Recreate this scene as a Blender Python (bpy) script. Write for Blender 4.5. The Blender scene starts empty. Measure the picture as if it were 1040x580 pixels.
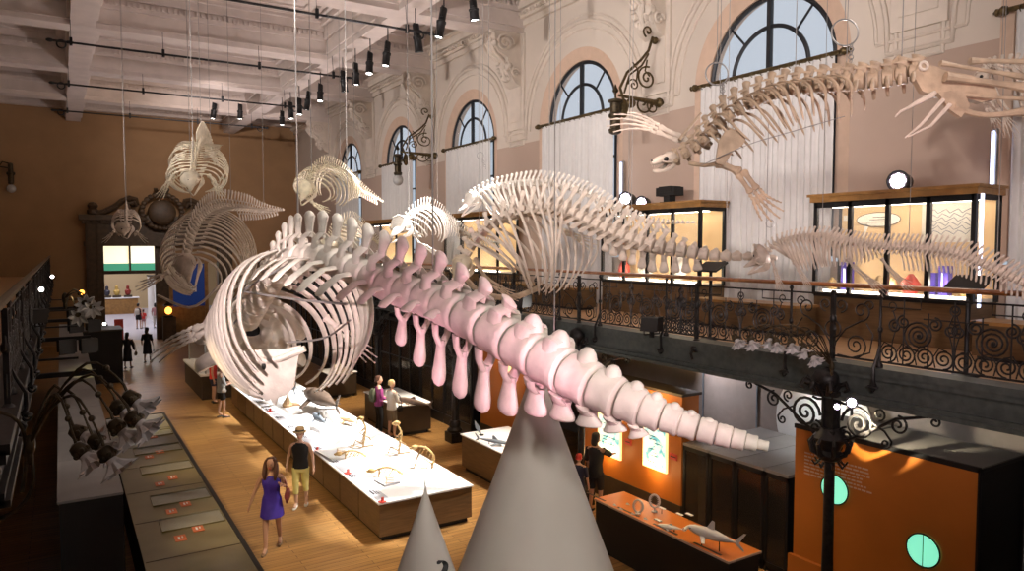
import bpy, math, random
from mathutils import Vector as V, Matrix, noise
random.seed(7)
PI = math.pi
C = bpy.context.scene.collection
# ---------------------------------------------------------------- camera
F_PX, YAW, PITCH, EYE = 736.0, math.radians(31.9), math.radians(3.11), 5.5
CR = V((math.cos(YAW), -math.sin(YAW), 0))
CF = V((math.sin(YAW)*math.cos(PITCH), math.cos(YAW)*math.cos(PITCH), -math.sin(PITCH)))
CU = CR.cross(CF)
CO = V((0, 0, EYE))
def P(px, py, d):
    """world point seen at pixel px,py of the 1040x580 frame at depth d"""
    return CO + d*(CF + CR*((px-520)/F_PX) + CU*((290-py)/F_PX))
def PZ(px, py, z):
    r = P(px, py, 1)-CO
    return CO + r*((z-EYE)/r.z)
def PX(px, py, x):
    r = P(px, py, 1)-CO
    return CO + r*(x/r.x)
def PY(px, py, y):
    r = P(px, py, 1)-CO
    return CO + r*(y/r.y)
cam_d = bpy.data.cameras.new('camera'); cam = bpy.data.objects.new('camera', cam_d); C.objects.link(cam)
cam_d.sensor_width = 36; cam_d.lens = F_PX/1040*36; cam_d.clip_start = .05; cam_d.clip_end = 300
M = Matrix((CR, CU, -CF)).transposed().to_4x4(); M.translation = CO
cam.matrix_world = M
bpy.context.scene.camera = cam

# ---------------------------------------------------------------- materials
MATS = {}
def mat(name, col, rough=.6, metal=0, vary=0, vscale=6, bump=0, bscale=40, emit=None, es=1, col2=None, coat=0, trans=0, alpha=1, spec=None, stretch=None):
    m = bpy.data.materials.new(name); m.use_nodes = True; nt = m.node_tree
    b = nt.nodes['Principled BSDF']; N = nt.nodes.new; L = nt.links.new
    b.inputs['Base Color'].default_value = (*col, 1); b.inputs['Roughness'].default_value = rough
    b.inputs['Metallic'].default_value = metal
    if spec is not None: b.inputs['Specular IOR Level'].default_value = spec
    if coat: b.inputs['Coat Weight'].default_value = coat; b.inputs['Coat Roughness'].default_value = .15
    if trans: b.inputs['Transmission Weight'].default_value = trans
    if alpha < 1: b.inputs['Alpha'].default_value = alpha
    tc = N('ShaderNodeTexCoord'); mp = N('ShaderNodeMapping'); L(tc.outputs['Object'], mp.inputs[0])
    if stretch: mp.inputs['Scale'].default_value = stretch
    if vary or col2:
        n = N('ShaderNodeTexNoise'); n.inputs['Scale'].default_value = vscale; n.inputs['Detail'].default_value = 5
        L(mp.outputs[0], n.inputs['Vector'])
        r = N('ShaderNodeValToRGB'); r.color_ramp.elements[0].position = .35; r.color_ramp.elements[1].position = .68
        c2 = col2 if col2 else tuple(min(1, c*(1+vary)) for c in col)
        c1 = col if col2 else tuple(c*(1-vary) for c in col)
        r.color_ramp.elements[0].color = (*c1, 1); r.color_ramp.elements[1].color = (*c2, 1)
        L(n.outputs[0], r.inputs[0]); L(r.outputs[0], b.inputs['Base Color'])
    if bump:
        n2 = N('ShaderNodeTexNoise'); n2.inputs['Scale'].default_value = bscale; n2.inputs['Detail'].default_value = 4
        L(mp.outputs[0], n2.inputs['Vector'])
        bp = N('ShaderNodeBump'); bp.inputs['Strength'].default_value = bump; bp.inputs['Distance'].default_value = .02
        L(n2.outputs[0], bp.inputs['Height']); L(bp.outputs[0], b.inputs['Normal'])
    if emit:
        b.inputs['Emission Color'].default_value = (*emit, 1); b.inputs['Emission Strength'].default_value = es
    MATS[name] = m
    return m
def srgb(r, g, b):
    f = lambda c: ((c/255+.055)/1.055)**2.4 if c > 10 else c/255/12.92
    return (f(r), f(g), f(b))

# ---------------------------------------------------------------- mesh builder
class MB:
    def __init__(s): s.v = []; s.f = []
    def add(s, vs, fs):
        o = len(s.v); s.v += [V(v) for v in vs]; s.f += [tuple(i+o for i in f) for f in fs]; return s
    def box(s, c, d, rz=0, X=None, Y=None, Z=None):
        X = V(X) if X is not None else V((math.cos(rz), math.sin(rz), 0)); Y = V(Y) if Y is not None else V((-math.sin(rz), math.cos(rz), 0)); Z = V(Z) if Z is not None else V((0, 0, 1))
        c = V(c); vs = []
        for k in (-.5, .5):
            for j in (-.5, .5):
                for i in (-.5, .5): vs.append(c+X*(i*d[0])+Y*(j*d[1])+Z*(k*d[2]))
        return s.add(vs, [(0, 2, 3, 1), (4, 5, 7, 6), (0, 1, 5, 4), (2, 6, 7, 3), (0, 4, 6, 2), (1, 3, 7, 5)])
    def bb(s, a, b):
        a, b = V(a), V(b); return s.box((a+b)/2, (abs(b.x-a.x), abs(b.y-a.y), abs(b.z-a.z)))
    def rings(s, rs, cap=True, closed=True, loop=False):
        o = len(s.v); n = len(rs[0])
        for r in rs: s.v += [V(p) for p in r]
        m = len(rs)
        for i in range(m if loop else m-1):
            for j in range(n if closed else n-1):
                a = o+i*n+j; b = o+i*n+(j+1) % n; c = o+((i+1) % m)*n+(j+1) % n; d = o+((i+1) % m)*n+j
                s.f.append((a, b, c, d))
        if cap and not loop and closed:
            s.f.append(tuple(o+j for j in range(n))[::-1]); s.f.append(tuple(o+(m-1)*n+j for j in range(n)))
        return s
    def sweep(s, pts, ra, rb=None, n=8, hint=None, loop=False, cap=True):
        """elliptic section swept along pts; ra along hint, rb across"""
        pts = [V(p) for p in pts]; m = len(pts)
        if not hasattr(ra, '__len__'): ra = [ra]*m
        if rb is None: rb = ra
        if not hasattr(rb, '__len__'): rb = [rb]*m
        rs = []; A = None
        for i, p in enumerate(pts):
            if loop: t = pts[(i+1) % m]-pts[i-1]
            else: t = pts[min(i+1, m-1)]-pts[max(i-1, 0)]
            if t.length < 1e-9: t = V((0, 0, 1))
            t.normalize()
            if hint is not None: h = V(hint[i]) if isinstance(hint, list) else V(hint)
            elif A is None: h = V((0, 0, 1)) if abs(t.z) < .9 else V((1, 0, 0))
            else: h = A
            a = h-t*h.dot(t)
            if a.length < 1e-4: a = t.orthogonal()
            a.normalize(); A = a; b = t.cross(a)
            rs.append([p+a*(ra[i]*math.cos(2*PI*k/n))+b*(rb[i]*math.sin(2*PI*k/n)) for k in range(n)])
        return s.rings(rs, cap=cap, loop=loop)
    def tube(s, pts, r, n=6, **k): return s.sweep(pts, r, None, n, **k)
    def lathe(s, prof, n=20, o=(0, 0, 0), X=(1, 0, 0), Y=(0, 1, 0), Z=(0, 0, 1), cap=True, rip=0, rn=8):
        o, X, Y, Z = V(o), V(X), V(Y), V(Z); rs = []
        for q, (r, z) in enumerate(prof):
            ring = []
            for k in range(n):
                a = 2*PI*k/n; rr = r*(1+rip*math.cos(rn*a)*q/len(prof)) if rip else r
                ring.append(o+X*(rr*math.cos(a))+Y*(rr*math.sin(a))+Z*z)
            rs.append(ring)
        return s.rings(rs, cap=cap)
    def ell(s, c, r, X=(1, 0, 0), Y=(0, 1, 0), Z=(0, 0, 1), n=10, m=7):
        if not hasattr(r, '__len__'): r = (r, r, r)
        c, X, Y, Z = V(c), V(X), V(Y), V(Z)
        rs = []
        for i in range(m+1):
            a = PI*(i+.02)/(m+.04); rs.append([c+X*(r[0]*math.sin(a)*math.cos(2*PI*k/n))+Y*(r[1]*math.sin(a)*math.sin(2*PI*k/n))+Z*(-r[2]*math.cos(a)) for k in range(n)])
        return s.rings(rs)
    def prism(s, poly, o, A, B, th):
        """2-D outline poly in plane A,B thickened by th along A x B"""
        o, A, B = V(o), V(A), V(B); N = A.cross(B).normalized(); n = len(poly)
        vs = [o+A*p[0]+B*p[1]-N*(th/2) for p in poly]+[o+A*p[0]+B*p[1]+N*(th/2) for p in poly]
        fs = [tuple(range(n))[::-1], tuple(range(n, 2*n))]+[(i, (i+1) % n, n+(i+1) % n, n+i) for i in range(n)]
        return s.add(vs, fs)
    def ring(s, c, R, r, A=(1, 0, 0), B=(0, 0, 1), n=32, m=6):
        c, A, B = V(c), V(A), V(B)
        return s.tube([c+A*(R*math.cos(2*PI*k/n))+B*(R*math.sin(2*PI*k/n)) for k in range(n)], r, m, loop=True, hint=A.cross(B))
    def mesh(s, name, org=(0, 0, 0), smooth=True):
        me = bpy.data.meshes.new(name); org = V(org)
        me.from_pydata([v-org for v in s.v], [], s.f); me.update()
        if smooth:
            for p in me.polygons: p.use_smooth = True
            try: me.set_sharp_from_angle(angle=math.radians(42))
            except Exception: pass
        return me
    def obj(s, name, m, parent=None, org=None, smooth=True):
        if parent is not None and org is None:
            r = parent
            while r.parent: r = r.parent
            org = r.get('_o', (0, 0, 0)); org = V(org)
        me = s.mesh(name, org or (0, 0, 0), smooth); me.materials.append(MATS[m] if isinstance(m, str) else m)
        o = bpy.data.objects.new(name, me); C.objects.link(o); o.parent = parent
        return o
def tag(o, label=None, cat=None, group=None, kind=None):
    if label: o['label'] = label
    if cat: o['category'] = cat
    if group: o['group'] = group
    if kind: o['kind'] = kind
    return o
ORG = []
def thing(name, label, cat, loc=(0, 0, 0), group=None, rz=0):
    o = bpy.data.objects.new(name, None); C.objects.link(o); o.location = V(loc); o.rotation_euler = (0, 0, rz)
    o.empty_display_size = .1; o['_o'] = tuple(V(loc)); ORG.append(o)
    return tag(o, label, cat, group)
def struct(name, mb, m, smooth=False):
    o = mb.obj(name, m, smooth=smooth); o['kind'] = 'structure'; return o
def single(name, mb, m, label, cat, group=None, smooth=True, loc=None):
    o = mb.obj(name, m, org=loc, smooth=smooth)
    if loc is not None: o.location = V(loc)
    return tag(o, label, cat, group)
def copy_tree(o, parent=None):
    c = o.copy(); C.objects.link(c); c.parent = parent
    for ch in list(o.children): copy_tree(ch, c)
    return c
def catmull(pts, n):
    """n+1 points evenly spaced by arc length on a Catmull-Rom curve"""
    pts = [V(p) for p in pts]; q = [2*pts[0]-pts[1]]+pts+[2*pts[-1]-pts[-2]]; d = []
    for i in range(1, len(q)-2):
        for k in range(16):
            t = k/16; a, b, c, e = q[i-1], q[i], q[i+1], q[i+2]
            d.append(.5*((2*b)+(c-a)*t+(2*a-5*b+4*c-e)*t*t+(3*b-a-3*c+e)*t**3))
    d.append(pts[-1]); L = [0]
    for i in range(1, len(d)): L.append(L[-1]+(d[i]-d[i-1]).length)
    out = []; j = 0
    for k in range(n+1):
        s = L[-1]*k/n
        while j < len(d)-2 and L[j+1] < s: j += 1
        w = (s-L[j])/max(1e-9, L[j+1]-L[j]); out.append(d[j].lerp(d[j+1], min(1, max(0, w))))
    return out, L[-1]
def lerp_tab(tab, t):
    if t <= tab[0][0]: return tab[0][1]
    for (a, x), (b, y) in zip(tab, tab[1:]):
        if t <= b: return x+(y-x)*(t-a)/(b-a)
    return tab[-1][1]
def curve(pts, n=8): return catmull(pts, n)[0]
def ordinal(i): return ['nearest', 'second', 'third', 'fourth', 'fifth', 'sixth', 'seventh', 'eighth', 'ninth', 'tenth', 'eleventh', 'twelfth', 'thirteenth', 'fourteenth', 'fifteenth', 'sixteenth', 'seventeenth', 'eighteenth'][i]

mat('ivory_bone', (.80, .74, .66), .55, vary=.12, vscale=5, bump=.25, bscale=25)
mat('cream_bone', (.74, .66, .50), .55, vary=.14, vscale=8, bump=.2, bscale=30)
mat('aged_bone', (.50, .42, .34), .6, vary=.18, vscale=6, bump=.25, bscale=30)
mat('tan_bone', (.48, .36, .25), .5, vary=.22, vscale=7, bump=.25, bscale=30)
mat('rose_bone', (.62, .53, .44), .55, vary=.14, vscale=8)
mat('iron', (.030, .028, .028), .45, .6, vary=.3, vscale=12)
mat('green_iron', (.085, .10, .095), .5, .4, vary=.2, vscale=9)
mat('black_metal', (.014, .014, .015), .45, .3)
mat('black_matte', (.012, .011, .010), .7)
mat('steel_wire', (.36, .35, .34), .45, .5)
mat('cable', (.30, .28, .26), .7)
mat('bronze', (.13, .095, .045), .4, .8, vary=.3, vscale=14)
mat('dark_bronze', (.06, .045, .025), .45, .7, vary=.3, vscale=14)
mat('handrail_wood', (.30, .11, .035), .3, vary=.25, vscale=10, coat=.5)
mat('plinth_wood', (.15, .085, .035), .5, vary=.18, vscale=3, stretch=(1, 1, 12))
mat('dark_plinth', (.052, .034, .020), .5, vary=.15, vscale=3)
mat('oak_trim', (.33, .17, .05), .4, vary=.2, vscale=5)
mat('white_top', (.86, .86, .86), .35, vary=.02)
mat('orange_paint', (.50, .155, .018), .55, vary=.05, vscale=2)
mat('orange_lam', (.72, .21, .03), .28, vary=.06, vscale=3)
mat('cone_white', (.60, .56, .50), .6, vary=.03, vscale=1.5, bump=.03, bscale=6)
mat('ink', (.008, .008, .008), .5)
mat('curtain', (.66, .64, .62), .8, vary=.03)
mat('grey_top', (.25, .235, .22), .5, vary=.08, vscale=2)
mat('glass', (.9, .95, .95), .02, alpha=.10, spec=.5)
mat('dark_glass', (.035, .028, .022), .15, alpha=.7, spec=.6)
mat('lamp_glass', (.58, .57, .56), .25, alpha=.92)
mat('lens_glow', (1, 1, 1), .3, emit=(1, .93, .84), es=14)
mat('violet_glow', (1, 1, 1), .3, emit=(.86, .72, 1), es=22)
mat('fire_glow', (1, .4, .05), .3, emit=(1, .36, .05), es=5)
mat('mint_glow', (.3, .9, .6), .3, emit=(.22, .84, .56), es=.95, col2=None)
mat('white_print', (.82, .82, .80), .5)
mat('model_white', (.72, .70, .68), .4)
mat('ceramic_white', (.82, .80, .76), .35)
# ================================================================ THE ROOM
X0, X1, Y0, Y1, ZC, ZB = -4.2, 13.0, -7.0, 47.2, 13.8, 12.4
XB, XL = 9.3, -.5          # fronts of the two balconies
ZF = 3.85                  # balcony floor
def floor_material():
    m = bpy.data.materials.new('parquet'); m.use_nodes = True; nt = m.node_tree; N = nt.nodes.new; L = nt.links.new
    b = nt.nodes['Principled BSDF']; tc = N('ShaderNodeTexCoord')
    br = N('ShaderNodeTexBrick'); br.inputs['Scale'].default_value = 1; br.inputs['Brick Width'].default_value = 1.7; br.inputs['Row Height'].default_value = .13
    br.inputs['Mortar Size'].default_value = .006; br.inputs['Color1'].default_value = (.36, .19, .062, 1); br.inputs['Color2'].default_value = (.46, .26, .09, 1)
    br.inputs['Mortar'].default_value = (.13, .06, .018, 1); br.offset = .37; br.inputs['Bias'].default_value = -.1
    L(tc.outputs['Object'], br.inputs['Vector'])
    mp = N('ShaderNodeMapping'); mp.inputs['Scale'].default_value = (.6, 9, 1); L(tc.outputs['Object'], mp.inputs[0])
    n = N('ShaderNodeTexNoise'); n.inputs['Scale'].default_value = 1.6; n.inputs['Detail'].default_value = 6; L(mp.outputs[0], n.inputs['Vector'])
    mx = N('ShaderNodeMix'); mx.data_type = 'RGBA'; mx.blend_type = 'MULTIPLY'; mx.inputs['Factor'].default_value = .75
    r = N('ShaderNodeValToRGB'); r.color_ramp.elements[0].color = (.55, .5, .45, 1); r.color_ramp.elements[1].color = (1.2, 1.15, 1.1, 1); r.color_ramp.elements[0].position = .3; r.color_ramp.elements[1].position = .7
    L(n.outputs[0], r.inputs[0]); L(br.outputs['Color'], mx.inputs['A']); L(r.outputs[0], mx.inputs['B']); L(mx.outputs['Result'], b.inputs['Base Color'])
    b.inputs['Roughness'].default_value = .33; b.inputs['Specular IOR Level'].default_value = .4
    bp = N('ShaderNodeBump'); bp.inputs['Strength'].default_value = .25; bp.inputs['Distance'].default_value = .01; L(br.outputs['Fac'], bp.inputs['Height']); bp.invert = True; L(bp.outputs[0], b.inputs['Normal'])
    MATS['parquet'] = m
floor_material()
def wall_material(name, low, high, zs, sc=1.2):
    m = bpy.data.materials.new(name); m.use_nodes = True; nt = m.node_tree; N = nt.nodes.new; L = nt.links.new
    b = nt.nodes['Principled BSDF']; tc = N('ShaderNodeTexCoord'); sp = N('ShaderNodeSeparateXYZ'); L(tc.outputs['Object'], sp.inputs[0])
    g = N('ShaderNodeMath'); g.operation = 'GREATER_THAN'; g.inputs[1].default_value = zs; L(sp.outputs['Z'], g.inputs[0])
    mx = N('ShaderNodeMix'); mx.data_type = 'RGBA'; mx.inputs['A'].default_value = (*low, 1); mx.inputs['B'].default_value = (*high, 1); L(g.outputs[0], mx.inputs['Factor'])
    n = N('ShaderNodeTexNoise'); n.inputs['Scale'].default_value = sc; n.inputs['Detail'].default_value = 6; L(tc.outputs['Object'], n.inputs['Vector'])
    r = N('ShaderNodeValToRGB'); r.color_ramp.elements[0].color = (.9, .9, .9, 1); r.color_ramp.elements[1].color = (1, 1, 1, 1); L(n.outputs[0], r.inputs[0])
    m2 = N('ShaderNodeMix'); m2.data_type = 'RGBA'; m2.blend_type = 'MULTIPLY'; m2.inputs['Factor'].default_value = 1
    L(mx.outputs['Result'], m2.inputs['A']); L(r.outputs[0], m2.inputs['B']); L(m2.outputs['Result'], b.inputs['Base Color']); b.inputs['Roughness'].default_value = .8
    MATS[name] = m
wall_material('wall_paint', (.50, .375, .30), (.66, .575, .49), 8.86)
mat('stucco', (.66, .575, .49), .75, vary=.05, vscale=3, bump=.15, bscale=18)
mat('ceiling_paint', (.62, .54, .49), .8, vary=.06, vscale=2)
mat('peach_paint', (.60, .43, .32), .75, vary=.04)
mat('back_wall_paint', (.36, .215, .105), .8, vary=.06, vscale=1)
mat('portal_wood', (.075, .045, .022), .5, vary=.25, vscale=5)
mat('lower_wall', (.30, .26, .24), .8, vary=.05)
mat('window_metal', (.010, .011, .014), .5)
mat('pane_glass', (.95, .97, 1), .03, alpha=.12)
mat('balcony_floor', (.50, .30, .14), .4, vary=.1)
mat('lobby_wall', (.55, .42, .24), .7)
mat('lobby_floor', (.55, .55, .62), .25)

struct('floor', MB().bb((X0, Y0, -.2), (X1, Y1+.4, 0)), 'parquet')
struct('wall_left', MB().bb((X0-.3, Y0, -.2), (X0, Y1+.4, ZC)), 'wall_paint')
struct('wall_front', MB().bb((X0, Y0-.3, -.2), (X1+.3, Y0, ZC)), 'wall_paint')
# ---- ceiling: slab, beams, coffers, dentils
struct('ceiling', MB().bb((X0, Y0, ZC), (X1+.3, Y1+.4, ZC+.3)), 'ceiling_paint')
YBEAM = [13.9+6.65*k for k in range(-3, 5)]
XBEAM = [(.45, 1.15), (8.62, 9.28)]
for i, y in enumerate(YBEAM+[Y1-.35]):
    mb = MB(); hw = .55 if i < len(YBEAM) else .35
    ZB_ = ZB; ZB = ZB if i < len(YBEAM) else 13.0
    mb.bb((X0, y-hw+.14, ZB), (X1, y+hw-.14, ZC)); mb.bb((X0, y-hw+.05, ZB+.16), (X1, y+hw-.05, ZC)); mb.bb((X0, y-hw-.05, ZB+.62), (X1, y+hw+.05, ZC)); mb.bb((X0, y-hw-.16, min(ZC-.02, ZB+.95)), (X1, y+hw+.16, ZC)); mb.bb((X0, y-hw-.34, min(ZC-.01, ZB+1.2)), (X1, y+hw+.34, ZC))
    struct('trim_%d' % (i+1), mb, 'ceiling_paint'); ZB = ZB_
for i, (a, b) in enumerate(XBEAM):
    mb = MB(); mb.bb((a, Y0, ZB+.004), (b, Y1, ZC)); mb.bb((a-.08, Y0, ZB+.2), (b+.08, Y1, ZC)); mb.bb((a-.2, Y0, ZB+.66), (b+.2, Y1, ZC)); mb.bb((a-.36, Y0, ZB+1.1), (b+.36, Y1, ZC))
    struct('trim_%d' % (20+i), mb, 'ceiling_paint')
xs = [X0, .12, .78, 8.62, 9.28, X1]
cof = 30
for (a, b) in ((X0, .45), (1.15, 8.62), (9.28, X1)):
    for ya, yb in zip(YBEAM, YBEAM[1:]+[Y1-.35]):
        mb = MB(); ya2, yb2 = ya+.85, yb-.85; a2, b2 = a+.4, b-.4
        for ins, z, w in ((0, ZC-.10, .12), (.35, ZC-.14, .07), (.75, ZC-.07, .05)):
            A, B, U, W = a2+ins, b2-ins, ya2+ins, yb2-ins
            if B-A < .5: continue
            mb.bb((A, U, z), (B, U+w, ZC)); mb.bb((A, W-w, z), (B, W, ZC)); mb.bb((A, U, z), (A+w, W, ZC)); mb.bb((B-w, U, z), (B, W, ZC))
        # dentils on the faces of the cross beams
        n = int((b-a-.4)/.17)
        for k in range(n):
            x = a+.25+k*.17
            for yy in (ya+.60+.02, yb-.60-.02): mb.box((x, yy, ZB+.82), (.09, .12, .13))
        # ribs across the field of the middle coffers
        if b-a > 5:
            for k in range(1, 8): mb.bb((a2+.8+k*.78, ya2+.9, ZC-.05), (a2+.84+k*.78, yb2-.9, ZC))
        struct('trim_%d' % cof, mb, 'ceiling_paint'); cof += 1
# ---- right wall with arched windows
YW = [10.58+6.65*k for k in range(-2, 5)]   # window centres
RW, ZS, ZL = 2.02, 9.25, 5.2
def right_wall():
    mb = MB(); x = X1
    def quad(y0, z0, y1, z1): mb.add([(x, y0, z0), (x, y1, z0), (x, y1, z1), (x, y0, z1)], [(0, 1, 2, 3)])
    quad(Y0, -.2, Y1+.4, ZL)
    edge = Y0
    for yc in YW:
        quad(edge, ZL, yc-3.3, ZC) if yc-3.3 > edge else None
        quad(yc-3.3, ZL, yc-RW, ZS); quad(yc+RW, ZL, yc+3.3, ZS)
        n = 32; a = []; o = []
        for k in range(n+1):
            t = PI*k/n; c, s = math.cos(t), math.sin(t)
            a.append((x, yc+RW*c, ZS+RW*s)); q = min(3.3/max(1e-6, abs(c)), (ZC-ZS)/max(1e-6, s)); o.append((x, yc+q*c, ZS+q*s))
        for k in range(n): mb.add([a[k], a[k+1], o[k+1], o[k]], [(0, 1, 2, 3)])
        edge = yc+3.3
    quad(edge, ZL, Y1+.4, ZC)
    # corner triangles of the fans
    for yc in YW:
        n = 32
        for k in range(n):
            p = []
            for t in (PI*k/n, PI*(k+1)/n):
                c, s = math.cos(t), math.sin(t); q = min(3.3/max(1e-6, abs(c)), (ZC-ZS)/max(1e-6, s)); p.append((yc+q*c, ZS+q*s))
            if abs(abs(p[0][0]-yc)-3.3) > 1e-3 or abs(p[1][1]-ZC) > 1e-3 or abs(p[1][0]-p[0][0]) < 1e-6: 
                if not (abs(p[0][1]-ZC) < 1e-3 and abs(abs(p[1][0]-yc)-3.3) < 1e-3 and abs(p[1][1]-ZC) > 1e-3): continue
            sg = 1 if p[0][0] > yc else -1
            mb.add([(x, *p[0]), (x, *p[1]), (x, yc+sg*3.3, ZC)], [(0, 1, 2)])
    return mb
struct('wall_right', right_wall(), 'wall_paint')
for i, yc in enumerate(YW):
    if i == 0: continue
    # splayed peach reveal
    mb = MB(); n = 32; r2 = 1.64
    def ring(x, r, zl): return [(x, yc+r, zl)]+[(x, yc+r*math.cos(PI*k/n), ZS+r*math.sin(PI*k/n)) for k in range(n+1)]+[(x, yc-r, zl)]
    mb.rings([ring(X1, RW, ZL), ring(X1+.10, r2+.02, ZL+.1), ring(X1+.4, r2+.02, ZL+.1)], cap=False, closed=False)
    w = struct('window_%d' % i, mb, 'peach_paint', smooth=True)
    fx = X1+.15
    fr = MB()
    arc = lambda r, m=28: [(fx, yc+r*math.cos(PI*k/m), ZS+r*math.sin(PI*k/m)) for k in range(m+1)]
    fr.sweep(arc(1.60), .05, .055, 6, hint=(1, 0, 0)); fr.sweep(arc(.98), .035, .05, 6, hint=(1, 0, 0))
    fr.bb((fx-.05, yc-.05, ZL+.1), (fx+.05, yc+.05, ZS+1.6))
    for a in (48, 132):
        t = math.radians(a); fr.tube([(fx, yc+.98*math.cos(t), ZS+.98*math.sin(t)), (fx, yc+1.6*math.cos(t), ZS+1.6*math.sin(t))], .028, 6)
    for s in (1, -1): fr.bb((fx-.05, yc+s*1.6-.05, ZL+.1), (fx+.05, yc+s*1.6+.05, ZS)); fr.bb((fx-.03, yc+s*.98-.03, ZL+.1), (fx+.03, yc+s*.98+.03, ZS))
    for z in (ZL+.15, 6.6, 8.0, ZS-.02): fr.bb((fx-.04, yc-1.6, z-.03), (fx+.04, yc+1.6, z+.03))
    fo = fr.obj('window_frame', 'window_metal', w); fo['kind'] = 'structure'
    g = MB().add([(fx+.02, yc+1.6*math.cos(PI*k/24), ZS+1.6*math.sin(PI*k/24)) for k in range(25)]+[(fx+.02, yc-1.6, ZL+.1), (fx+.02, yc+1.6, ZL+.1)], [tuple(range(27))])
    go = g.obj('pane', 'pane_glass', w); go['kind'] = 'structure'
# arch mouldings and panel mouldings
ti = 60
mb = MB()
for off, r, rr in ((0, .075, .05), (.22, .04, .035), (-.16, .045, .04)):
    pts = []
    for yc in YW:
        R = 2.75-off; zb = 9.0+off
        pts += [(yc-3.3+.0, zb), (yc-R, zb), (yc-R, ZS)]+[(yc-R*math.cos(PI*k/28), ZS+R*math.sin(PI*k/28)) for k in range(1, 28)]+[(yc+R, ZS), (yc+R, zb), (yc+3.3, zb)]
    mb.sweep([(X1-.015, y, z) for y, z in pts], r, rr, 6, hint=(1, 0, 0))
struct('trim_60', mb, 'stucco', smooth=True)
# pilaster panels between the windows and cornice along the wall
mb = MB()
for y in YBEAM: mb.bb((X1-.07, y-.5, 9.35), (X1+.01, y+.5, ZB)); mb.bb((X1-.10, y-.35, 9.6), (X1, y+.35, ZB))
struct('trim_61', mb, 'stucco')
mb = MB()
for (w, z0, z1) in ((.10, 12.62, ZC), (.22, 12.8, ZC), (.36, 13.05, ZC), (.6, 13.3, ZC)):
    mb.bb((X1-w, Y0, z0), (X1, Y1, z1))
for k in range(300): mb.box((X1-.26, Y0+.3+k*.18, 12.93), (.12, .09, .1))
struct('trim_62', mb, 'stucco')
# corbels
def corbel(name, y, lab):
    t = thing(name, lab, 'corbel', (X1-.1, y, 11.6), 'carved corbels under the ceiling beams')
    b = MB(); x = X1-.1
    prof = [(0, 12.4), (1.0, 12.4), (1.02, 12.2), (.98, 11.95), (.8, 11.72), (.5, 11.6), (.42, 11.35), (.36, 11.05), (.2, 10.8), (0, 10.72)]
    b.rings([[(x-p, y+s*.34, z) for p, z in prof] for s in (-1, 1)])
    b.obj('bracket_body', 'stucco', t)
    for s in (-1, 1):
        b = MB(); sp = [(x-.58+.34*(1-k/34)*math.cos(k*.42), y+s*.36, 12.02+.30*(1-k/34)*math.sin(k*.42)) for k in range(32)]
        b.tube(sp, .05, 6); b.obj('volute', 'stucco', t)
        b = MB(); sp = [(x-.2+.17*(1-k/24)*math.cos(k*.45), y+s*.36, 11.12+.17*(1-k/24)*math.sin(k*.45)) for k in range(22)]
        b.tube(sp, .035, 6); b.obj('volute', 'stucco', t)
    b = MB(); rnd = random.Random(3)
    for k in range(44):
        q = rnd.random(); px_, pz_ = [(1.0, 12.25), (.92, 11.85), (.55, 11.62), (.42, 11.3), (.33, 11.0)][k % 5]
        b.ell((x-px_+rnd.uniform(-.06, .06), y+rnd.uniform(-.33, .33), pz_+rnd.uniform(-.14, .14)), (.06+.06*rnd.random(), .05+.07*rnd.random(), .08+.06*rnd.random()), n=7, m=5)
    for s in (-.2, 0, .2): b.tube([(x-1.0, y+s, 12.15), (x-1.06, y+s, 12.0), (x-.86, y+s*.9, 11.72), (x-.52, y+s*.6, 11.5), (x-.44, y, 11.15), (x-.3, y, 10.85)], [.05, .09, .08, .07, .06, .02], 7)
    b.obj('acanthus_leaf', 'stucco', t)
vis = [y for y in YBEAM if y > 12]
for i, y in enumerate(vis): corbel('corbel', y, ['carved plaster corbel between the big near window and the scroll bracket', 'carved plaster corbel between the second and third arched windows', 'carved plaster corbel between the third and fourth arched windows', 'carved plaster corbel between the two farthest arched windows', 'carved plaster corbel past the farthest window near the brown wall'][i])
# curtains and rods
for i, yc in enumerate(YW):
    if i == 0: continue
    where = ['', 'at the right edge of the photo', 'of the nearest fully seen window', 'of the window with the wall lantern', 'of the third window from the near end', 'of the fourth window from the near end', 'of the farthest window'][i]
    t = thing('curtain', 'white sheer curtain on the rod '+where, 'curtain', (X1-.16, yc, ZS), 'white curtains over the windows')
    b = MB(); n = 150; cols = []
    for k in range(n+1):
        y = yc-1.74+3.48*k/n; d = .035*math.sin(k*.92)+.02*math.sin(k*.41+i)
        cols.append((y, d))
    rows = []
    for z, s in ((ZF+.02, 1.2), (5.5, 1), (7.5, .9), (9.0, .8), (ZS-.02, .5)): rows.append([(X1-.10+d*s, y, z) for y, d in cols])
    m_ = n+1; vs = [p for r in rows for p in r]; fs = [(a*m_+k, a*m_+k+1, (a+1)*m_+k+1, (a+1)*m_+k) for a in range(4) for k in range(n)]
    b.add(vs, fs); b.obj('curtain_fabric', 'curtain', t)
    b = MB(); b.tube([(X1-.1, yc-1.85, ZS), (X1-.1, yc+1.85, ZS)], .045, 8)
    for s in (1, -1): b.lathe([(.02, 0), (.07, .03), (.085, .09), (.05, .15), (.06, .19), (.01, .24)], 10, (X1-.1, yc+s*1.85, ZS), (1, 0, 0), (0, 0, 1), (0, s, 0)); b.tube([(X1-.1, yc+s*1.7, ZS), (X1, yc+s*1.7, ZS)], .03, 6)
    b.obj('curtain_rod', 'bronze', t)
    for k in range(15): MB().ring((X1-.1, yc-1.68+k*.24, ZS-.02), .058, .01, A=(1, 0, 0), B=(0, 0, 1), n=12, m=4).obj('curtain_ring', 'bronze', t)

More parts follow.
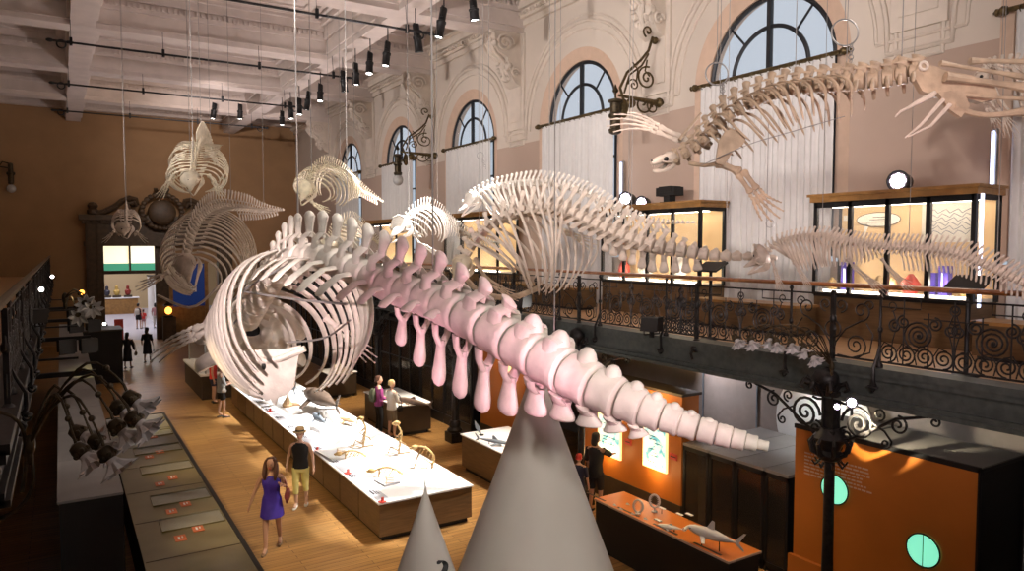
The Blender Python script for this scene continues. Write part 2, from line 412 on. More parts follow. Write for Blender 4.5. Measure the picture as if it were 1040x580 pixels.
# ---- back wall with portal
PX0, PX1, PZT = 2.03, 8.1, 5.5
mb = MB(); mb.bb((X0, Y1, -.2), (PX0, Y1+.4, ZC)); mb.bb((PX1, Y1, -.2), (X1+.3, Y1+.4, ZC)); mb.bb((PX0, Y1, PZT), (PX1, Y1+.4, ZC)); mb.bb((4.75, Y1, 0), (5.35, Y1+.4, PZT)); mb.bb((5.35, Y1+.05, 4.5), (PX1, Y1+.35, PZT))
struct('wall_back', mb, 'back_wall_paint')
mb = MB()
for (a, b, d, z) in ((1.2, 2.03, .5, 7.1), (8.1, 8.93, .5, 7.1), (1.3, 1.5, .6, 6.9), (1.75, 1.95, .6, 6.9), (8.2, 8.4, .6, 6.9), (8.6, 8.8, .6, 6.9)): mb.bb((a, Y1-d, 0), (b, Y1+.02, z))
for (a, b, d, z0, z1) in ((1.1, 9.03, .55, 5.5, 5.75), (1.2, 8.93, .45, 5.75, 6.75), (1.05, 9.08, .6, 6.75, 6.95), (.9, 9.2, .78, 6.95, 7.25), (1.1, 2.15, .65, 0, 1.1), (8.0, 9.05, .65, 0, 1.1), (4.7, 5.4, .1, 0, 5.5), (2.03, 4.75, .0, 3.9, 4.1)): mb.bb((a, Y1-d, z0), (b, Y1+.05, z1))
for k in range(36): mb.box((1.15+k*.222, Y1-.66, 6.85), (.12, .1, .12))
for a in (3.4, 2.03, 4.72): mb.bb((a-.03, Y1+.1, 0 if a > 4 or a < 2.3 else 4.0), (a+.05, Y1+.2, PZT))
for x in (1.6, 8.5): mb.lathe([(.05, 0), (.28, .05), (.3, .25), (.2, .35), (.28, .5), (.2, .66), (.03, .72)], 14, (x, Y1-.4, 7.25))
# broken scroll pediment
for s in (1, -1):
    c = 5.05
    mb.sweep([(c+s*q, Y1-.35, 7.3+h) for q, h in ((3.4, 0), (2.9, .12), (2.4, .4), (2.0, .75), (1.6, .95), (1.3, .86), (1.25, .64), (1.42, .56), (1.52, .68))], .2, .16, 8, hint=(0, 1, 0))
struct('door_1', mb, 'portal_wood')
# carved crest over the portal
YK = Y1-.86; t = thing('carved_crest', 'dark carved crest with wreath over the portal', 'ornament', (5.05, YK, 7.3))
b = MB(); b.ell((5.05, YK, 7.45), (.75, .2, .75), n=20, m=10); b.obj('shield', 'portal_wood', t)
b = MB(); rnd = random.Random(5)
for k in range(26):
    a = 2*PI*k/26; b.ell((5.05+1.05*math.cos(a), YK, 7.5+.98*math.sin(a)), (.16, .14, .16), n=7, m=5)
for s in (1, -1):
    b.tube([(5.05+s*q, YK, z-.4) for q, z in ((.9, 7.4), (1.3, 7.55), (1.7, 7.9), (1.75, 8.3), (1.4, 8.4), (1.3, 8.15))], [.12, .15, .14, .11, .09, .06], 8)
b.obj('wreath', 'portal_wood', t)
b = MB(); b.lathe([(.3, 0), (.36, .1), (.3, .2), (.42, .42), (.36, .42)], 14, (5.05, YK, 8.3)); [b.ell((5.05+.36*math.cos(a*PI/4), YK, 8.78), .07, n=7, m=5) for a in range(8)]
b.obj('crown', 'portal_wood', t)
# ---- lobby beyond
struct('floor_lobby', MB().bb((X0, Y1+.4, -.2), (X1+4, 72, 0)), 'lobby_floor')
struct('wall_lobby', MB().bb((X0, 72, -.2), (X1+4, 72.3, 7)).bb((X0-.3, Y1+.4, -.2), (X0, 72, 7)).bb((X1+4, Y1+.4, -.2), (X1+4.3, 72, 7)), 'lobby_wall')
struct('ceiling_lobby', MB().bb((X0, Y1+.4, 6.6), (X1+4, 72, 6.9)), 'lobby_wall')
mat('aqua_view', (.4, .6, .7), .4, emit=(1, .74, .36), es=1.15)
mat('green_view', (.02, .2, .1), .4, emit=(.05, .22, .13), es=.8)
mat('blue_panel', (.012, .045, .20), .4, emit=(.01, .04, .2), es=.25)
t = thing('lit_display_window', 'bright warm display window behind the portal transom', 'window', (4.4, 60, 4.2))
MB().bb((1.5, 59.5, 4.25), (7.4, 60, 6.4)).obj('glowing_screen', 'aqua_view', t)
MB().bb((1.5, 59.4, 3.65), (7.4, 60, 4.25)).obj('green_band', 'green_view', t)
MB().bb((1.5, 59.3, 3.5), (7.4, 60, 3.65)).bb((1.5, 59.3, 6.4), (7.4, 60, 6.55)).bb((4.2, 59.3, 3.65), (4.3, 59.5, 6.4)).obj('window_surround', 'portal_wood', t)
t = thing('reception_counter', 'wooden reception counter seen through the portal', 'counter', (3.5, 67, 0))
MB().bb((1.4, 66.6, 0), (5.3, 67.4, 1.25)).obj('body', 'oak_trim', t); MB().bb((1.3, 66.5, 1.25), (5.4, 67.5, 1.33)).obj('worktop', 'white_top', t)
t = thing('pale_screen_wall', 'pale sloping partition beside the far counter', 'partition', (6.3, 58, 0))
MB().rings([[(5.6, 57, 0), (6.5, 57, 0), (6.5, 57, 3.2), (5.6, 57, 3.2)], [(5.6, 62, 0), (6.5, 62, 0), (6.5, 62, 3.2), (5.6, 62, 3.2)]]).obj('panel', 'white_print', t); MB().bb((5.55, 56.9, 3.2), (6.55, 62.1, 3.3)).obj('cap', 'dark_plinth', t)
cnt = [('red boxed display on the far counter', 4.6, (.25, .02, .01)), ('dark bust display on the far counter', 3.1, (.03, .03, .05)), ('golden figure display on the far counter', 3.8, (.6, .4, .1))]
for lab, x, c_ in cnt:
    mat('disp%d' % int(x*10), c_, .5); t = thing('counter_display', lab, 'display', (x, 67, 1.33))
    MB().bb((x-.3, 66.8, 1.33), (x+.3, 67.2, 1.5)).obj('base', 'dark_plinth', t); MB().lathe([(.1, 1.5), (.2, 1.6), (.24, 1.85), (.1, 2.0), (.13, 2.1), (.1, 2.25), (.02, 2.3)], 10, (x, 67, 0)).obj('figure', 'disp%d' % int(x*10), t)
# blue panel in the right-hand bay
t = thing('blue_information_panel', 'tall blue panel with white notice under the whale skeleton', 'sign', (6.4, Y1-.1, 1.9))
MB().bb((5.6, Y1-.12, 1.9), (7.35, Y1-.02, 4.45)).obj('board', 'blue_panel', t)
MB().bb((6.1, Y1-.14, 2.75), (6.9, Y1-.12, 3.1)).obj('notice', 'white_print', t)
b = MB(); [b.bb((6.15, Y1-.145, 2.8+k*.09), (6.8-.1*(k % 2), Y1-.139, 2.83+k*.09)) for k in range(3)]; b.obj('lettering', 'ink', t)
b = MB(); b.bb((5.4, Y1-.2, 0), (5.6, Y1, 4.6)); b.bb((7.35, Y1-.2, 0), (7.55, Y1, 4.6)); b.bb((5.6, Y1-.1, 0), (7.35, Y1-.02, 1.9)); b.obj('surround', 'oak_trim', t)
t = thing('glowing_stove_lantern', 'small glowing orange lamp on a dark stand by the portal', 'lamp', (5.2, Y1-.6, 0))
MB().bb((4.95, Y1-.85, 0), (5.65, Y1-.35, 1.35)).obj('stand', 'portal_wood', t); MB().ell((5.25, Y1-.86, 1.75), (.19, .14, .22), n=10, m=6).obj('flame', 'fire_glow', t)
MB().lathe([(.28, 1.35), (.28, 1.45), (.1, 1.5)], 10, (5.25, Y1-.65, 0)).obj('base', 'black_metal', t); MB().lathe([(.22, 1.98), (.3, 2.05), (.02, 2.25)], 10, (5.25, Y1-.75, 0)).obj('cap', 'black_metal', t)

# ---- lower right: wall behind balcony, lower wall
struct('wall_lower', MB().bb((X1-.25, Y0, 0), (X1-.02, Y1, 3.4)), 'lower_wall')
# ---- balconies
def balcony(name, xa, xb, front, m, ya=Y0):
    mb = MB(); mb.bb((xa, ya, ZF-.12), (xb, Y1, ZF)); o = struct(name, mb, 'balcony_floor')
    s = 1 if front == xb else -1
    mb = MB(); f = front
    for (d, z0, z1) in ((0, 3.42, ZF-.01), (.07, 3.70, ZF-.03), (.10, 3.78, ZF+.02), (.05, 3.36, 3.46), (.09, 3.34, 3.40)):
        mb.bb((f-s*.3, ya, z0), (f+s*d, Y1, z1))
    mb.bb((xa+.05, ya, 3.55), (xb-.05, Y1, ZF-.12))
    g = mb.obj('balcony_beam', m, o); g['kind'] = 'structure'
balcony('floor_balcony_right', XB, X1, XB, 'green_iron')
balcony('floor_balcony_left', X0, XL, XL, 'iron', 7.2)
# ================================================================ RAILINGS, COLUMNS, LAMPS
def spiral2(c, r0, a0, turns, d=1, r1=.02, n=None):
    n = n or int(14*turns)+4
    return [(c[0]+(r0+(r1-r0)*k/n)*math.cos(a0+d*2*PI*turns*k/n), c[1]+(r0+(r1-r0)*k/n)*math.sin(a0+d*2*PI*turns*k/n)) for k in range(n+1)]
def panel_mesh(w, kind):
    """scroll panel in local coords: x across 0..w, z 0..1, thin in y"""
    b = MB(); T = lambda pts, r=.013: b.tube([(p[0], 0, p[1]) for p in pts], r, 4, hint=(0, 1, 0))
    T([(0, .97), (w, .97)], .012); T([(0, .10), (w, .10)], .014)
    if kind == 0:     # narrow lyre panel around a column
        for s in (1, -1):
            m = lambda pts: [(w/2+s*(p[0]), p[1]) for p in pts]
            T(m([(0, .1), (.05, .3), (.2, .5), (.42, .62)]+spiral2((.42, .76), .14, -PI/2, 1.4, 1)), .013)
            T(m(spiral2((.35, .28), .17, -PI/2, 1.9, 1)), .012); T(m(spiral2((.12, .82), .1, -PI/2, 1.3, 1)), .012)
            T(m([(.08, .12), (.3, .1), (.56, .2), (.6, .45), (.5, .6)]), .011); T(m(spiral2((.54, .84), .08, PI, 1.2, -1)), .01)
        T([(w/2, .1), (w/2, .97)], .013); b.ring((w/2, 0, .48), .12, .012, n=20, m=4); b.ell((w/2, 0, .48), (.06, .03, .06), n=8, m=5)
    else:             # long panel with bars and rows of scrolls
        n = 8 if w > 2.2 else 6
        T([(0, .84), (w*.28, .84), (w*.28, .97)], .009); T([(w*.72, .97), (w*.72, .84), (w, .84)], .009); T([(w*.3, .72), (w*.7, .72)], .009)
        for k in range(1, n):
            x = w*k/n; T([(x, .1), (x, .97 if k % 2 else .80)], .010)
        for c in (w*.27, w*.73):
            T(spiral2((c, .50), .20, -PI/2, 3.2, 1)); T(spiral2((c-.2, .66), .09, PI/2, 1.6, 1)); T(spiral2((c+.2, .66), .09, PI/2, 1.6, -1))
        k = 0
        q = n+2
        for k in range(q):
            x = w*(k+.5)/q; s = 1 if k < q/2 else -1
            T([(p[0], p[1]) for p in spiral2((x, .235), .125, -PI/2, 2.0, s)], .012)
            T([(x-s*.1, .12), (x-s*.13, .25), (x-s*.06, .37), (x+s*.04, .34)], .009)
        for c, s in ((w*.08, 1), (w*.92, -1), (w*.5, 1), (w*.5, -1)):
            T(spiral2((c+s*.05, .60), .09, PI/2, 1.6, s)); T(spiral2((c, .86), .07, -PI/2, 1.2, s), .009)
            T([(c, .1), (c+s*.02, .4), (c+s*.08, .62), (c+s*.02, .79)], .009)
        for x in (w*.27, w*.73): b.ell((x, 0, .5), (.03, .02, .03), n=6, m=4)
    return b
YC0, YP = 6.3, 5.95
def railing(name, x, side, m, y_from, y_to, label):
    t = thing(name, label, 'railing', (x, YC0, ZF))
    o = V((x, YC0, ZF)); xr = x-side*.02
    b = MB(); b.sweep([(x, y_from, 4.955), (x, y_to, 4.955)], .035, .055, 8, hint=(0, 0, 1)); b.obj('handrail', 'handrail_wood' if side > 0 else 'bronze', t)
    # prototypes
    meshes = {}
    def post_mb(h=False):
        p = MB(); p.lathe([(.03, -.02), (.05, .02), (.05, .06), (.02, .1), (.018, .5), (.03, .53), (.018, .56), (.018, 1.0), (.032, 1.03), (.02, 1.07)], 8)
        # curved foot clamp on the face of the beam
        p.tube([(0, 0, .30), (-side*.05, 0, .18), (-side*.13, 0, .02), (-side*.13, 0, -.16), (-side*.10, 0, -.22)], [.018, .02, .024, .026, .03], 6)
        p.ring((-side*.13, 0, -.25), .045, .014, n=12, m=4); p.ell((-side*.14, 0, -.23), (.05, .09, .03), n=8, m=5)
        p.ell((0, 0, .53), (.035, .035, .05), n=8, m=5)
        return p
    def heavy_mb():
        p = MB(); p.box((0, 0, .5), (.055, .055, 1.05)); p.ell((0, 0, .0), (.07, .07, .06), n=8, m=5); p.ell((0, 0, .62), (.05, .05, .08), n=8, m=5)
        p.ell((-side*.04, 0, -.12), (.08, .09, .07), n=8, m=5); p.tube([(-side*.04, 0, -.1), (-side*.14, 0, -.2), (-side*.1, 0, -.3)], .025, 6); return p
    for key, mbx in (('post', post_mb()), ('heavy', heavy_mb())):
        me = mbx.mesh(key); me.materials.append(MATS[m]); meshes[key] = me
    for w, kd in ((1.4, 0), (1.9, 1), (.75, 2)):
        bx = panel_mesh(w, kd) if kd < 2 else panel_mesh(w, 1)
        me = bx.mesh('scroll_panel'); me.materials.append(MATS[m]); meshes[(w, kd)] = me
    def put(nm, key, y, rz=0):
        q = bpy.data.objects.new(nm, meshes[key]); C.objects.link(q); q.parent = t; q.location = V((x, y, ZF))-o; q.rotation_euler = (0, 0, rz)
    k = -3
    while YC0+k*YP < y_to:
        yc = YC0+k*YP; k += 1
        for (off, key, nm) in ((0, 'heavy', 'post'), (.7, 'post', 'stanchion'), (-.7, 'post', 'stanchion'), (2.6, 'heavy', 'post'), (-2.6, 'post', 'stanchion')):
            if y_from < yc+off < y_to: put(nm, key, yc+off)
        for (a, key) in ((-.7, (1.4, 0)), (.7, (1.9, 1)), (2.6, (.75, 2)), (-2.6, (1.9, 1))):
            if y_from <= yc+a and yc+a+key[0] <= y_to: put('scroll_panel', key, yc+a, PI/2)
railing('balcony_railing', XB, 1, 'iron', -.3, Y1-.1, 'ornate scrolled iron railing with brown handrail along the right balcony')
railing('balcony_railing', XL, -1, 'iron', 7.3, Y1-.1, 'dark iron railing with brass handrail along the left balcony')

# columns and scroll brackets under the right balcony
def column(y, label, near=False):
    t = thing('iron_column', label, 'column', (XB, y, 0), 'iron columns under the right balcony')
    b = MB(); b.box((XB, y, .14), (.42, .42, .28)); b.lathe([(.2, .28), (.22, .34), (.15, .42), (.17, .5), (.13, .6)], 16, (XB, y, 0)); b.obj('base', 'iron', t)
    b = MB(); b.lathe([(.085, .55), (.078, 1.2), (.072, 2.4), (.08, 2.5)], 16, (XB, y, 0)); b.obj('shaft', 'iron', t)
    b = MB(); b.lathe([(.09, 2.42), (.16, 2.46), (.19, 2.52), (.13, 2.58), (.17, 2.66), (.24, 2.76), (.18, 2.84), (.15, 2.9)], 16, (XB, y, 0))
    for k in range(8):
        a = k*PI/4; X = V((math.cos(a), math.sin(a), 0)); c = V((XB, y, 0))
        b.tube([c+X*.14+V((0, 0, 2.5)), c+X*.24+V((0, 0, 2.56)), c+X*.28+V((0, 0, 2.7)), c+X*.22+V((0, 0, 2.78))], [.03, .035, .03, .02], 6)
        b.tube([c+X*.14+V((0, 0, 2.42)), c+X*.2+V((0, 0, 2.36)), c+X*.24+V((0, 0, 2.42))], [.02, .02, .012], 5)
    b.obj('collar', 'iron', t)
    b = MB(); b.box((XB, y, 3.12), (.13, .13, .56)); [b.box((XB+i*.075, y+j*.075, 3.12), (.03, .03, .6)) for i in (-1, 1) for j in (-1, 1)]
    b.box((XB, y, 3.42), (.36, .36, .07)); b.box((XB, y, 2.86), (.28, .28, .05)); b.obj('shaft_panel', 'iron', t)
    b = MB()
    for k in range(8):
        a = k*PI/4; X = V((math.cos(a), math.sin(a), 0)); c = V((XB, y, 0)); c2 = c-V((.12, 0, 0))
        b.tube([c2+X*.1+V((0, 0, 3.4)), c2+X*.2+V((0, 0, 3.55)), c2+X*.3+V((0, 0, 3.6)), c2+X*.34+V((0, 0, 3.52)), c2+X*.28+V((0, 0, 3.48))], [.03, .035, .035, .03, .02], 6)
    b.ell((XB-.14, y, 3.62), (.16, .2, .16), n=10, m=7); b.obj('capital', 'iron', t)
    for s in (1, -1):
        b = MB(); T = lambda pts, r=.018: b.tube([(XB, y+s*p[0], p[1]) for p in pts], r, 5, hint=(1, 0, 0))
        T([(.1, 2.75), (.3, 2.8), (.62, 3.0), (.95, 3.22), (1.35, 3.33)], .022)
        T(spiral2((.42, 3.04), .25, PI, 2.2, -1), .022); T(spiral2((.24, 2.84), .12, PI/2, 1.5, 1), .018); T(spiral2((.98, 3.14), .13, PI/2, 1.5, -1), .016)
        T(spiral2((1.45, 3.28), .07, PI/2, 1.2, -1), .015); T([(.1, 3.3), (.22, 3.28), (.3, 3.3)], .02); T(spiral2((.72, 3.24), .09, -PI/2, 1.3, 1), .014)
        T([(.62, 3.1), (.8, 3.02), (.9, 2.9)]+spiral2((.82, 2.86), .07, 0, 1.1, -1), .014)
        b.obj('scroll_bracket', 'iron', t)
for k, lab in enumerate(('thick dark iron column with collar before the orange block', 'slim dark iron column beside the large white cone', 'dark iron column with square base by the middle plinth', 'dark iron column behind the couple at the display plinth', 'dark iron column behind the small far plinth')):
    column(YC0+k*5.85, lab)

# tulip lamp clusters
def tulip_cluster(label, root, tips, up, sz=1.0, m_arm='dark_bronze', group='tulip lamp clusters on the balconies'):
    t = thing('tulip_sconce', label, 'lamp', root, group)
    root = V(root)
    b = MB(); b.ell(root, (.045*sz, .045*sz, .09*sz), n=10, m=7); b.ell(root-V((0, 0, .1*sz)), (.03*sz, .03*sz, .07*sz), n=8, m=6)
    b.obj('hub', m_arm, t)
    for (tip, d) in tips:
        tip = V(tip); d = V(d).normalized(); v = tip-root
        q = curve([root, root+v*.3+V((0, 0, up*.7)), root+v*.65+V((0, 0, up)), tip+V((0, 0, up*.15))-d*.04*sz, tip], 14)
        b = MB(); b.tube(q, [.010*sz+.003*sz*math.sin(k) for k in range(15)], 6); b.ell(q[11], .026*sz, n=7, m=5)
        arm = b.obj('arm', m_arm, t)
        X = d.orthogonal().normalized(); Y = d.cross(X)
        b = MB(); b.lathe([(.015*sz, -.05*sz), (.05*sz, -.03*sz), (.062*sz, .01*sz), (.06*sz, .05*sz), (.045*sz, .07*sz)], 12, tip, X, Y, d)
        for k in range(6):
            a = k*PI/3; e = X*math.cos(a)+Y*math.sin(a); b.ell(tip+e*.05*sz+d*.04*sz, .024*sz, n=6, m=4)
        b.obj('calyx', m_arm, arm)
        b = MB(); n = 32; rs = []
        for (r, z, rp) in ((.035, .05, 0), (.045, .09, .02), (.06, .12, .08), (.09, .15, .16), (.125, .18, .24), (.12, .182, .24), (.085, .148, .16), (.04, .09, .02)):
            rs.append([tip+(X*math.cos(2*PI*k/n)+Y*math.sin(2*PI*k/n))*(r*sz*(1+rp*math.cos(8*2*PI*k/n)))+d*(z*sz) for k in range(n)])
        b.rings(rs, cap=False); b.obj('lamp_shade', 'lamp_glass', arm)
d0 = 5.6
L1 = [((131, 403), (150, 418), 5.6), ((134, 424), (156, 441), 5.5), ((119, 412), (132, 424), 5.9), ((117, 432), (134, 448), 5.6), ((96, 447), (115, 458), 5.8), ((107, 459), (122, 478), 5.5), ((79, 456), (98, 474), 5.6), ((77, 438), (96, 448), 5.9)]
tulip_cluster('large bronze lamp cluster with frilled white tulip shades in the foreground', P(30, 452, 6.0), [(P(*a, d), P(*b, d-.0)-P(*a, d)+CR*.0) for a, b, d in L1], .42, 1.0)
q_ = [P(-2, 528, 6.0), P(20, 515, 6.0), P(34, 490, 6.0), P(30, 452, 6.0)]; q2_ = [P(-4, 418, 5.9), P(14, 424, 5.9), P(24, 440, 5.95), P(26, 470, 6.0), P(22, 500, 6.0)]
for q3_ in (q_, q2_): MB().tube(curve(q3_, 12), .016, 6).obj('arm', 'dark_bronze', [o for o in ORG if o.name.startswith('tulip_sconce')][-1])
L2 = [((746, 342), (752, 352), 9.9), ((762, 343), (766, 354), 9.7), ((781, 341), (783, 352), 9.9), ((788, 345), (790, 357), 9.6), ((803, 346), (806, 357), 9.5), ((815, 351), (819, 362), 9.4), ((824, 359), (830, 370), 9.3)]
tulip_cluster('bronze lamp cluster with white tulip shades on the near iron column', P(845, 372, 9.7), [(P(*a, d), P(*b, d-.1)-P(*a, d)) for a, b, d in L2], .3, .8)
L3 = [((84, 306), (89, 311), 21), ((92, 310), (96, 316), 21), ((78, 318), (82, 324), 21.5)]
tulip_cluster('dim lamp cluster with pale tulip shades at the far left balcony', P(66, 303, 22), [(P(*a, d), P(*b, d-.4)-P(*a, d)) for a, b, d in L3], .3, 2.0)

# ornate wall brackets with lanterns
def wall_scroll(root, tip, label, lab2, globe):
    rt_ = PX(*root, X1); y, z = rt_.y, rt_.z; lx = PY(*tip, y).x; w = (X1-lx)/1.75; hh = .78
    t = thing('scroll_lamp_bracket', label, 'wall bracket', (X1-.1, y, z), 'ornate wrought brackets between the windows')
    b = MB(); b.tube([(X1-.01, y, z), (X1-.3, y, z), (lx+.1, y, z+.05)], [.09, .07, .03], 8); b.lathe([(.05, 0), (.12, .03), (.13, .1), (.08, .16)], 10, (X1-.02, y, z), (0, 1, 0), (0, 0, 1), (-1, 0, 0)); b.obj('beam', 'bronze', t)
    def T(pts, r=.03): bb.tube([(X1-.2-p[0]*w, y, z+p[1]*hh) for p in pts], r, 6, hint=(0, 1, 0))
    bb = MB(); T([(1.2, -.1), (1.35, .3), (1.1, .8), (.6, 1.25), (.3, 1.6), (.15, 2.05)], .035); T([(1.2, .15), (1.0, .75), (.55, 1.1), (.3, 1.5)], .025)
    T(spiral2((.32, 2.2), .2, -1.2, 1.2, 1), .025); bb.ell((X1-.25, y, z+1.95*hh), (.09, .09, .09), n=8, m=6)
    bb.obj('main_scroll', 'bronze', t)
    bb = MB(); T(spiral2((.35, .72), .38, 1.8, 1.9, -1), .025); T(spiral2((.5, -.1), .34, 2.6, 1.3, 1), .025); T(spiral2((.85, .45), .2, 0, 1.5, 1), .02)
    T([(.9, 1.15), (.7, .95), (.75, .6)], .02); T([(.35, 1.3), (.42, .95), (.25, .8)], .02); T(spiral2((.1, -.15), .25, 1, 1.2, -1), .02)
    bb.obj('curl', 'bronze', t)
    bb = MB(); bb.ell((X1-.2-1.2*w, y, z-.25), (.12, .09, .24), n=8, m=6); bb.ell((X1-.2-.95*w, y, z-.1), (.15, .1, .12), n=8, m=6); bb.obj('leaf', 'bronze', t)
    t2 = thing('hanging_lantern', lab2, 'lantern', (lx, y, z), 'dark cylindrical wall lanterns')
    bb = MB(); bb.tube([(lx, y, z+.2), (lx, y, z-.06)], .025, 6); bb.lathe([(.05, 0), (.08, .05), (.04, .12), (.01, .2)], 8, (lx, y, z+.1)); bb.obj('hanger', 'dark_bronze', t2)
    k = .75; bb = MB(); bb.lathe([(a*k, c*k) for a, c in ((.06, -.05), (.24, -.1), (.24, -.16), (.17, -.2), (.17, -.52), (.22, -.56), (.22, -.64), (.17, -.68), (.17, -1.0), (.23, -1.04), (.2, -1.15), (.1, -1.2))], 12, (lx, y, z)); bb.obj('casing', 'dark_bronze', t2)
    if globe: bb = MB(); bb.ell((lx, y, z-1.06), (.2, .2, .22), n=14, m=9); bb.obj('globe', 'lamp_glass', t2)
wall_scroll((672, 105), (625, 104), 'large wrought bronze scroll bracket between the near windows', 'dark lantern hung from the near scroll bracket', False)
wall_scroll((444, 158), (404, 161), 'smaller looking wrought bronze scroll bracket by the fourth window', 'dark lantern with round globe hung by the far window', True)
# lantern low on the left of the back wall
q = PY(11, 180, Y1-.4)
t = thing('back_wall_lantern', 'small dark lantern high on the brown back wall', 'lantern', q)
MB().lathe([(.05, .75), (.12, .7), (.12, .3), (.2, .25), (.2, .15), (.14, .1), (.14, -.35), (.05, -.4)], 10, q).obj('casing', 'dark_bronze', t)
MB().tube([q+V((0, .4, .5)), q+V((-.5, .1, .55)), q+V((-.35, 0, .8)), q+V((0, 0, .7))], .04, 6).obj('arm', 'dark_bronze', t)
MB().ell(q-V((0, 0, .6)), .22, n=12, m=8).obj('globe', 'lamp_glass', t)

# light rods under the cross beams
for i, y in enumerate((19.5, 26.1, 32.8, 39.3)):
    z = 11.68; t = thing('hanging_rod', ('%s black rod slung across under the ceiling from the near end' % ordinal(i)).replace('nearest black rod slung across under the ceiling from the near end', 'nearest black rod slung across under the ceiling'), 'rod', (4.6, y, z), 'black rods under the ceiling beams')
    MB().tube([(-.05, y, z), (9.3, y, z)], .035, 6).obj('bar', 'black_metal', t)
    for x in (.45, 3.0, 6.0, 8.6): MB().tube([(x, y, z+.05), (x, y+.1, ZB)], .008, 4).box((x, y, z+.03), (.08, .1, .24)).obj('clamp', 'black_metal', t)
    for x in (.2, 9.0):
        b = MB(); b.ring((x, y, z-.08), .12, .025, n=16, m=5); b.ell((x+.2, y, z), (.09, .05, .05), n=7, m=5); b.ell((-.1 if x < 1 else 9.35, y, z), (.1, .06, .06), n=8, m=5); b.obj('finial', 'black_metal', t)
# spot fixtures hung along the right lengthwise beam
sp = [(480, 0, 20), (451, 8, 39), (422, 24, 52), (394, 43, 68), (376, 54, 77), (361, 64, 86), (348, 72, 93), (325.5, 86, 104), (314, 93, 112), (304, 100, 117), (295, 104, 121), (286.5, 113, 127), (244, 106, 121), (218, 105, 121)]
for i, (px, y0, y1) in enumerate(sp):
    if i < 12: top = PX(px, (y0), 8.95)
    else: top = PY(px, y0, 39.0)
    d = (top-CO).dot(CF); h = (y1-y0)/F_PX*d; r = .115*(1 if i < 12 else 1.1)
    t = thing('hanging_spotlight', ('%s of the black spotlights along the ceiling beam from the near end' % ordinal(i)) if i < 12 else ('black spotlight on the farthest rod, %s the beam row' % ('nearer' if i == 12 else 'farther from')), 'spotlight', top, 'black spotlights under the ceiling')
    rnd = random.Random(i); ax = V((rnd.uniform(-.25, .2), rnd.uniform(-.25, .1), -1)).normalized(); X = ax.orthogonal().normalized(); Y = ax.cross(X)
    b = MB(); b.tube([top, (top.x, top.y, 11.9 if i >= 12 else ZB)], .018, 5); b.tube([top+X*r*1.3+ax*h*.35, top+X*r*1.3, top-X*r*1.3, top-X*r*1.3+ax*h*.35], .02, 5); b.obj('yoke', 'black_metal', t)
    b = MB(); b.lathe([(r*.7, 0), (r*.85, h*.04), (r*.85, h*.42), (r*1.15, h*.45), (r*1.15, h*.52), (r, h*.55), (r*1.05, h*.93), (r*1.15, h*.95), (r*1.15, h), (r*.95, h), (r*.9, h*.93)], 16, top, X, Y, ax); b.box(top+ax*h*.18+X*r*.9, (r*.5, r*.8, h*.3)); b.obj('housing', 'black_metal', t)
    b = MB(); b.lathe([(.001, h*.94), (r*.9, h*.94), (r*.9, h*.965), (.001, h*.965)], 16, top, X, Y, ax, cap=False); b.obj('lens', 'lens_glow', t)
# ================================================================ SKELETONS
def frames(pts, up):
    """tangent, dorsal and lateral vectors at every point"""
    out = []; n = len(pts)
    for i in range(n):
        t = (pts[min(i+1, n-1)]-pts[max(i-1, 0)]).normalized()
        h = V(up(i/(n-1))) if callable(up) else V(up)
        u = (h-t*h.dot(t)).normalized(); out.append((pts[i], t, u, t.cross(u)))
    return out
def vertebra(fr, r, L, hs, ws, lean, tl, tw, droop=0, arch=True, squash=1, paddle=1.0, tsweep=0, n=14, hy=0):
    """fr frame; centrum radius r, length L; neural spine height hs, width ws; transverse length tl, width tw"""
    c, T, U, S = fr; b = MB()
    prof = [(.5, -.50), (.86, -.495), (.97, -.44), (1.0, -.33), (.96, -.15), (.94, 0), (.96, .15), (1.0, .33), (.97, .44), (.86, .495), (.5, .5)]
    b.lathe([(r*p, L*z) for p, z in prof], n, c, S*squash, U, T)
    if hs > 0:
        a0 = c+U*r*.8
        if arch:
            for s in (1, -1): b.sweep([c+U*r*.6+S*s*r*.55, c+U*(r*1.0+hs*.12)+S*s*r*.5+T*lean*.05, c+U*(r+hs*.32)+T*lean*.25], [L*.32, L*.26, L*.26], [r*.16, r*.14, r*.12], 6, hint=T)
        st = .26 if arch else 0
        q = []; ra = []; rb = []
        for k, f in enumerate((0, .15, .4, .65, .82, .94, 1.0)):
            g = st+(1-st)*f; q.append(a0+U*(hs*g)+T*(lean*g**1.3)); ra.append(ws*(.5-.14*math.sin(PI*min(1, f*1.3))+(.16*f*paddle))*(1 if f < .94 else .62 if f < 1 else .2)); rb.append(max(ws*.16, r*.12, r*.42 if hs < r*.95 and ws > r*.7 else 0)*(1 if f < .94 else .6 if f < 1 else .2)*(1+.5*f*paddle))
        if hs < r*.95 and ws > r*.7: b.ell(c+U*r*.80+T*lean*.5, (L*.34, r*.42, hs*.9+r*.12), T, S, U, n=12, m=8)
        else: b.sweep(q, ra, rb, 8, hint=T)
        if hy:
            for s in (1, -1): b.sweep([a0+U*hs*.3+S*s*r*.3, a0+U*hs*.42+S*s*r*.6+T*L*.4, a0+U*hs*.5+S*s*r*.7-T*L*.5], [hy, hy, hy*.5], hy*.35, 6, hint=U)
    if tl > 0:
        for s in (1, -1):
            q = [c+S*s*r*.6, c+S*s*(r+tl*.3)-U*droop*.1+T*tsweep*.2, c+S*s*(r+tl*.75)-U*droop*.6+T*tsweep*.7, c+S*s*(r+tl*.95)-U*droop*.95+T*tsweep*.95, c+S*s*(r+tl)-U*droop+T*tsweep]
            b.sweep(q, [tw*.5, tw*.38, tw*.52, tw*.42, tw*.12], [r*.16, r*.11, r*.1, r*.08, r*.03], 8, hint=T)
    return b
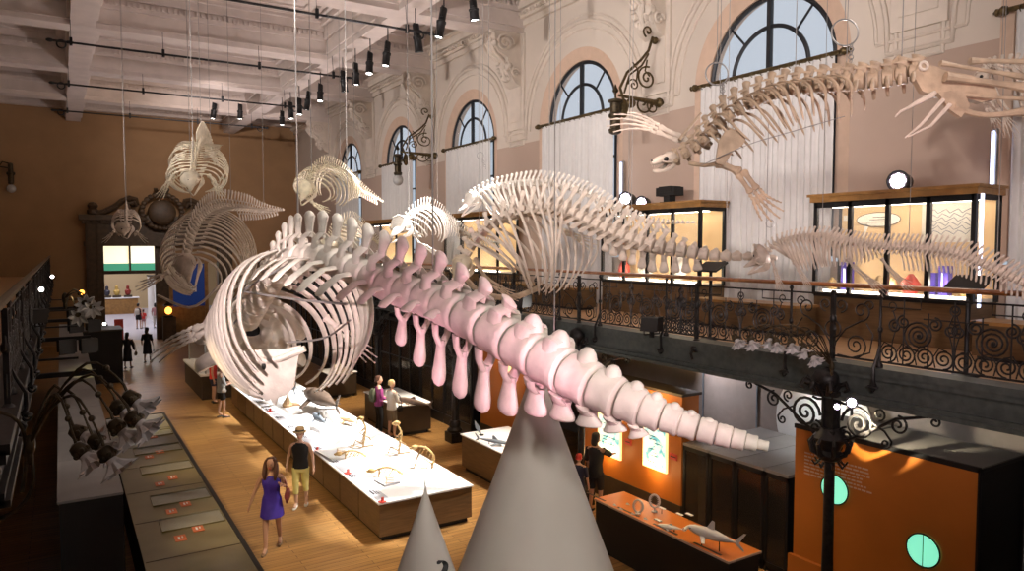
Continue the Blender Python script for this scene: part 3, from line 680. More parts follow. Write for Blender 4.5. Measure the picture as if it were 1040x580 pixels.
def chevron(fr, r, h, w, lean=0, fat=1):
    c, T, U, S = fr; b = MB(); top = c-U*r*.9
    for s in (1, -1): b.sweep([top+S*s*r*.42, top-U*h*.18+S*s*r*.34, top-U*h*.38+T*lean*.3], [w*.30, w*.25, w*.34], [r*.15, r*.15, r*.16], 7, hint=T)
    b.sweep([top-U*h*.26+T*lean*.25, top-U*h*.45+T*lean*.4, top-U*h*.62+T*lean*.6, top-U*h*.78+T*lean*.78, top-U*h*.89+T*lean*.88, top-U*h*.96+T*lean*.96, top-U*h+T*lean], [w*.32, w*.36, w*.46, w*.54, w*.52, w*.38, w*.10], [r*.15*fat, r*.17*fat, r*.20*fat, r*.24*fat, r*.23*fat, r*.16*fat, r*.05], 14, hint=T)
    return b
def rib(fr, side, w, h, sweep, ra, rb, end=150, r0=.1, off=0, n=18, start=12, early=False):
    c, T, U, S = fr; q = []; hints = []
    if early: sweep = sweep
    for k in range(n+1):
        a = math.radians(start+(end-start)*k/n)
        x = w*math.sin(a)**.85 if math.sin(a) > 0 else 0; z = -h*(1-math.cos(a))/2+r0*.6*math.cos(a)
        q.append(c+S*side*(r0*.6*(1-k/n)+x)+U*z+T*(sweep*(math.sin(a*.5)**1.5 if not early else math.sin(a) if early == 2 else math.sin(min(PI/2, a*1.25))))); hints.append(T)
    b = MB(); ra_ = [ra*(.55+.6*math.sin(PI*min(1, (k+3)/(n+3)))**.6) for k in range(n+1)]; rb_ = [rb*(.9+.3*math.sin(PI*k/n)) for k in range(n+1)]
    ra_[-1] *= .5; b.sweep(q, ra_, rb_, 7, hint=hints); return b
def flipper(t, m, pts, size, fingers=5, spread=.5, hint=None, scap=None):
    """shoulder, elbow, wrist, fingertip points; one part per long bone and per finger"""
    a, e, w, f = [V(p) for p in pts]; hint = V(hint) if hint is not None else V((0, 0, 1))
    def bone(nm, p, q, r, fl=.7):
        d = q-p; b = MB(); b.sweep([p, p+d*.08, p+d*.3, p+d*.7, p+d*.92, q], [r*.9, r*1.25, r*.8, r*.75, r*1.2, r*.85], [r*fl, r*fl*1.2, r*fl*.8, r*fl*.8, r*fl*1.2, r*fl*.8], 8, hint=hint); return b.obj(nm, m, t)
    bone('humerus', a, e, size*1.25, .9)
    ax = (w-e).normalized(); sd = ax.cross(ax.cross(hint)).normalized()
    sd = (hint-ax*hint.dot(ax)).normalized()
    bone('radius_bone', e+sd*size*.8, w+sd*size*.9, size*.85, .6); bone('ulna', e-sd*size*.8, w-sd*size*.9, size*.8, .6)
    b = MB(); nrm = ax.cross(sd)
    for k in range(6): b.ell(w+ax*size*(.6+.9*(k % 2))+sd*size*(-1.4+1.4*(k//2)), (size*.6, size*.6, size*.35), ax, sd, nrm, n=7, m=5)
    b.obj('wrist_bone', m, t)
    L = (f-w).length
    for k in range(fingers):
        s = (k-(fingers-1)/2)/((fingers-1)/2 or 1); fl = L*(1-.28*s*s-.08*s)
        d = (ax*1+sd*s*spread).normalized(); d2 = ((f-w).normalized()+sd*s*spread).normalized(); p = w+sd*s*size*1.3+ax*size*1.6
        b = MB(); nph = 5; q = [p]; 
        for j in range(nph): q.append(q[-1]+(d.lerp(d2, j/nph)).normalized()*fl/nph)
        pts2 = []; rr = []
        for j in range(nph):
            rj = size*.5*(1-.13*j); pts2 += [q[j].lerp(q[j+1], .04), q[j].lerp(q[j+1], .5), q[j].lerp(q[j+1], .93)]; rr += [rj*1.1, rj*.62, rj*1.05]
        b.sweep(pts2, rr, [x*.7 for x in rr], 6, hint=hint); b.obj('finger', m, t)
    if scap:
        o, A, B, s = scap
        b = MB(); b.prism([(-.12*s, 0), (-.42*s, .62*s), (-.34*s, .8*s), (0, .92*s), (.36*s, .8*s), (.46*s, .6*s), (.2*s, .2*s), (.12*s, 0)], V(o), A, B, s*.045)
        b.obj('scapula', m, t)
def basis(D, up):
    D = V(D).normalized(); U = V(up); U = (U-D*U.dot(D)).normalized(); return D, U, D.cross(U)
def skull_dolphin(t, m, o, D, up, L, w=None, beak=.5, jaw_open=.12, teeth=True):
    """toothed-whale skull: round braincase, dished brow, tapering beak, orbits, cheek arches, lower jaws"""
    D, U, S = basis(D, up); o = V(o); w = w or L*.42; b = MB()
    tab = [(0, .12, .14, .0), (.03, .3, .32, 0), (.1, .45, .43, .02), (.2, .50, .46, .04), (.3, .48, .44, .06), (.38, .44, .30, .0), (.46, .36, .20, -.06), (.55, .24, .15, -.10), (.7, .17, .10, -.12), (.85, .11, .07, -.12), (1.0, .04, .03, -.11)]
    sc = lambda x: x if x < .46 else .46+(x-.46)*(beak/.5)
    rs = []
    for x, a, h, z in tab:
        rs.append([o+D*(L*sc(x))+U*(w*z)+S*(w*a*math.cos(2*PI*k/16)*(1 if math.sin(2*PI*k/16) > 0 else .92))+U*(w*h*math.sin(2*PI*k/16)) for k in range(16)])
    b.rings(rs)
    b.tube([o+D*L*.30+U*w*.44+S*w*.3, o+D*L*.27+U*w*.56, o+D*L*.30+U*w*.44-S*w*.3], w*.05, 6)
    sk = b.obj('skull', m, t)
    for s in (1, -1):
        b = MB(); b.ring(o+D*L*.40+S*s*w*.40+U*w*.02, w*.13, w*.035, A=D, B=(U*.9+S*s*.35), n=14, m=5)
        b.tube([o+D*L*.46+S*s*w*.36-U*w*.08, o+D*L*.36+S*s*w*.52-U*w*.16, o+D*L*.22+S*s*w*.54-U*w*.14, o+D*L*.14+S*s*w*.46], w*.035, 6); b.obj('cheek_arch', m, sk)
    b = MB(); b.ell(o+D*L*.40+U*w*.12, (w*.10, w*.16, w*.08), D, S, U, n=8, m=5); b.obj('nostril_shade', 'ink', sk)  # black ellipsoid puts the shade of the nostril into the colour
    bl = sc(1.0)*L; j = math.tan(jaw_open)
    b = MB()
    for s in (1, -1):
        q = [o+D*L*.14+S*s*w*.5-U*w*.22, o+D*L*.3+S*s*w*.46-U*(w*.34+L*.1*j), o+D*(L*.3+(bl-L*.3)*.45)+S*s*w*.24-U*(w*.32+L*.35*j), o+D*bl*.97+S*s*w*.03-U*(w*.26+L*.7*j)]
        b.sweep(curve(q, 10), [w*x for x in (.1, .13, .14, .12, .1, .08, .07, .06, .055, .05, .03)], [w*.03]*11, 7, hint=U)
    b.obj('lower_jaw', m, t)
    return sk
def skull_seal(t, m, o, D, up, L):
    D, U, S = basis(D, up); o = V(o); w = L*.58; b = MB()
    tab = [(0, .2, .2, 0), (.04, .38, .32, 0), (.14, .47, .40, .02), (.3, .46, .40, .05), (.42, .30, .32, .04), (.5, .19, .27, .03), (.6, .24, .28, .02), (.75, .25, .25, -.02), (.88, .22, .20, -.06), (1, .14, .12, -.09)]
    b.rings([[o+D*(L*x)+U*(w*z)+S*(w*a*math.cos(2*PI*k/16))+U*(w*h*math.sin(2*PI*k/16)) for k in range(16)] for x, a, h, z in tab])
    sk = b.obj('skull', m, t)
    for s in (1, -1):
        b = MB(); b.tube(curve([o+D*L*.2+S*s*w*.42-U*w*.1, o+D*L*.35+S*s*w*.56-U*w*.12, o+D*L*.5+S*s*w*.52-U*w*.1, o+D*L*.66+S*s*w*.26-U*w*.04], 8), w*.05, 6); b.obj('cheek_arch', m, sk)
        b = MB(); b.ell(o+D*L*.50+S*s*w*.30+U*w*.06, (w*.17, w*.11, w*.15), D, S, U, n=10, m=6); b.obj('eye_socket_shade', 'ink', sk)  # black blob paints in the shade of the hollow socket
    b = MB(); b.ell(o+D*L*.97-U*w*.0, (w*.06, w*.12, w*.1), D, S, U, n=8, m=5); b.obj('nose_opening_shade', 'ink', sk)  # shade of the nose opening coloured in as a black ellipsoid
    b = MB()
    for s in (1, -1): b.sweep(curve([o+D*L*.2+S*s*w*.40-U*w*.1, o+D*L*.26+S*s*w*.40-U*w*.42, o+D*L*.6+S*s*w*.28-U*w*.62, o+D*L*.92+S*s*w*.08-U*w*.62], 9), [w*x for x in (.07, .12, .14, .12, .11, .1, .1, .1, .09, .08)], w*.045, 7, hint=U)
    b.obj('lower_jaw', m, t)
    b = MB()
    for s in (1, -1):
        for k in range(5): b.lathe([(w*.035, 0), (w*.03, w*.04), (.001, w*(.11 if k < 4 else .2))], 6, o+D*L*(.66+.065*k)+S*s*w*(.2-.02*k)-U*w*.2, D, S, -U)
    b.obj('teeth', m, sk)
    return sk

def build_skeleton(name, label, cat, ctrl, m, nv, R, HS, WS, TL, L_fac=.8, up=(0, 0, 1), lean=.3, TWf=.8, droop=.0, ribs=None, chev=None, neck=0, arch=True, cables=(), sag=None, group=None, paddle=1, tip=.97, droop_tab=None, tsw=0, hyf=0, pos=None):
    pts, LT = catmull(ctrl, nv-1)
    if pos: pts = pos
    fr = frames(pts, up); sps = [((pts[min(i+1, nv-1)]-pts[max(i-1, 0)]).length)/(min(i+1, nv-1)-max(i-1, 0)) for i in range(nv)]; sp = LT/(nv-1)
    org = pts[nv//3]; t = thing(name, label, cat, org, group)
    g = lambda tab, u: lerp_tab(tab, u) if isinstance(tab, (list, tuple)) else tab
    for i in range(nv):
        u = i/(nv-1); r = g(R, u); sp = sps[i]
        b = vertebra(fr[i], r, sp*L_fac, g(HS, u), g(WS, u)*sp, g(lean, u)*g(HS, u), g(TL, u), sp*TWf*(1-.3*u), droop=g(droop, u)*g(TL, u), arch=arch and g(HS, u) > r*.6, paddle=paddle, tsweep=tsw*g(TL, u), hy=hyf*sp)
        b.obj('vertebra', m, t)
    if ribs:
        n, i0, i1 = ribs['n'], ribs['i0'], ribs['i1']
        for k in range(n):
            f = k/(n-1); i = i0+(i1-i0)*f; j = int(i); c0, c1 = fr[j], fr[min(j+1, nv-1)]; w_ = i-j
            F_ = (c0[0].lerp(c1[0], w_), c0[1], c0[2], c0[3]); r = g(R, j/(nv-1))
            for s in (1, -1):
                rib(F_, s, g(ribs['w'], f), g(ribs['h'], f), g(ribs['sweep'], f), g(ribs['ra'], f), g(ribs['rb'], f), end=g(ribs.get('end', 150), f), r0=r, start=ribs.get('start', 12), early=ribs.get('early', False)).obj('rib', m, t)
    if chev:
        i0, i1, h, w = chev['i0'], chev['i1'], chev['h'], chev['w']
        for i in range(i0, i1):
            f = (i-i0)/(i1-i0); a, b2 = fr[i], fr[min(i+1, nv-1)]
            F_ = ((a[0]+b2[0])/2, a[1], a[2], a[3]); sp = sps[i]; chevron(F_, g(R, i/(nv-1)), g(h, f), g(w, f)*sp, g(chev.get('lean', .1), f), chev.get('fat', 1)).obj('chevron_bone', m, t)
    for c in cables:
        i, zt = c[0], c[1]; p = pts[i]; b = MB(); r = g(R, i/(nv-1))
        b.tube([p+V((0, 0, r)), V((p.x, p.y, zt))], c[2] if len(c) > 2 else .008, 5); b.obj('suspension_cable', 'cable', t)
    return t, pts, fr, sp

# ---------------------------------------------------------------- A: the great whale
A = [P(252, 322, 13.2), P(269, 292, 12.5), P(290, 268, 11.6), P(320, 261, 10.5), P(353, 271, 9.6), P(395, 290, 8.6), P(440, 306, 7.8), P(480, 325, 7.15), P(520, 347, 6.65), P(560, 369, 6.25), P(610, 396, 5.9), P(660, 418, 5.7), P(715, 437, 5.55), P(778, 453, 5.4)]
dense, _ = catmull(A, 3000)
def on_px(x):
    return min(dense, key=lambda p: abs(520+F_PX*(p-CO).dot(CR)/(p-CO).dot(CF)-x))
pxl = [775, 763, 750, 735, 718, 699.5, 681.5, 662, 641, 616, 590, 563, 536, 509, 484, 461, 440, 420, 401.5, 384.5, 368.5, 353.5, 339.5, 326.5, 314.5, 303.5]
tailp = [on_px(x) for x in pxl]; e0 = tailp[-1]; idx = dense.index(e0)
front = [dense[int(idx*k/10)] for k in range(10)]
posA = front+tailp[::-1]; nv = len(posA)     # 36, head to tail
q = lambda i: i/(nv-1)
t, pts, fr, sp = build_skeleton('hanging_whale_skeleton', 'huge cream and pink whale skeleton in front, tail pointing at the lower right', 'skeleton', A, 'ivory_bone', nv, pos=posA,
    R=[(0, .24), (q(8), .24), (q(12), .20), (q(16), .20), (q(21), .212), (q(24), .212), (q(25), .200), (q(27), .158), (q(29), .118), (q(31), .096), (q(33), .078), (q(34), .06), (1, .04)],
    HS=[(0, .12), (q(5), .30), (q(9), .52), (q(14), .50), (q(17), .45), (q(19), .38), (q(21), .27), (q(22), .21), (q(23), .17), (q(25), .12), (q(27), .06), (q(30), .03), (q(33), .0), (1, 0)],
    WS=[(0, .5), (q(12), .5), (q(16), .42), (q(20), .42), (q(22), .42), (q(25), .55), (q(27), .6), (1, .6)],
    TL=[(0, .14), (q(7), .2), (q(10), .55), (q(14), .50), (q(17), .26), (q(20), .10), (q(21), .0), (1, 0)], L_fac=.97, lean=[(0, .0), (q(12), .1), (q(17), .35), (q(21), .4), (q(23), .1), (1, .0)], TWf=.55, droop=.6, paddle=1.6, tsw=.15, hyf=0,
    ribs=dict(n=11, i0=0, i1=10.3, w=[(0, .62), (.2, .94), (.6, 1.02), (.85, 1.02), (1, .95)], h=[(0, 1.2), (.3, 1.95), (.7, 2.1), (1, 1.7)], sweep=[(0, .12), (1, .35)], ra=.078, rb=.024, end=[(0, 165), (.4, 155), (1, 132)]),
    chev=dict(i0=17, i1=28, h=[(0, .47), (.09, .60), (.18, .69), (.36, .66), (.46, .50), (.55, .34), (.64, .24), (.73, .17), (.82, .12), (1, .07)], w=[(0, .38), (.3, .46), (.5, .66), (.7, .85), (1, .85)], lean=[(0, -.02), (.5, .06), (1, .06)], fat=1.3),
    cables=((10, ZC, .010), (14, ZC, .005), (19, ZC, .010), (24, ZC, .005)))
# skull seen from behind: broad occiput with the round opening, jaws running on ahead
o = P(256, 336, 13.9); Df = (P(252, 338, 17.5)-o).normalized(); D, U, S = basis(Df, (0, 0, 1))
S = -S if S.dot(CR) < 0 else S
b = MB(); W = .88
n = 26; rs = []
for (rr, dz) in ((.19, .0), (.25, -.06), (.45, -.05), (.72, .02), (.95, .16), (1.0, .34), (.8, .6)):
    rs.append([o+S*(W*rr*math.cos(2*PI*k/n)*(1.05))+U*(W*rr*math.sin(2*PI*k/n)*(.78 if math.sin(2*PI*k/n) > 0 else .62))+D*dz for k in range(n)])
b.rings(rs, cap=False)
b.lathe([(.165, 0), (.155, .12), (.14, .3), (.001, .32)], 18, o, S, U, D, cap=False)
sk = b.obj('skull', 'ivory_bone', t)
MB().lathe([(.001, .16), (.15, .16), (.13, .3), (.001, .3)], 18, o, S, U, D, cap=False).obj('skull_opening_shade', 'ink', sk)  # black plug: the shade inside the opening is put in as colour
for s in (1, -1):
    b = MB(); b.ell(o+S*s*.26-U*.1-D*.04, (.12, .17, .12), S, U, D, n=12, m=8); b.obj('occipital_knob', 'ivory_bone', sk)
    b = MB(); b.sweep(curve([o+S*s*.8+D*.2-U*.05, o+S*s*1.0+D*.5+U*.0, o+S*s*.9+D*1.0+U*.05, o+S*s*.55+D*1.7], 10), [.16, .2, .2, .17, .14, .12, .12, .12, .1, .1, .08], .09, 8, hint=U); b.obj('cheek_arch', 'ivory_bone', sk)
    b = MB(); b.sweep(curve([o+S*s*.62+D*.1-U*.42, o+S*s*.98+D*.7-U*.62, o+S*s*.95+D*1.9-U*.68, o+S*s*.5+D*3.3-U*.5, o+S*s*.08+D*4.0-U*.42], 16), [.14]*3+[.13]*6+[.11]*8, .07, 8, hint=U); b.obj('lower_jaw', 'ivory_bone', t)
b = MB(); b.sweep([o+D*.5+U*.1, o+D*1.2+U*.15, o+D*2.2+U*.0, o+D*3.2-U*.2, o+D*3.9-U*.35], [.72, .5, .34, .2, .06], [.28, .2, .13, .08, .04], 12, hint=S); b.obj('upper_jaw', 'ivory_bone', sk)
# breastbone plate at the bottom of the ribcage
o = P(270, 378, 10.9); Bp = V((0, 0, -1)); A_ = CR*1.0
poly = [(-.52, -.25), (-.3, -.33), (0, -.36), (.3, -.36), (.55, -.42), (.47, -.05), (.42, .22), (.30, .36), (.16, .40), (.12, .52), (.05, .42), (-.02, .45), (-.1, .38), (-.24, .34), (-.30, .18), (-.42, .0)]
b = MB(); b.prism(poly, o, A_, (Bp+CF*.15).normalized(), .05); q = b.obj('breastbone', 'ivory_bone', t)
b = MB(); b.sweep(curve([P(234, 358, 10.9), P(252, 365, 10.85), P(280, 365, 10.8), P(310, 354, 10.8)], 8), .05, .045, 7); b.obj('breastbone_rim', 'ivory_bone', q)
b = MB(); b.ell(P(268, 371, 10.86), (.035, .035, .075), n=8, m=6); b.obj('hole_shade', 'ink', q)  # black bead painted in for the shade of the small opening
# flippers
flipper(t, 'ivory_bone', [P(236, 322, 12.6), P(216, 330, 12.9), P(198, 338, 13.1), P(158, 372, 13.6)], .075, 4, .05, hint=(0, 0, 1))
flipper(t, 'ivory_bone', [P(330, 322, 12.6), P(343, 333, 12.6), P(352, 341, 12.6), P(381, 362, 12.6)], .055, 4, .14, hint=(0, 0, 1))
# steel support rods and hoop
for q_, r_ in (([P(216, 337, 12), P(240, 302, 11.2), P(268, 282, 10.8), P(306, 262, 10.9)], .018), ([P(246, 296, 11), P(300, 304, 10.6), P(352, 309, 10.2)], .018), ([P(292, 348, 10.9), P(330, 343, 10.4), P(356, 325, 10.1)], .015), ([P(222, 352, 11.6), P(232, 335, 11.4), P(246, 320, 11.3)], .018)):
    b = MB(); b.tube(curve(q_, 12), r_, 6); b.obj('support_rod', 'steel_wire', t)
TA = t

# ---------------------------------------------------------------- B: small whale head-on, upper left
Bc = [P(195, 182, 15.2), P(196, 171, 15.5), P(198, 158, 16.0), P(203, 147, 16.8), P(210, 146, 17.8), P(216, 154, 18.6), P(222, 168, 19.2)]
t, pts, fr, sp = build_skeleton('hanging_orca_skeleton', 'toothed whale skeleton facing the viewer, highest on the left under the ceiling', 'skeleton', Bc, 'cream_bone', 34,
    R=[(0, .06), (.5, .07), (1, .03)], HS=[(0, .1), (.3, .4), (.5, .48), (.75, .25), (.92, .05), (1, 0)], WS=.55, TL=[(0, .12), (.3, .4), (.6, .35), (.9, .1), (1, 0)], lean=.1, TWf=.5, up=lambda u: (0, -.3, 1) if u > .3 else (CF*-.3+V((0, 0, 1))),
    ribs=dict(n=11, i0=1, i1=13, w=[(0, .4), (.3, .6), (1, .58)], h=[(0, .55), (.4, .95), (1, .9)], sweep=[(0, .2), (1, .35)], ra=.020, rb=.014, end=[(0, 160), (1, 130)]), chev=dict(i0=20, i1=31, h=.14, w=.5), cables=((4, ZC, .008), (16, ZC, .006), (26, ZC, .006)))
sk = skull_dolphin(t, 'cream_bone', P(194, 179, 15.1), P(190, 205, 14.3)-P(194, 179, 15.2), (CF*-1), .62, .40, beak=.5)
for s, px in ((-1, 165), (1, 232)):
    flipper(t, 'cream_bone', [P(194+s*18, 178, 15.2), P(194+s*23, 185, 15.1), P(194+s*26, 190, 15.1), P(194+s*34, 200, 15)], .035, 4, .2)
flip = None
# ---------------------------------------------------------------- C: large grey whale head-on, left
Cc = [P(188, 268, 16.8), P(191, 252, 17.1), P(196, 235, 17.5), P(205, 220, 18.2), P(222, 211, 19.4), P(246, 211, 20.6), P(266, 214, 21.8), P(287, 213, 23)]
t, pts, fr, sp = build_skeleton('hanging_whale_skeleton', 'greyish brown whale skeleton over the portal, ribs hanging low and tail to the right', 'skeleton', Cc, 'aged_bone', 44,
    R=[(0, .10), (.5, .12), (1, .04)], HS=[(0, .15), (.2, .3), (.45, .42), (.7, .34), (.9, .12), (1, .02)], WS=.5, TL=[(0, .2), (.3, .38), (.6, .42), (.85, .2), (1, 0)], lean=.15, TWf=.55, up=lambda u: (CF*-.7+V((0, 0, .6))) if u < .12 else (CF*-.4+V((0, 0, 1))),
    ribs=dict(n=15, i0=1, i1=15, w=[(0, .6), (.25, .9), (1, 1.02)], h=[(0, 1.1), (.3, 1.9), (1, 2.3)], sweep=[(0, -.2), (.5, .1), (1, .3)], ra=.032, rb=.018, end=[(0, 160), (1, 135)]), chev=dict(i0=26, i1=41, h=[(0, .3), (1, .1)], w=.5), cables=((6, ZC, .007), (24, ZC, .007), (36, ZC, .006)))
skull_dolphin(t, 'aged_bone', P(189, 264, 16.6), P(190, 290, 15.6)-P(189, 264, 16.6), (CF*-1), 1.0, .5, beak=.6)
flipper(t, 'aged_bone', [P(172, 276, 16.2), P(163, 281, 16.2), P(157, 284, 16.2), P(140, 292, 16)], .05, 4, .15)
b = MB(); b.tube(curve([P(160, 300, 16.5), P(195, 312, 16.2), P(225, 288, 16.2)], 10), .03, 6); b.obj('breastbone', 'aged_bone', t)
# ---------------------------------------------------------------- D: tiny dolphin head-on, far left
Dc = [P(128, 226, 21), P(128, 219, 21.3), P(128, 214, 22), P(129, 213, 23), P(130, 217, 24)]
t, pts, fr, sp = build_skeleton('hanging_dolphin_skeleton', 'smallest skeleton, a dolphin facing the viewer in front of the portal', 'skeleton', Dc, 'rose_bone', 24,
    R=.05, HS=[(0, .1), (.5, .25), (1, .02)], WS=.5, TL=[(0, .1), (.5, .2), (1, 0)], ribs=dict(n=8, i0=1, i1=10, w=.36, h=[(0, .6), (1, .85)], sweep=.2, ra=.022, rb=.018), cables=((3, ZC, .007), (14, ZC, .007)))
skull_dolphin(t, 'rose_bone', P(126, 230, 21), P(124, 247, 20.2)-P(126, 230, 21), (CF*-1), .6, .42, beak=.4)
for s in (1, -1): flipper(t, 'rose_bone', [P(127+s*11, 235, 21), P(127+s*14, 238, 21), P(127+s*16, 240, 21), P(127+s*23, 244, 21)], .032, 3, .15)
# ---------------------------------------------------------------- E: compact whale, centre left
Ec = [P(312, 186, 20.0), P(318, 176, 20.3), P(328, 170, 20.8), P(340, 172, 21.5), P(354, 182, 22.3), P(370, 194, 23.2), P(388, 204, 24)]
t, pts, fr, sp = build_skeleton('hanging_beluga_skeleton', 'compact cream whale skeleton below the farthest arched window', 'skeleton', Ec, 'cream_bone', 40,
    R=[(0, .07), (.5, .085), (1, .03)], HS=[(0, .12), (.25, .3), (.6, .26), (.9, .1), (1, .02)], WS=.5, TL=[(0, .1), (.3, .28), (.6, .26), (.9, .1), (1, 0)], up=(.15, 0, 1), TWf=.5,
    ribs=dict(n=13, i0=1, i1=17, w=[(0, .5), (.4, .72), (1, .66)], h=[(0, .8), (.4, 1.25), (1, .95)], sweep=[(0, .05), (1, .4)], ra=.026, rb=.018, end=[(0, 160), (1, 115)]), chev=dict(i0=22, i1=37, h=.17, w=.5), cables=((3, ZC, .012), (12, ZC, .006), (26, ZC, .006)))
skull_dolphin(t, 'cream_bone', P(313, 188, 20.2), P(301, 210, 19.2)-P(313, 188, 20.2), (CF*-1+V((0, 0, .3))), .85, .5, beak=.45)
flipper(t, 'cream_bone', [P(316, 204, 19.6), P(320, 208, 19.5), P(324, 210, 19.5), P(334, 214, 19.5)], .04, 4, .2)
# ---------------------------------------------------------------- F: dolphin, centre
Fc = [P(410, 228, 17.2), P(420, 216, 17.4), P(432, 211, 17.8), P(446, 217, 18.4), P(458, 228, 19), P(472, 238, 19.6), P(492, 244, 20.3), P(515, 248, 21)]
t, pts, fr, sp = build_skeleton('hanging_dolphin_skeleton', 'white dolphin skeleton with arched back behind the pink neural spines of the great whale', 'skeleton', Fc, 'ivory_bone', 46,
    R=[(0, .05), (.5, .06), (1, .02)], HS=[(0, .1), (.25, .27), (.6, .2), (.9, .06), (1, .01)], WS=.45, TL=[(0, .08), (.3, .2), (.6, .18), (.9, .06), (1, 0)], TWf=.45,
    ribs=dict(n=13, i0=1, i1=16, w=[(0, .3), (.4, .5), (1, .44)], h=[(0, .6), (.4, .98), (1, .7)], sweep=[(0, .05), (1, .3)], ra=.02, rb=.014, end=[(0, 160), (1, 110)]), chev=dict(i0=24, i1=42, h=.12, w=.5), cables=((2, ZC, .01), (14, ZC, .006), (34, ZC, .006)))
skull_dolphin(t, 'ivory_bone', P(411, 226, 17.2), P(394, 240, 16.4)-P(411, 226, 17.2), (0, 0, 1), .85, .48, beak=.5)
flipper(t, 'ivory_bone', [P(424, 246, 17.0), P(432, 250, 17), P(438, 254, 17), P(452, 264, 17)], .03, 4, .1)
# ---------------------------------------------------------------- F2: far skeleton mostly hidden
Gc = [P(336, 244, 25), P(344, 230, 25), P(356, 224, 25.3), P(368, 230, 26), P(378, 242, 26.6), P(392, 252, 27)]
t, pts, fr, sp = build_skeleton('hanging_dolphin_skeleton', 'dolphin skeleton peeping over the great whale, only its arched spine showing', 'skeleton', Gc, 'cream_bone', 40,
    R=.06, HS=[(0, .15), (.3, .3), (.8, .2), (1, .02)], WS=.45, TL=[(0, .1), (.5, .25), (1, 0)], TWf=.45,
    ribs=dict(n=10, i0=1, i1=14, w=.5, h=.9, sweep=.2, ra=.025, rb=.016), cables=((8, ZC, .008),))
skull_dolphin(t, 'cream_bone', P(338, 244, 25), P(326, 262, 24.5)-P(338, 244, 25), (0, 0, 1), 1.0, .6)
# ---------------------------------------------------------------- G: sea-cow like skeleton over the right balcony front
Hc = [P(470, 266, 12.9), P(480, 248, 12.9), P(498, 228, 12.8), P(522, 217, 12.6), P(552, 212, 12.4), P(580, 217, 12.1), P(606, 229, 11.8), P(634, 241, 11.5), P(664, 250, 11.2), P(696, 255, 11), P(728, 260, 10.8), P(764, 261, 10.5), P(784, 262, 10.35)]
t, pts, fr, sp = build_skeleton('hanging_sea_cow_skeleton', 'long tan skeleton with deep ribcage over the balcony, thin tail to the right', 'skeleton', Hc, 'rose_bone', 36,
    R=[(0, .08), (.3, .11), (.5, .135), (.75, .115), (.85, .085), (1, .035)], HS=[(0, .12), (.2, .2), (.32, .36), (.55, .38), (.68, .28), (.75, .14), (.82, .06), (1, .02)], WS=.48, TL=[(0, .1), (.25, .18), (.45, .35), (.65, .32), (.74, .12), (.8, 0), (1, 0)], L_fac=.82, lean=.3, TWf=.7, droop=.35, paddle=1.4,
    ribs=dict(n=12, i0=2, i1=14, early=2, w=[(0, .42), (.3, .68), (.7, .72), (1, .62)], h=[(0, .85), (.3, 1.38), (.7, 1.5), (1, 1.2)], sweep=[(0, .1), (.5, .36), (1, .40)], ra=.022, rb=.015, end=[(0, 168), (.6, 162), (.85, 140), (1, 112)]),
    chev=dict(i0=19, i1=29, h=[(0, .22), (.5, .30), (.85, .22), (1, .08)], w=.85, lean=.04, fat=1.2), cables=((4, ZC, .005), (12, ZC, .005), (22, ZC, .005), (31, ZC, .005)))
skull_dolphin(t, 'cream_bone', P(474, 262, 12.9), P(457, 288, 12.5)-P(474, 262, 12.9), (CF*-.3+V((-.6, 0, 1))), .78, .36, beak=.45)
b = MB(); b.sweep(curve([P(472, 282, 12.6), P(490, 298, 12.4), P(520, 302, 12.3), P(548, 292, 12.2)], 12), .05, .03, 7); b.obj('breastbone', 'tan_bone', t)
flipper(t, 'tan_bone', [P(482, 262, 12.4), P(494, 284, 12.3), P(506, 292, 12.2), P(528, 298, 12.1)], .035, 5, .15)
# ---------------------------------------------------------------- H: white skeleton behind it
Ic = [P(480, 200, 14.9), P(496, 192, 14.9), P(518, 187, 14.8), P(545, 185, 14.6), P(572, 188, 14.4), P(598, 197, 14.2), P(624, 210, 14), P(648, 221, 13.9), P(672, 226, 13.8), P(704, 226, 13.7)]
t, pts, fr, sp = build_skeleton('hanging_dolphin_skeleton', 'white skeleton with small beaked head above the tan ribcage', 'skeleton', Ic, 'ivory_bone', 50,
    R=[(0, .07), (.5, .075), (1, .02)], HS=[(0, .1), (.3, .19), (.6, .15), (.85, .06), (1, .01)], WS=.5, TL=[(0, .1), (.4, .14), (.7, .12), (.9, .06), (1, 0)], TWf=.55, lean=.3, paddle=1.5,
    ribs=dict(n=14, i0=1, i1=18, w=[(0, .3), (.4, .48), (1, .4)], h=[(0, .5), (.4, .85), (1, .75)], sweep=[(0, .1), (1, .35)], ra=.022, rb=.016, end=[(0, 160), (1, 115)]), chev=dict(i0=28, i1=44, h=.15, w=.6), cables=((4, ZC, .006), (20, ZC, .006), (36, ZC, .006)))
skull_dolphin(t, 'ivory_bone', P(484, 200, 14.9), P(464, 213, 14.5)-P(484, 200, 14.9), (0, 0, 1), .62, .34, beak=.45, jaw_open=.2)
flipper(t, 'cream_bone', [P(560, 226, 14.0), P(575, 236, 13.9), P(584, 240, 13.9), P(604, 246, 13.8)], .035, 5, .35)
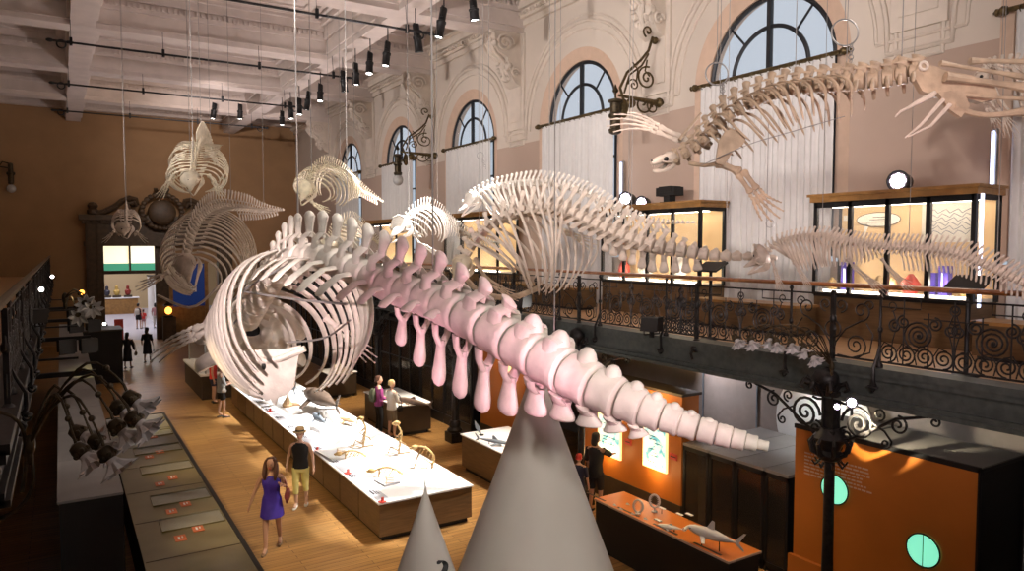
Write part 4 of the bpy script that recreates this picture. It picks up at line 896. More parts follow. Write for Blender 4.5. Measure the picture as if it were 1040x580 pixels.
# ---------------------------------------------------------------- I: pinkish long reptile-like skeleton by the display case
Jc = [P(778, 257, 9.9), P(790, 246, 9.85), P(810, 240.5, 9.7), P(837, 239, 9.5), P(860, 244, 9.25), P(884, 249, 9.0), P(916, 251, 8.7), P(945, 253, 8.4), P(968, 256, 8.2), P(990, 264, 8.0), P(1014, 275, 7.8), P(1040, 287, 7.6), P(1075, 302, 7.4)]
t, pts, fr, sp = build_skeleton('hanging_sea_lizard_skeleton', 'long pale pink skeleton in front of the lit display case, four small limbs', 'skeleton', Jc, 'rose_bone', 64,
    R=[(0, .035), (.3, .042), (.7, .045), (1, .045)], HS=[(0, .07), (.2, .09), (.5, .13), (.8, .15), (1, .12)], WS=.42, TL=[(0, .05), (.35, .06), (.5, .12), (.8, .10), (1, .08)], TWf=.5, lean=.35, droop=.8, paddle=1.4, L_fac=.84,
    ribs=dict(n=24, i0=2, i1=25, w=[(0, .14), (.3, .26), (.8, .24), (1, .14)], h=[(0, .3), (.3, .52), (.75, .44), (1, .22)], sweep=[(0, .06), (1, .22)], ra=.014, rb=.010, end=[(0, 150), (.6, 125), (1, 95)]),
    chev=dict(i0=32, i1=60, h=[(0, .24), (.4, .20), (1, .12)], w=.4, lean=.06, fat=.9), cables=((0, 7.2, .005), (14, ZC, .004), (34, ZC, .004), (52, ZC, .004)))
skull_dolphin(t, 'rose_bone', P(780, 257, 9.9), P(756, 268, 10.0)-P(780, 257, 9.9), (CF*-.3+V((0, 0, 1))), .40, .34, beak=.42, jaw_open=.25)
for a in (([(784, 264), (787, 274), (789, 281), (797, 293)], 9.6), ([(806, 266), (811, 273), (815, 280), (823, 289)], 9.3), ([(860, 262), (868, 272), (880, 282), (898, 300)], 9.0), ([(895, 262), (902, 272), (910, 280), (930, 290)], 8.9)):
    flipper(t, 'rose_bone' if a[0][0][0] < 850 else 'aged_bone', [P(x, y, a[1]) for x, y in a[0]], .018, 5, .22)
b = MB(); b.ring(P(782, 227, 9.9), .055, .006, A=CR, B=(0, 0, 1), n=20, m=5); b.obj('hanging_ring', 'steel_wire', t)
# ---------------------------------------------------------------- J: big seal, upper right
Kc = [P(686, 160, 7.7), P(700, 154, 7.65), P(713, 143, 7.6), P(726, 129, 7.5), P(744, 114, 7.4), P(765, 102, 7.3), P(790, 92, 7.15), P(820, 87, 7.0), P(850, 84, 6.85), P(880, 82, 6.7), P(908, 78, 6.6), P(930, 74, 6.5)]
t, pts, fr, sp = build_skeleton('hanging_seal_skeleton', 'brown seal skeleton with round skull and spread fore flipper, upper right', 'skeleton', Kc, 'tan_bone', 22,
    R=[(0, .05), (.3, .07), (.7, .085), (1, .085)], HS=[(0, .06), (.15, .12), (.3, .17), (.6, .12), (.75, .10), (1, .09)], WS=[(0, .5), (.5, .65), (.75, .9), (1, .9)], TL=[(0, .08), (.5, .05), (.7, .07), (.85, .15), (1, .12)], TWf=.42, lean=.4, droop=.95, L_fac=.8, hyf=.16,
    ribs=dict(n=13, i0=3, i1=14, w=[(0, .2), (.3, .34), (1, .36)], h=[(0, .42), (.3, .60), (.7, .66), (1, .50)], early=True, sweep=[(0, .12), (.5, .26), (1, .34)], ra=.013, rb=.010, end=[(0, 140), (.5, 118), (1, 85)]), cables=((5, ZC, .004), (12, ZC, .004), (16, ZC, .004), (20, ZC, .005)))
skull_seal(t, 'rose_bone', P(686, 160, 7.7), P(661, 164, 7.6)-P(686, 160, 7.7), (CF*-.25+V((0, 0, 1))), .30)
flipper(t, 'tan_bone', [P(728, 165, 7.2), P(752, 175, 7.1), P(766, 194, 7.0), P(793, 211, 6.8)], .038, 5, .35, hint=CR*.6+CU*.6, scap=(P(732, 162, 7.3), V(CU*.9+CR*.3).normalized()*-1, V(CR*.35+CU*.9).normalized(), .36))
flipper(t, 'rose_bone', [P(722, 148, 7.9), P(690, 141, 8.0), P(668, 131, 8.1), P(618, 143, 8.3)], .034, 5, .22, hint=CU)
b = MB(); b.tube([P(690, 142, 7.8), P(712, 115, 7.9)], [.02, .014], 7); b.obj('shoulder_rod', 'tan_bone', t)
# thin wires linking the rib ends
b = MB(); b.tube(curve([P(712, 168, 7.1), P(760, 147, 7.0), P(800, 135, 6.9), P(858, 118, 6.7)], 12), .004, 4); b.obj('rib_wire', 'steel_wire', t)
b = MB(); b.prism([(-.10, -.16), (-.02, -.19), (.06, -.06), (.17, .02), (.20, .10), (.12, .17), (0, .16), (-.07, .06)], P(737, 149, 7.12), CR, CU, .03); b.obj('scapula', 'tan_bone', t)
b = MB(); b.tube(curve([P(700, 166, 7.4), P(716, 168, 7.3), P(730, 166, 7.2)], 6), [.02, .024, .02, .024, .02, .024, .03], 7); b.obj('breastbone', 'tan_bone', t)
# pelvis and hind limbs
b = MB(); b.prism([(-.02, -.12), (-.10, .02), (-.05, .13), (.1, .10), (.2, .06), (.42, .02), (.62, -.08), (.66, -.18), (.5, -.22), (.3, -.16), (.12, -.17)], P(937, 80, 6.45), CR, CU, .07); b.obj('pelvis', 'tan_bone', t)
b = MB(); b.prism([(-.1, -.1), (-.13, .05), (-.04, .13), (.08, .09), (.09, -.06)], P(916, 71, 6.6), CR, CU, .05); b.obj('sacrum', 'tan_bone', t)
b = MB(); b.ring(P(938, 67, 6.4), .035, .014, A=CR, B=CU, n=14, m=6); b.obj('hip_socket', 'rose_bone', t)
for q, r in (([(955, 64), (990, 70), (1040, 78)], .022), ([(960, 78), (1000, 83), (1050, 90)], .036), ([(965, 95), (1010, 99), (1060, 101)], .02), ([(968, 109), (1000, 117), (1050, 112)], .032), ([(985, 62), (1010, 62), (1060, 63)], .026)):
    b = MB(); c = curve([P(x, y, 6.35) for x, y in q], 8); b.sweep(c, [r*1.3, r, r*.85, r*.8, r*.8, r*.85, r*1.0, r*1.3, r*1.5], None, 8); b.obj('hind_limb_bone', 'tan_bone', t)
for q in (([(948, 97), (915, 113), (909, 119)]), ([(958, 101), (935, 127), (919, 140)]), ([(965, 106), (945, 128), (922, 139)]), ([(950, 94), (930, 104), (910, 117)])):
    b = MB(); b.sweep([P(x, y, 6.3) for x, y in q], [.02, .013, .006], None, 6); b.obj('pubic_bone', 'rose_bone', t)
b = MB(); b.prism([(-.12, .1), (.1, .12), (.16, -.02), (.08, -.12), (-.02, -.05)], P(965, 106, 6.35), CR, CU, .05); b.obj('ischium', 'tan_bone', t)
# ---------------------------------------------------------------- K: pink ribs behind the seal's hind legs at the right edge
Lc = [P(1000, 72, 8.4), P(1015, 68, 8.4), P(1035, 66, 8.3), P(1060, 66, 8.2), P(1100, 70, 8.1)]
t, pts, fr, sp = build_skeleton('hanging_seal_skeleton', 'pinkish skeleton cut by the right edge behind the seal hind legs', 'skeleton', Lc, 'rose_bone', 16,
    R=.045, HS=.1, WS=.6, TL=.05, ribs=dict(n=10, i0=0, i1=12, w=.3, h=[(0, .55), (1, .8)], sweep=.2, ra=.014, rb=.010, end=160), cables=((3, ZC, .004),))
skull_seal(t, 'rose_bone', P(1000, 76, 8.4), P(984, 84, 8.3)-P(1000, 76, 8.4), (0, 0, 1), .26)
for k, a in enumerate(((1010, 122), (1022, 128))): flipper(t, 'rose_bone', [P(1000+8*k, 100, 8.1), P(a[0]-8, 110, 8.0), P(a[0]-4, 116, 8), P(a[0]+6, 140, 8)], .018, 5, .35)
# steel rings hung on chains
for (px, py, d, ch, lab) in ((858, 33, 6.8, 64, 'steel ring with short chain hanging right of the nearest window'), (728, 75, 7.4, 96, 'steel ring hanging over the left end of the nearest curtain rod'), (488, 158, 13, 172, 'small steel ring over the white arched skeleton')):
    c = P(px, py, d); t = thing('hanging_ring', lab, 'ring', c, 'steel rings on the hanging wires'); R_ = (.125 if d < 7.2 else .115) if d < 10 else .06
    MB().ring(c, R_, .008, A=CR, B=CU, n=32, m=6).obj('hoop', 'steel_wire', t)
    MB().tube([c+V((0, 0, R_)), V((c.x, c.y, ZC))], .004, 5).obj('hanging_wire', 'steel_wire', t)
    b = MB(); e = P(px+6, ch, d); s = c+CR*R_*.5-CU*R_*.8
    for k in range(5): b.ring(s.lerp(e, (k+.5)/5), .022, .005, A=CR if k % 2 else CF, B=(0, 0, 1), n=10, m=4)
    b.obj('chain', 'steel_wire', t)
# ================================================================ EXHIBITS
def plinth(label, x0, x1, y0, y1, z, side='plinth_wood', top='white_top', loc=None, group=None, lip='dark_plinth'):
    t = thing('display_plinth', label, 'display plinth', ((x0+x1)/2, (y0+y1)/2, 0), group)
    b = MB(); b.bb((x0+.03, y0+.03, .1), (x1-.03, y1-.03, z-.03)); b.obj('body', side, t)
    b = MB(); b.bb((x0+.10, y0+.10, 0), (x1-.10, y1-.10, .1)); b.obj('recessed_base', 'black_matte', t)
    b = MB(); b.bb((x0, y0, z-.03), (x1, y1, z)); b.obj('top', top, t)
    return t
def seams(t, x0, x1, y0, y1, z, n, nm='dark_plinth'):
    for k in range(1, n):
        y = y0+(y1-y0)*k/n; b = MB(); b.bb((x0+.022, y-.006, .1), (x0+.03, y+.006, z-.03)); b.obj('panel_seam', nm, t)
SX0, SX1, SY0, SY1, SZ = 4.85, 6.85, 12.45, 26.2, .75
t = plinth('very long low display table with glowing white top in the middle of the hall', SX0, SX1, SY0, SY1, SZ)
mat('strip_grey', (.42, .42, .45), .5)
MB().bb((SX0+.06, SY0+.06, SZ), (SX0+.28, SY1-.06, SZ+.006)).obj('caption_strip', 'strip_grey', t)
seams(t, SX0, SX1, SY0, SY1, SZ, 12)
for g in range(11):
    b = MB(); y = SY0+.5+g*1.2; b.add([(SX0+.09, y, SZ+.008), (SX0+.13, y, SZ+.008), (SX0+.13, y+.30, SZ+.008), (SX0+.09, y+.22, SZ+.008)], [(0, 1, 2, 3)]).bb((SX0+.16, y, SZ+.006), (SX0+.18, y+.25, SZ+.009)).bb((SX0+.2, y, SZ+.006), (SX0+.22, y+.18, SZ+.009)); b.obj('caption', 'ink', t)
mat('red_label', (.6, .06, .04), .5)
for k, (px, py) in enumerate(((388, 510), (353, 481), (322, 458), (274, 418))):
    p = PZ(px, py, SZ+.01); t = thing('red_label', 'small red marker on the white table, %s from the near end' % ordinal(k), 'label', p, 'red markers on the white table'); MB().box(p+V((0, 0, .008)), (.1, .12, .015), .4).obj('plate', 'red_label', t); MB().box(p+V((.01, 0, .05)), (.05, .02, .08), .4).obj('tab', 'red_label', t)
# smaller plinths
t2 = [('dark plinth with small cream skull beyond the long table', 9.05-.75, 9.05+.25, 18.9, 21.4, .9, (351, 381)),]
def quad_from(px, z):  # plan rectangle from its visible near-left and right top corners
    return [PZ(*p, z) for p in px]
q = quad_from([(333, 380), (369, 381)], .9)
t = plinth('small dark plinth with white top farthest along the right side', q[0].x, q[1].x+.1, q[0].y, q[0].y+1.2, .9, 'dark_plinth')
q2 = quad_from([(402, 413), (445, 411)], .9)
t = plinth('dark plinth with white top beside the couple', q2[0].x, q2[1].x, q2[0].y, q2[0].y+2.6, .9, 'dark_plinth')
q3 = quad_from([(463, 442), (513, 459)], .9)
q3a = quad_from([(511, 460), (463, 441)], .9)
t = plinth('light wooden plinth with white top behind the large cone', q3a[0].x-.03, q3a[0].x+1.35, q3a[0].y, q3a[1].y, .9, 'plinth_wood')
# glass case far along, left of the whale flipper
q = PZ(192, 361, .95); q2_ = PZ(218, 385, 0)
t = thing('glass_display_case', 'dark plinth with glass case beyond the long white table', 'display case', (q.x+.6, q.y, 0)); gx0, gy0 = q.x, q.y
gy0 = 27.6; gx0 = 4.15
MB().bb((gx0, gy0, 0), (gx0+1.9, gy0+4.2, .85)).obj('body', 'dark_plinth', t); MB().bb((gx0-.05, gy0-.05, .85), (gx0+1.95, gy0+4.25, .92)).obj('top', 'white_top', t)
MB().bb((gx0+.15, gy0+.15, .92), (gx0+1.75, gy0+4.0, 2.2)).obj('glass_hood', 'glass', t)
b = MB(); [b.bb((gx0+.13+i*1.58, gy0+.13+j*3.85, .92), (gx0+.18+i*1.58, gy0+.18+j*3.85, 2.22)) for i in (0, 1) for j in (0, 1)]; b.obj('corner_post', 'steel_wire', t)
for k in range(3):
    c = V((gx0+.95, gy0+.8+1.2*k, .92)); t = thing('bone_specimen', 'pale bone specimen inside the far glass case, %s from the near end' % ordinal(k), 'bone', c, 'bones in the far glass case')
    b = MB(); b.lathe([(.2, 0), (.24, .1), (.12, .3), (.1, .6), (.22, .85), (.26, 1.0), (.1, 1.1)], 12, c); b.obj('bone', 'ivory_bone', t); MB().lathe([(.26, 0), (.26, .04), (.05, .05)], 12, c).obj('foot', 'black_metal', t)
# ---- animal models
def fish(name, label, cat, c, D, L, mt, h=.16, w=.12, belly=None, up=(0, 0, 1), pect=.2, dors=.12, tail=.2, head='plain', stand=0, group=None, flat=False):
    D, U, S = basis(D, up); c = V(c); t = thing(name, label, cat, c, group)
    tab = [(-.5, .08, .1), (-.4, .25, .22), (-.25, .6, .55), (-.05, .95, .95), (.12, 1, 1), (.28, .85, .9), (.4, .6, .68), (.47, .35, .4), (.5, .08, .1)]
    b = MB(); b.rings([[c+D*(L*x)+S*(L*w*a*math.cos(2*PI*k/14))+U*(L*h*q*.5*math.sin(2*PI*k/14)) for k in range(14)] for x, q, a in [(x, q, a*.5) for x, q, a in tab]])
    if head == 'hammer': b.sweep([c+D*L*.46+S*L*.17-D*L*.03, c+D*L*.48+S*L*.08, c+D*L*.49, c+D*L*.48-S*L*.08, c+D*L*.46-S*L*.17-D*L*.03], [L*.02, L*.04, L*.045, L*.04, L*.02], L*.018, 8, hint=D)
    b.obj('body', mt, t)
    def fin(nm, o, A, B, poly, th=.012): MB().prism([(L*x, L*y) for x, y in poly], o, A, B, L*th).obj(nm, mt, t)
    fin('dorsal_fin', c+U*L*h*.38, D, U, [(.12, 0), (.0, dors*1.1), (-.05, dors), (-.05, 0)])
    fin('tail_fin', c-D*L*.46, -D, U, [(0, -.03), (tail*.8, -tail*.6), (tail*.75, -tail*.4), (tail*.3, 0), (tail*1.0, tail), (tail*.75, tail*.95), (0, .04)])
    for s in (1, -1): fin('pectoral_fin', c+D*L*.12+S*s*L*w*.4-U*L*h*.2, -D, (S*s-U*.45).normalized(), [(-.08, 0), (.06, pect), (.12, pect*.95), (.04, 0)])
    b = MB(); [b.ell(c+D*L*.40+S*s*L*w*.36+U*L*h*.1, L*.012, n=6, m=4) for s in (1, -1)]; b.obj('eye', 'ink', t)
    if stand:
        b = MB()
        for x in (-.15, .2): b.tube([c+D*L*x, V(((c+D*L*x).x, (c+D*L*x).y, c.z-stand))], .008, 5)
        b.obj('support_pin', 'black_metal', t)
    return t
mat('shark_grey', (.20, .24, .28), .5, vary=.1); mat('shark_brown', (.13, .09, .065), .5, vary=.2); mat('fish_tan', (.42, .27, .14), .5, vary=.2)
mat('gold_skeleton', (.55, .36, .14), .4, vary=.2)
def dirpx(a, b, z): return PZ(*b, z)-PZ(*a, z)
fish('shark_model', 'slim grey blue shark model on the white table below the great ribcage', 'model', PZ(291, 391, SZ+.62), dirpx((303, 404), (280, 388), SZ), 1.9, 'shark_grey', .13, .12, pect=.32, dors=.12, tail=.14, stand=.62, group='animal models on the long table')
fish('whale_shark_model', 'big dark brown shark model on the white table', 'model', PZ(326, 404, SZ+.42), dirpx((342, 417), (310, 400), SZ), 2.6, 'shark_brown', .17, .2, pect=.16, dors=.07, tail=.13, stand=.42, group='animal models on the long table')
fish('fish_model', 'small dark grey fish model on pins behind the woman in the hat', 'model', PZ(324, 425, SZ+.3), dirpx((333, 432), (316, 419), SZ), 1.15, 'shark_grey', .17, .14, pect=.12, dors=.08, tail=.14, stand=.3, group='animal models on the long table')
fish('fish_model', 'thin tan fish model lying near the brown shark', 'model', PZ(354, 427, SZ+.12), dirpx((364, 430), (345, 424), SZ), .85, 'fish_tan', .10, .2, pect=.14, dors=.04, tail=.12, stand=.12, group='animal models on the long table')
fish('fish_model', 'pale fish model far up the table near the hall end', 'model', PZ(272, 388, SZ+.1), dirpx((284, 391), (262, 385), SZ), 1.0, 'shark_grey', .12, .2, pect=.2, dors=.08, tail=.12, stand=.1, group='animal models on the long table')
c = PZ(292, 413, SZ); t = thing('shell_model', 'small orange brown cone shell on the white table', 'shell', c); MB().lathe([(.13, 0), (.16, .06), (.1, .16), (.08, .2), (.03, .3), (.005, .36)], 12, c).obj('spire', 'fish_tan', t); MB().sweep([c+V((.1, 0, .03)), c+V((.25, -.05, .03)), c+V((.36, -.08, .02))], [.09, .07, .02], .03, 8).obj('lip', 'fish_tan', t)
def small_skeleton(label, c, s, pose=0):
    c = V(c); t = thing('golden_skeleton', label, 'skeleton', c, 'golden skeletons on the white table'); u = V((0, 0, 1)); r = CR
    if pose == 0:      # crouched, arched back
        sp_ = curve([c+r*.30*s+u*.05*s, c+r*.36*s+u*.42*s, c+r*.12*s+u*.72*s, c-r*.2*s+u*.78*s], 16); hd = c-r*.30*s+u*.74*s
        legs = [[c+r*.30*s+u*.15*s, c+r*.05*s+u*.35*s, c+r*.12*s+u*.02*s, c-r*.1*s+u*.02*s], [c-r*.08*s+u*.7*s, c-r*.2*s+u*.4*s, c-r*.32*s+u*.03*s, c-r*.45*s+u*.02*s]]
    elif pose == 1:    # sitting upright over a curled tail
        sp_ = curve([c+u*.08*s, c+r*.05*s+u*.4*s, c+r*.1*s+u*.8*s, c-r*.02*s+u*1.1*s], 16); hd = c-r*.06*s+u*1.18*s
        legs = [[c+u*.15*s, c-r*.3*s+u*.3*s, c-r*.4*s+u*.03*s, c-r*.55*s+u*.02*s], [c+r*.1*s+u*.85*s, c-r*.15*s+u*.6*s, c+r*.25*s+u*.4*s, c+r*.3*s+u*.3*s], [c+u*.05*s, c+r*.4*s+u*.1*s, c-r*.1*s+u*.03*s, c-r*.5*s+u*.12*s]]
    else:              # low crawling
        sp_ = curve([c-r*.4*s+u*.2*s, c-r*.1*s+u*.3*s, c+r*.2*s+u*.28*s, c+r*.5*s+u*.1*s], 14); hd = c-r*.5*s+u*.2*s
        legs = [[c-r*.25*s+u*.25*s, c-r*.3*s-CU*.1*s+CF*.1*s, c-r*.45*s+u*.02*s], [c+r*.2*s+u*.25*s, c+r*.1*s+u*.1*s-CF*.15*s, c+r*.3*s-CF*.2*s+u*.02*s], [c+r*.2*s+u*.25*s, c+r*.3*s+CF*.2*s+u*.15*s, c+r*.4*s+CF*.2*s+u*.02*s]]
    b = MB(); b.tube(sp_, [.035*s]*len(sp_), 6); [b.ell(p, (.05*s, .035*s, .05*s), n=6, m=4) for p in sp_[::2]]; b.obj('spine', 'gold_skeleton', t)
    b = MB(); b.ell(hd, (.13*s, .09*s, .09*s), r, CF, u, n=10, m=6); b.ell(hd-r*.12*s-u*.03*s, (.08*s, .05*s, .05*s), r, CF, u, n=8, m=5); b.obj('skull', 'gold_skeleton', t)
    for p in sp_[4:-3:2]:
        b = MB(); b.tube([p+CF*.02*s, p+CF*.12*s-u*.06*s-r*.03*s, p+CF*.09*s-u*.2*s-r*.1*s], .012*s, 5); b.tube([p-CF*.02*s, p-CF*.12*s-u*.06*s-r*.03*s, p-CF*.09*s-u*.2*s-r*.1*s], .012*s, 5); b.obj('rib', 'gold_skeleton', t)
    for q in legs: MB().tube(q, [.03*s]+[.022*s]*(len(q)-2)+[.012*s], 6).obj('limb', 'gold_skeleton', t)
small_skeleton('golden crouching animal skeleton nearest the right end of the white table', PZ(430, 476, SZ), .62, 0)
small_skeleton('golden upright seated skeleton near the right edge of the white table', PZ(405, 462, SZ), .62, 1)
small_skeleton('faint pale golden skeleton standing near the front of the white table', PZ(393, 484, SZ+.012), .62, 2)
small_skeleton('golden skeleton with raised limbs in the middle of the white table', PZ(369, 455, SZ), .6, 1)
small_skeleton('low golden skeleton left of the raised one on the white table', PZ(358, 466, SZ+.012), .6, 2)
for k, (px, py, a, lab) in enumerate(((343, 461, .7, 'pale fossil slab lying on the white table behind the hatted woman'), (393, 490, .35, 'thin pale slab near the front corner of the white table'))):
    c = PZ(px, py, SZ); t = thing('fossil_slab', lab, 'slab', c); MB().box(c+V((0, 0, .02)), (a, a*1.3, .04), .1).obj('slab', 'strip_grey' if k else 'white_print', t)
    b = MB(); b.tube([c+V((-.1, -.2, .045)), c+V((0, 0, .05)), c+V((.08, .25, .045))], .012, 5); [b.tube([c+V((-.1+.05*j, -.15+.09*j, .045)), c+V((.05+.05*j, -.22+.09*j, .045))], .007, 4) for j in range(4)]; b.obj('fossil', 'fish_tan', t)
# on the small plinths
c = PZ(351, 381, .9); t = thing('small_skull', 'small cream skull on the farthest dark plinth', 'skull', c); skull_dolphin(t, 'cream_bone', c+V((-.3, .45, .16)), (1, -.3, 0), (0, 0, 1), .8, .42, beak=.4)
fish('dark_fish_specimen', 'dark fish specimen on the white topped plinth by the couple', 'specimen', PZ(420, 408, .97), dirpx((432, 410), (408, 405), .9), 1.5, 'shark_brown', .12, .12, pect=.1, dors=.05, tail=.1, stand=.07)
fish('grey_fish_specimen', 'grey fish specimen on the wooden plinth behind the cone', 'specimen', PZ(502, 448, .99), dirpx((492, 446), (515, 450), .9), .95, 'shark_grey', .1, .12, pect=.14, dors=.09, tail=.12, stand=.09)
c = PZ(489, 442, .9); t = thing('feather_specimen', 'thin grey fin specimen standing on the wooden plinth', 'specimen', c); MB().prism([(0, 0), (.06, .2), (.02, .42), (-.06, .2)], c, CR, (V((0, 0, 1))-CR*.5).normalized(), .02).obj('blade', 'shark_grey', t); MB().lathe([(.06, 0), (.06, .02), (.02, .03)], 10, c).obj('foot', 'black_metal', t)

# ---- orange topped counter with hammerhead
CZ = .92
a0, a1, a2 = PZ(612, 504, CZ), PZ(760, 561, CZ), PZ(735, 572, CZ)
cx0, cx1, cy0, cy1 = 8.12, 8.82, a2.y, a0.y
t = thing('display_counter', 'long counter with orange top and black body carrying the white hammerhead', 'display counter', ((cx0+cx1)/2, (cy0+cy1)/2, 0))
MB().bb((cx0+.02, cy0+.02, 0), (cx1-.02, cy1-.02, CZ-.04)).obj('body', 'black_matte', t); MB().bb((cx0, cy0, CZ-.04), (cx1, cy1, CZ)).obj('top', 'orange_lam', t); MB().bb((cx0-.012, cy0-.012, CZ-.035), (cx1+.01, cy0, CZ-.002)).bb((cx0-.012, cy0, CZ-.035), (cx0, cy1, CZ-.002)).obj('edge_strip', 'peach_paint', t)
b = MB()
for k in range(7): b.bb((cx0+.05, cy0+.2+k*.9, CZ), (cx0+.09, cy0+.75+k*.9, CZ+.004))
b.obj('caption_text', 'dark_plinth', t)
fish('hammerhead_shark_model', 'white hammerhead shark model on the orange counter', 'model', PZ(723, 543, CZ+.22), dirpx((745, 550), (697, 534), CZ), .86, 'model_white', .2, .2, pect=.17, dors=.16, tail=.2, head='hammer', stand=.22, group='white models on the orange counter')
fish('dolphin_model', 'flat white dolphin model left of the hammerhead on the orange counter', 'model', PZ(681, 535.5, CZ+.06), dirpx((672, 534), (694, 538), CZ)*-1, .42, 'model_white', .17, .3, pect=.12, dors=.07, tail=.12, stand=.06, group='white models on the orange counter')
for k, (px, py, r) in enumerate(((648, 515, .105), (664.5, 511, .11))):
    c = PZ(px, py+ (9 if k else 7), CZ); t = thing('jaw_ring', ['left of the two upright white jaw rings on the orange counter', 'taller upright white jaw ring on a stem on the orange counter'][k], 'jaw', c, 'jaw rings on the orange counter')
    z = r+.03+.05*k; b = MB(); b.ring(c+V((0, 0, z)), r*.78, .018, A=V((.6, -.8, 0)), B=(0, 0, 1.3), n=26, m=7); b.obj('jaw', 'model_white', t)
    b = MB(); [b.lathe([(.012, 0), (.001, .035)], 5, c+V((0, 0, z))+V((.6, -.8, 0))*(r*.70*math.cos(a*PI/8))+V((0, 0, 1.3))*(r*.70*math.sin(a*PI/8)), (0, 0, 1), (.8, .6, 0), V((.6, -.8, 0))*-math.cos(a*PI/8)+V((0, 0, -1))*math.sin(a*PI/8)) for a in range(16)]; b.obj('teeth', 'model_white', t)
    MB().lathe([(.05, 0), (.05, .015), (.012, .03), (.012, z-r)], 8, c).obj('stand', 'model_white', t)
for k, (px, py) in enumerate(((672, 522), (690, 523), (700, 528.5), (668, 529))):
    c = PZ(px, py, CZ); t = thing('caption_card', 'small white caption card on the orange counter, %s from the jaw rings' % ordinal(k), 'card', c, 'cards on the orange counter')
    MB().box(c+V((0, 0, .10 if k in (0, 2) else .012)), (.06, .14, .012)).obj('card', 'white_print', t); MB().tube([c, c+V((0, 0, .1 if k in (0, 2) else .01))], .006, 5).obj('pin', 'black_metal', t)
for k, (px, py) in enumerate(((624, 513), (630, 517), (637, 512), (655, 527), (642, 522))):
    c = PZ(px, py, CZ); t = thing('shark_tooth', 'tiny white tooth on the far end of the orange counter, %s in the row' % ordinal(k), 'tooth', c, 'white teeth on the orange counter'); MB().add([c+V((-.04, 0, .003)), c+V((.04, .02, .003)), c+V((0, -.09, .003)), c+V((0, 0, .03))], [(0, 2, 1), (0, 1, 3), (1, 2, 3), (2, 0, 3)]).obj('tooth', 'model_white', t)

# ---- orange walls with glowing charts, under the right balcony
OX = 10.0
ya = PX(692, 470, OX).y; yb = PX(600, 440, OX).y; zt = 2.62
chart_m = bpy.data.materials.new('lit_chart'); chart_m.use_nodes = True; nt = chart_m.node_tree; bs = nt.nodes['Principled BSDF']
tc = nt.nodes.new('ShaderNodeTexCoord'); nz = nt.nodes.new('ShaderNodeTexNoise'); nz.inputs['Scale'].default_value = 7; nz.inputs['Detail'].default_value = 3; rp = nt.nodes.new('ShaderNodeValToRGB')
e = rp.color_ramp.elements; e[0].position = .36; e[0].color = (.12, .42, .45, 1); e[1].position = .62; e[1].color = (1, .97, .85, 1); x = e.new(.48); x.color = (.62, .80, .72, 1); x = e.new(.53); x.color = (.95, .95, .78, 1)
nt.links.new(tc.outputs['Object'], nz.inputs['Vector']); nt.links.new(nz.outputs[0], rp.inputs[0]); nt.links.new(rp.outputs[0], bs.inputs['Base Color']); nt.links.new(rp.outputs[0], bs.inputs['Emission Color']); bs.inputs['Emission Strength'].default_value = 1.15
MATS['lit_chart'] = chart_m
mat('chart_frame', (1, .8, .5), .4, emit=(1, .62, .25), es=1.6)
def chart(label, px0, px1, py0, py1, x):
    a, b_ = PX(px0, py0, x), PX(px1, py1, x); t = thing('lit_chart', label, 'lit panel', V((x-.03, (a.y+b_.y)/2, (a.z+b_.z)/2)), 'lit charts on the orange walls')
    y0, y1 = sorted((a.y, b_.y)); z0, z1 = sorted((a.z, b_.z))
    MB().bb((x-.05, y0, z0), (x-.02, y1, z1)).obj('panel', 'lit_chart', t)
    b = MB(); [b.bb(*q) for q in (((x-.055, y0-.03, z0-.03), (x-.01, y0, z1+.03)), ((x-.055, y1, z0-.03), (x-.01, y1+.03, z1+.03)), ((x-.055, y0, z1), (x-.01, y1, z1+.03)), ((x-.055, y0, z0-.03), (x-.01, y1, z0)))]; b.obj('edge', 'chart_frame', t)
    b = MB(); rnd = random.Random(int(px0)); [b.bb((x-.053, y0+.08+rnd.random()*(y1-y0-.3), z0+.1+k*(z1-z0-.2)/9), (x-.05, y0+.16+rnd.random()*(y1-y0-.3)+.12, z0+.115+k*(z1-z0-.2)/9)) for k in range(9)]; b.obj('line_drawing', 'ink', t)
    return t
t = thing('orange_partition', 'orange partition wall with two glowing charts, right of the large cone', 'partition', (OX+.2, (ya+yb)/2, 0))
MB().bb((OX, ya, .5), (OX+.45, yb+.3, zt)).obj('panel', 'orange_paint', t); MB().bb((OX-.02, ya-.01, 0), (OX+.46, yb+.3, .5)).obj('plinth_base', 'dark_plinth', t); MB().bb((OX-.03, ya-.03, zt), (OX+.5, yb+.33, zt+.05)).obj('cap', 'dark_plinth', t)
t = thing('orange_partition', 'orange partition wall seen between the chevron bones left of the cone', 'partition', (OX+.2, 16, 0)); yc_, yd_ = PX(545, 400, OX).y, PX(488, 390, OX).y
MB().bb((OX, yc_, .5), (OX+.45, yd_, zt+.25)).obj('panel', 'orange_paint', t); MB().bb((OX-.02, yc_, 0), (OX+.46, yd_, .5)).obj('plinth_base', 'dark_plinth', t)
MB().bb((OX-.04, PX(520, 400, OX).y, 1.2), (OX-.01, PX(512, 400, OX).y, 2.5)).obj('light_box', 'chart_frame', t)
chart('glowing white chart beside the visitor touching it', 610, 631, 420, 466, OX)
chart('glowing white chart right of the visitor, taller looking', 656, 677.5, 432, 479, OX)
for k, (px, py) in enumerate(((684, 464), (638, 449))):
    c = PX(px, py, OX-.01); t = thing('caption_plate', ['small reddish caption right of the nearer glowing chart', 'small reddish caption right of the farther glowing chart'][k], 'label', c); MB().box(c, (.02, .2, .12)).obj('plate', 'red_label', t); MB().box(c-V((.012, 0, 0)), (.004, .14, .02)).obj('lettering', 'ink', t)

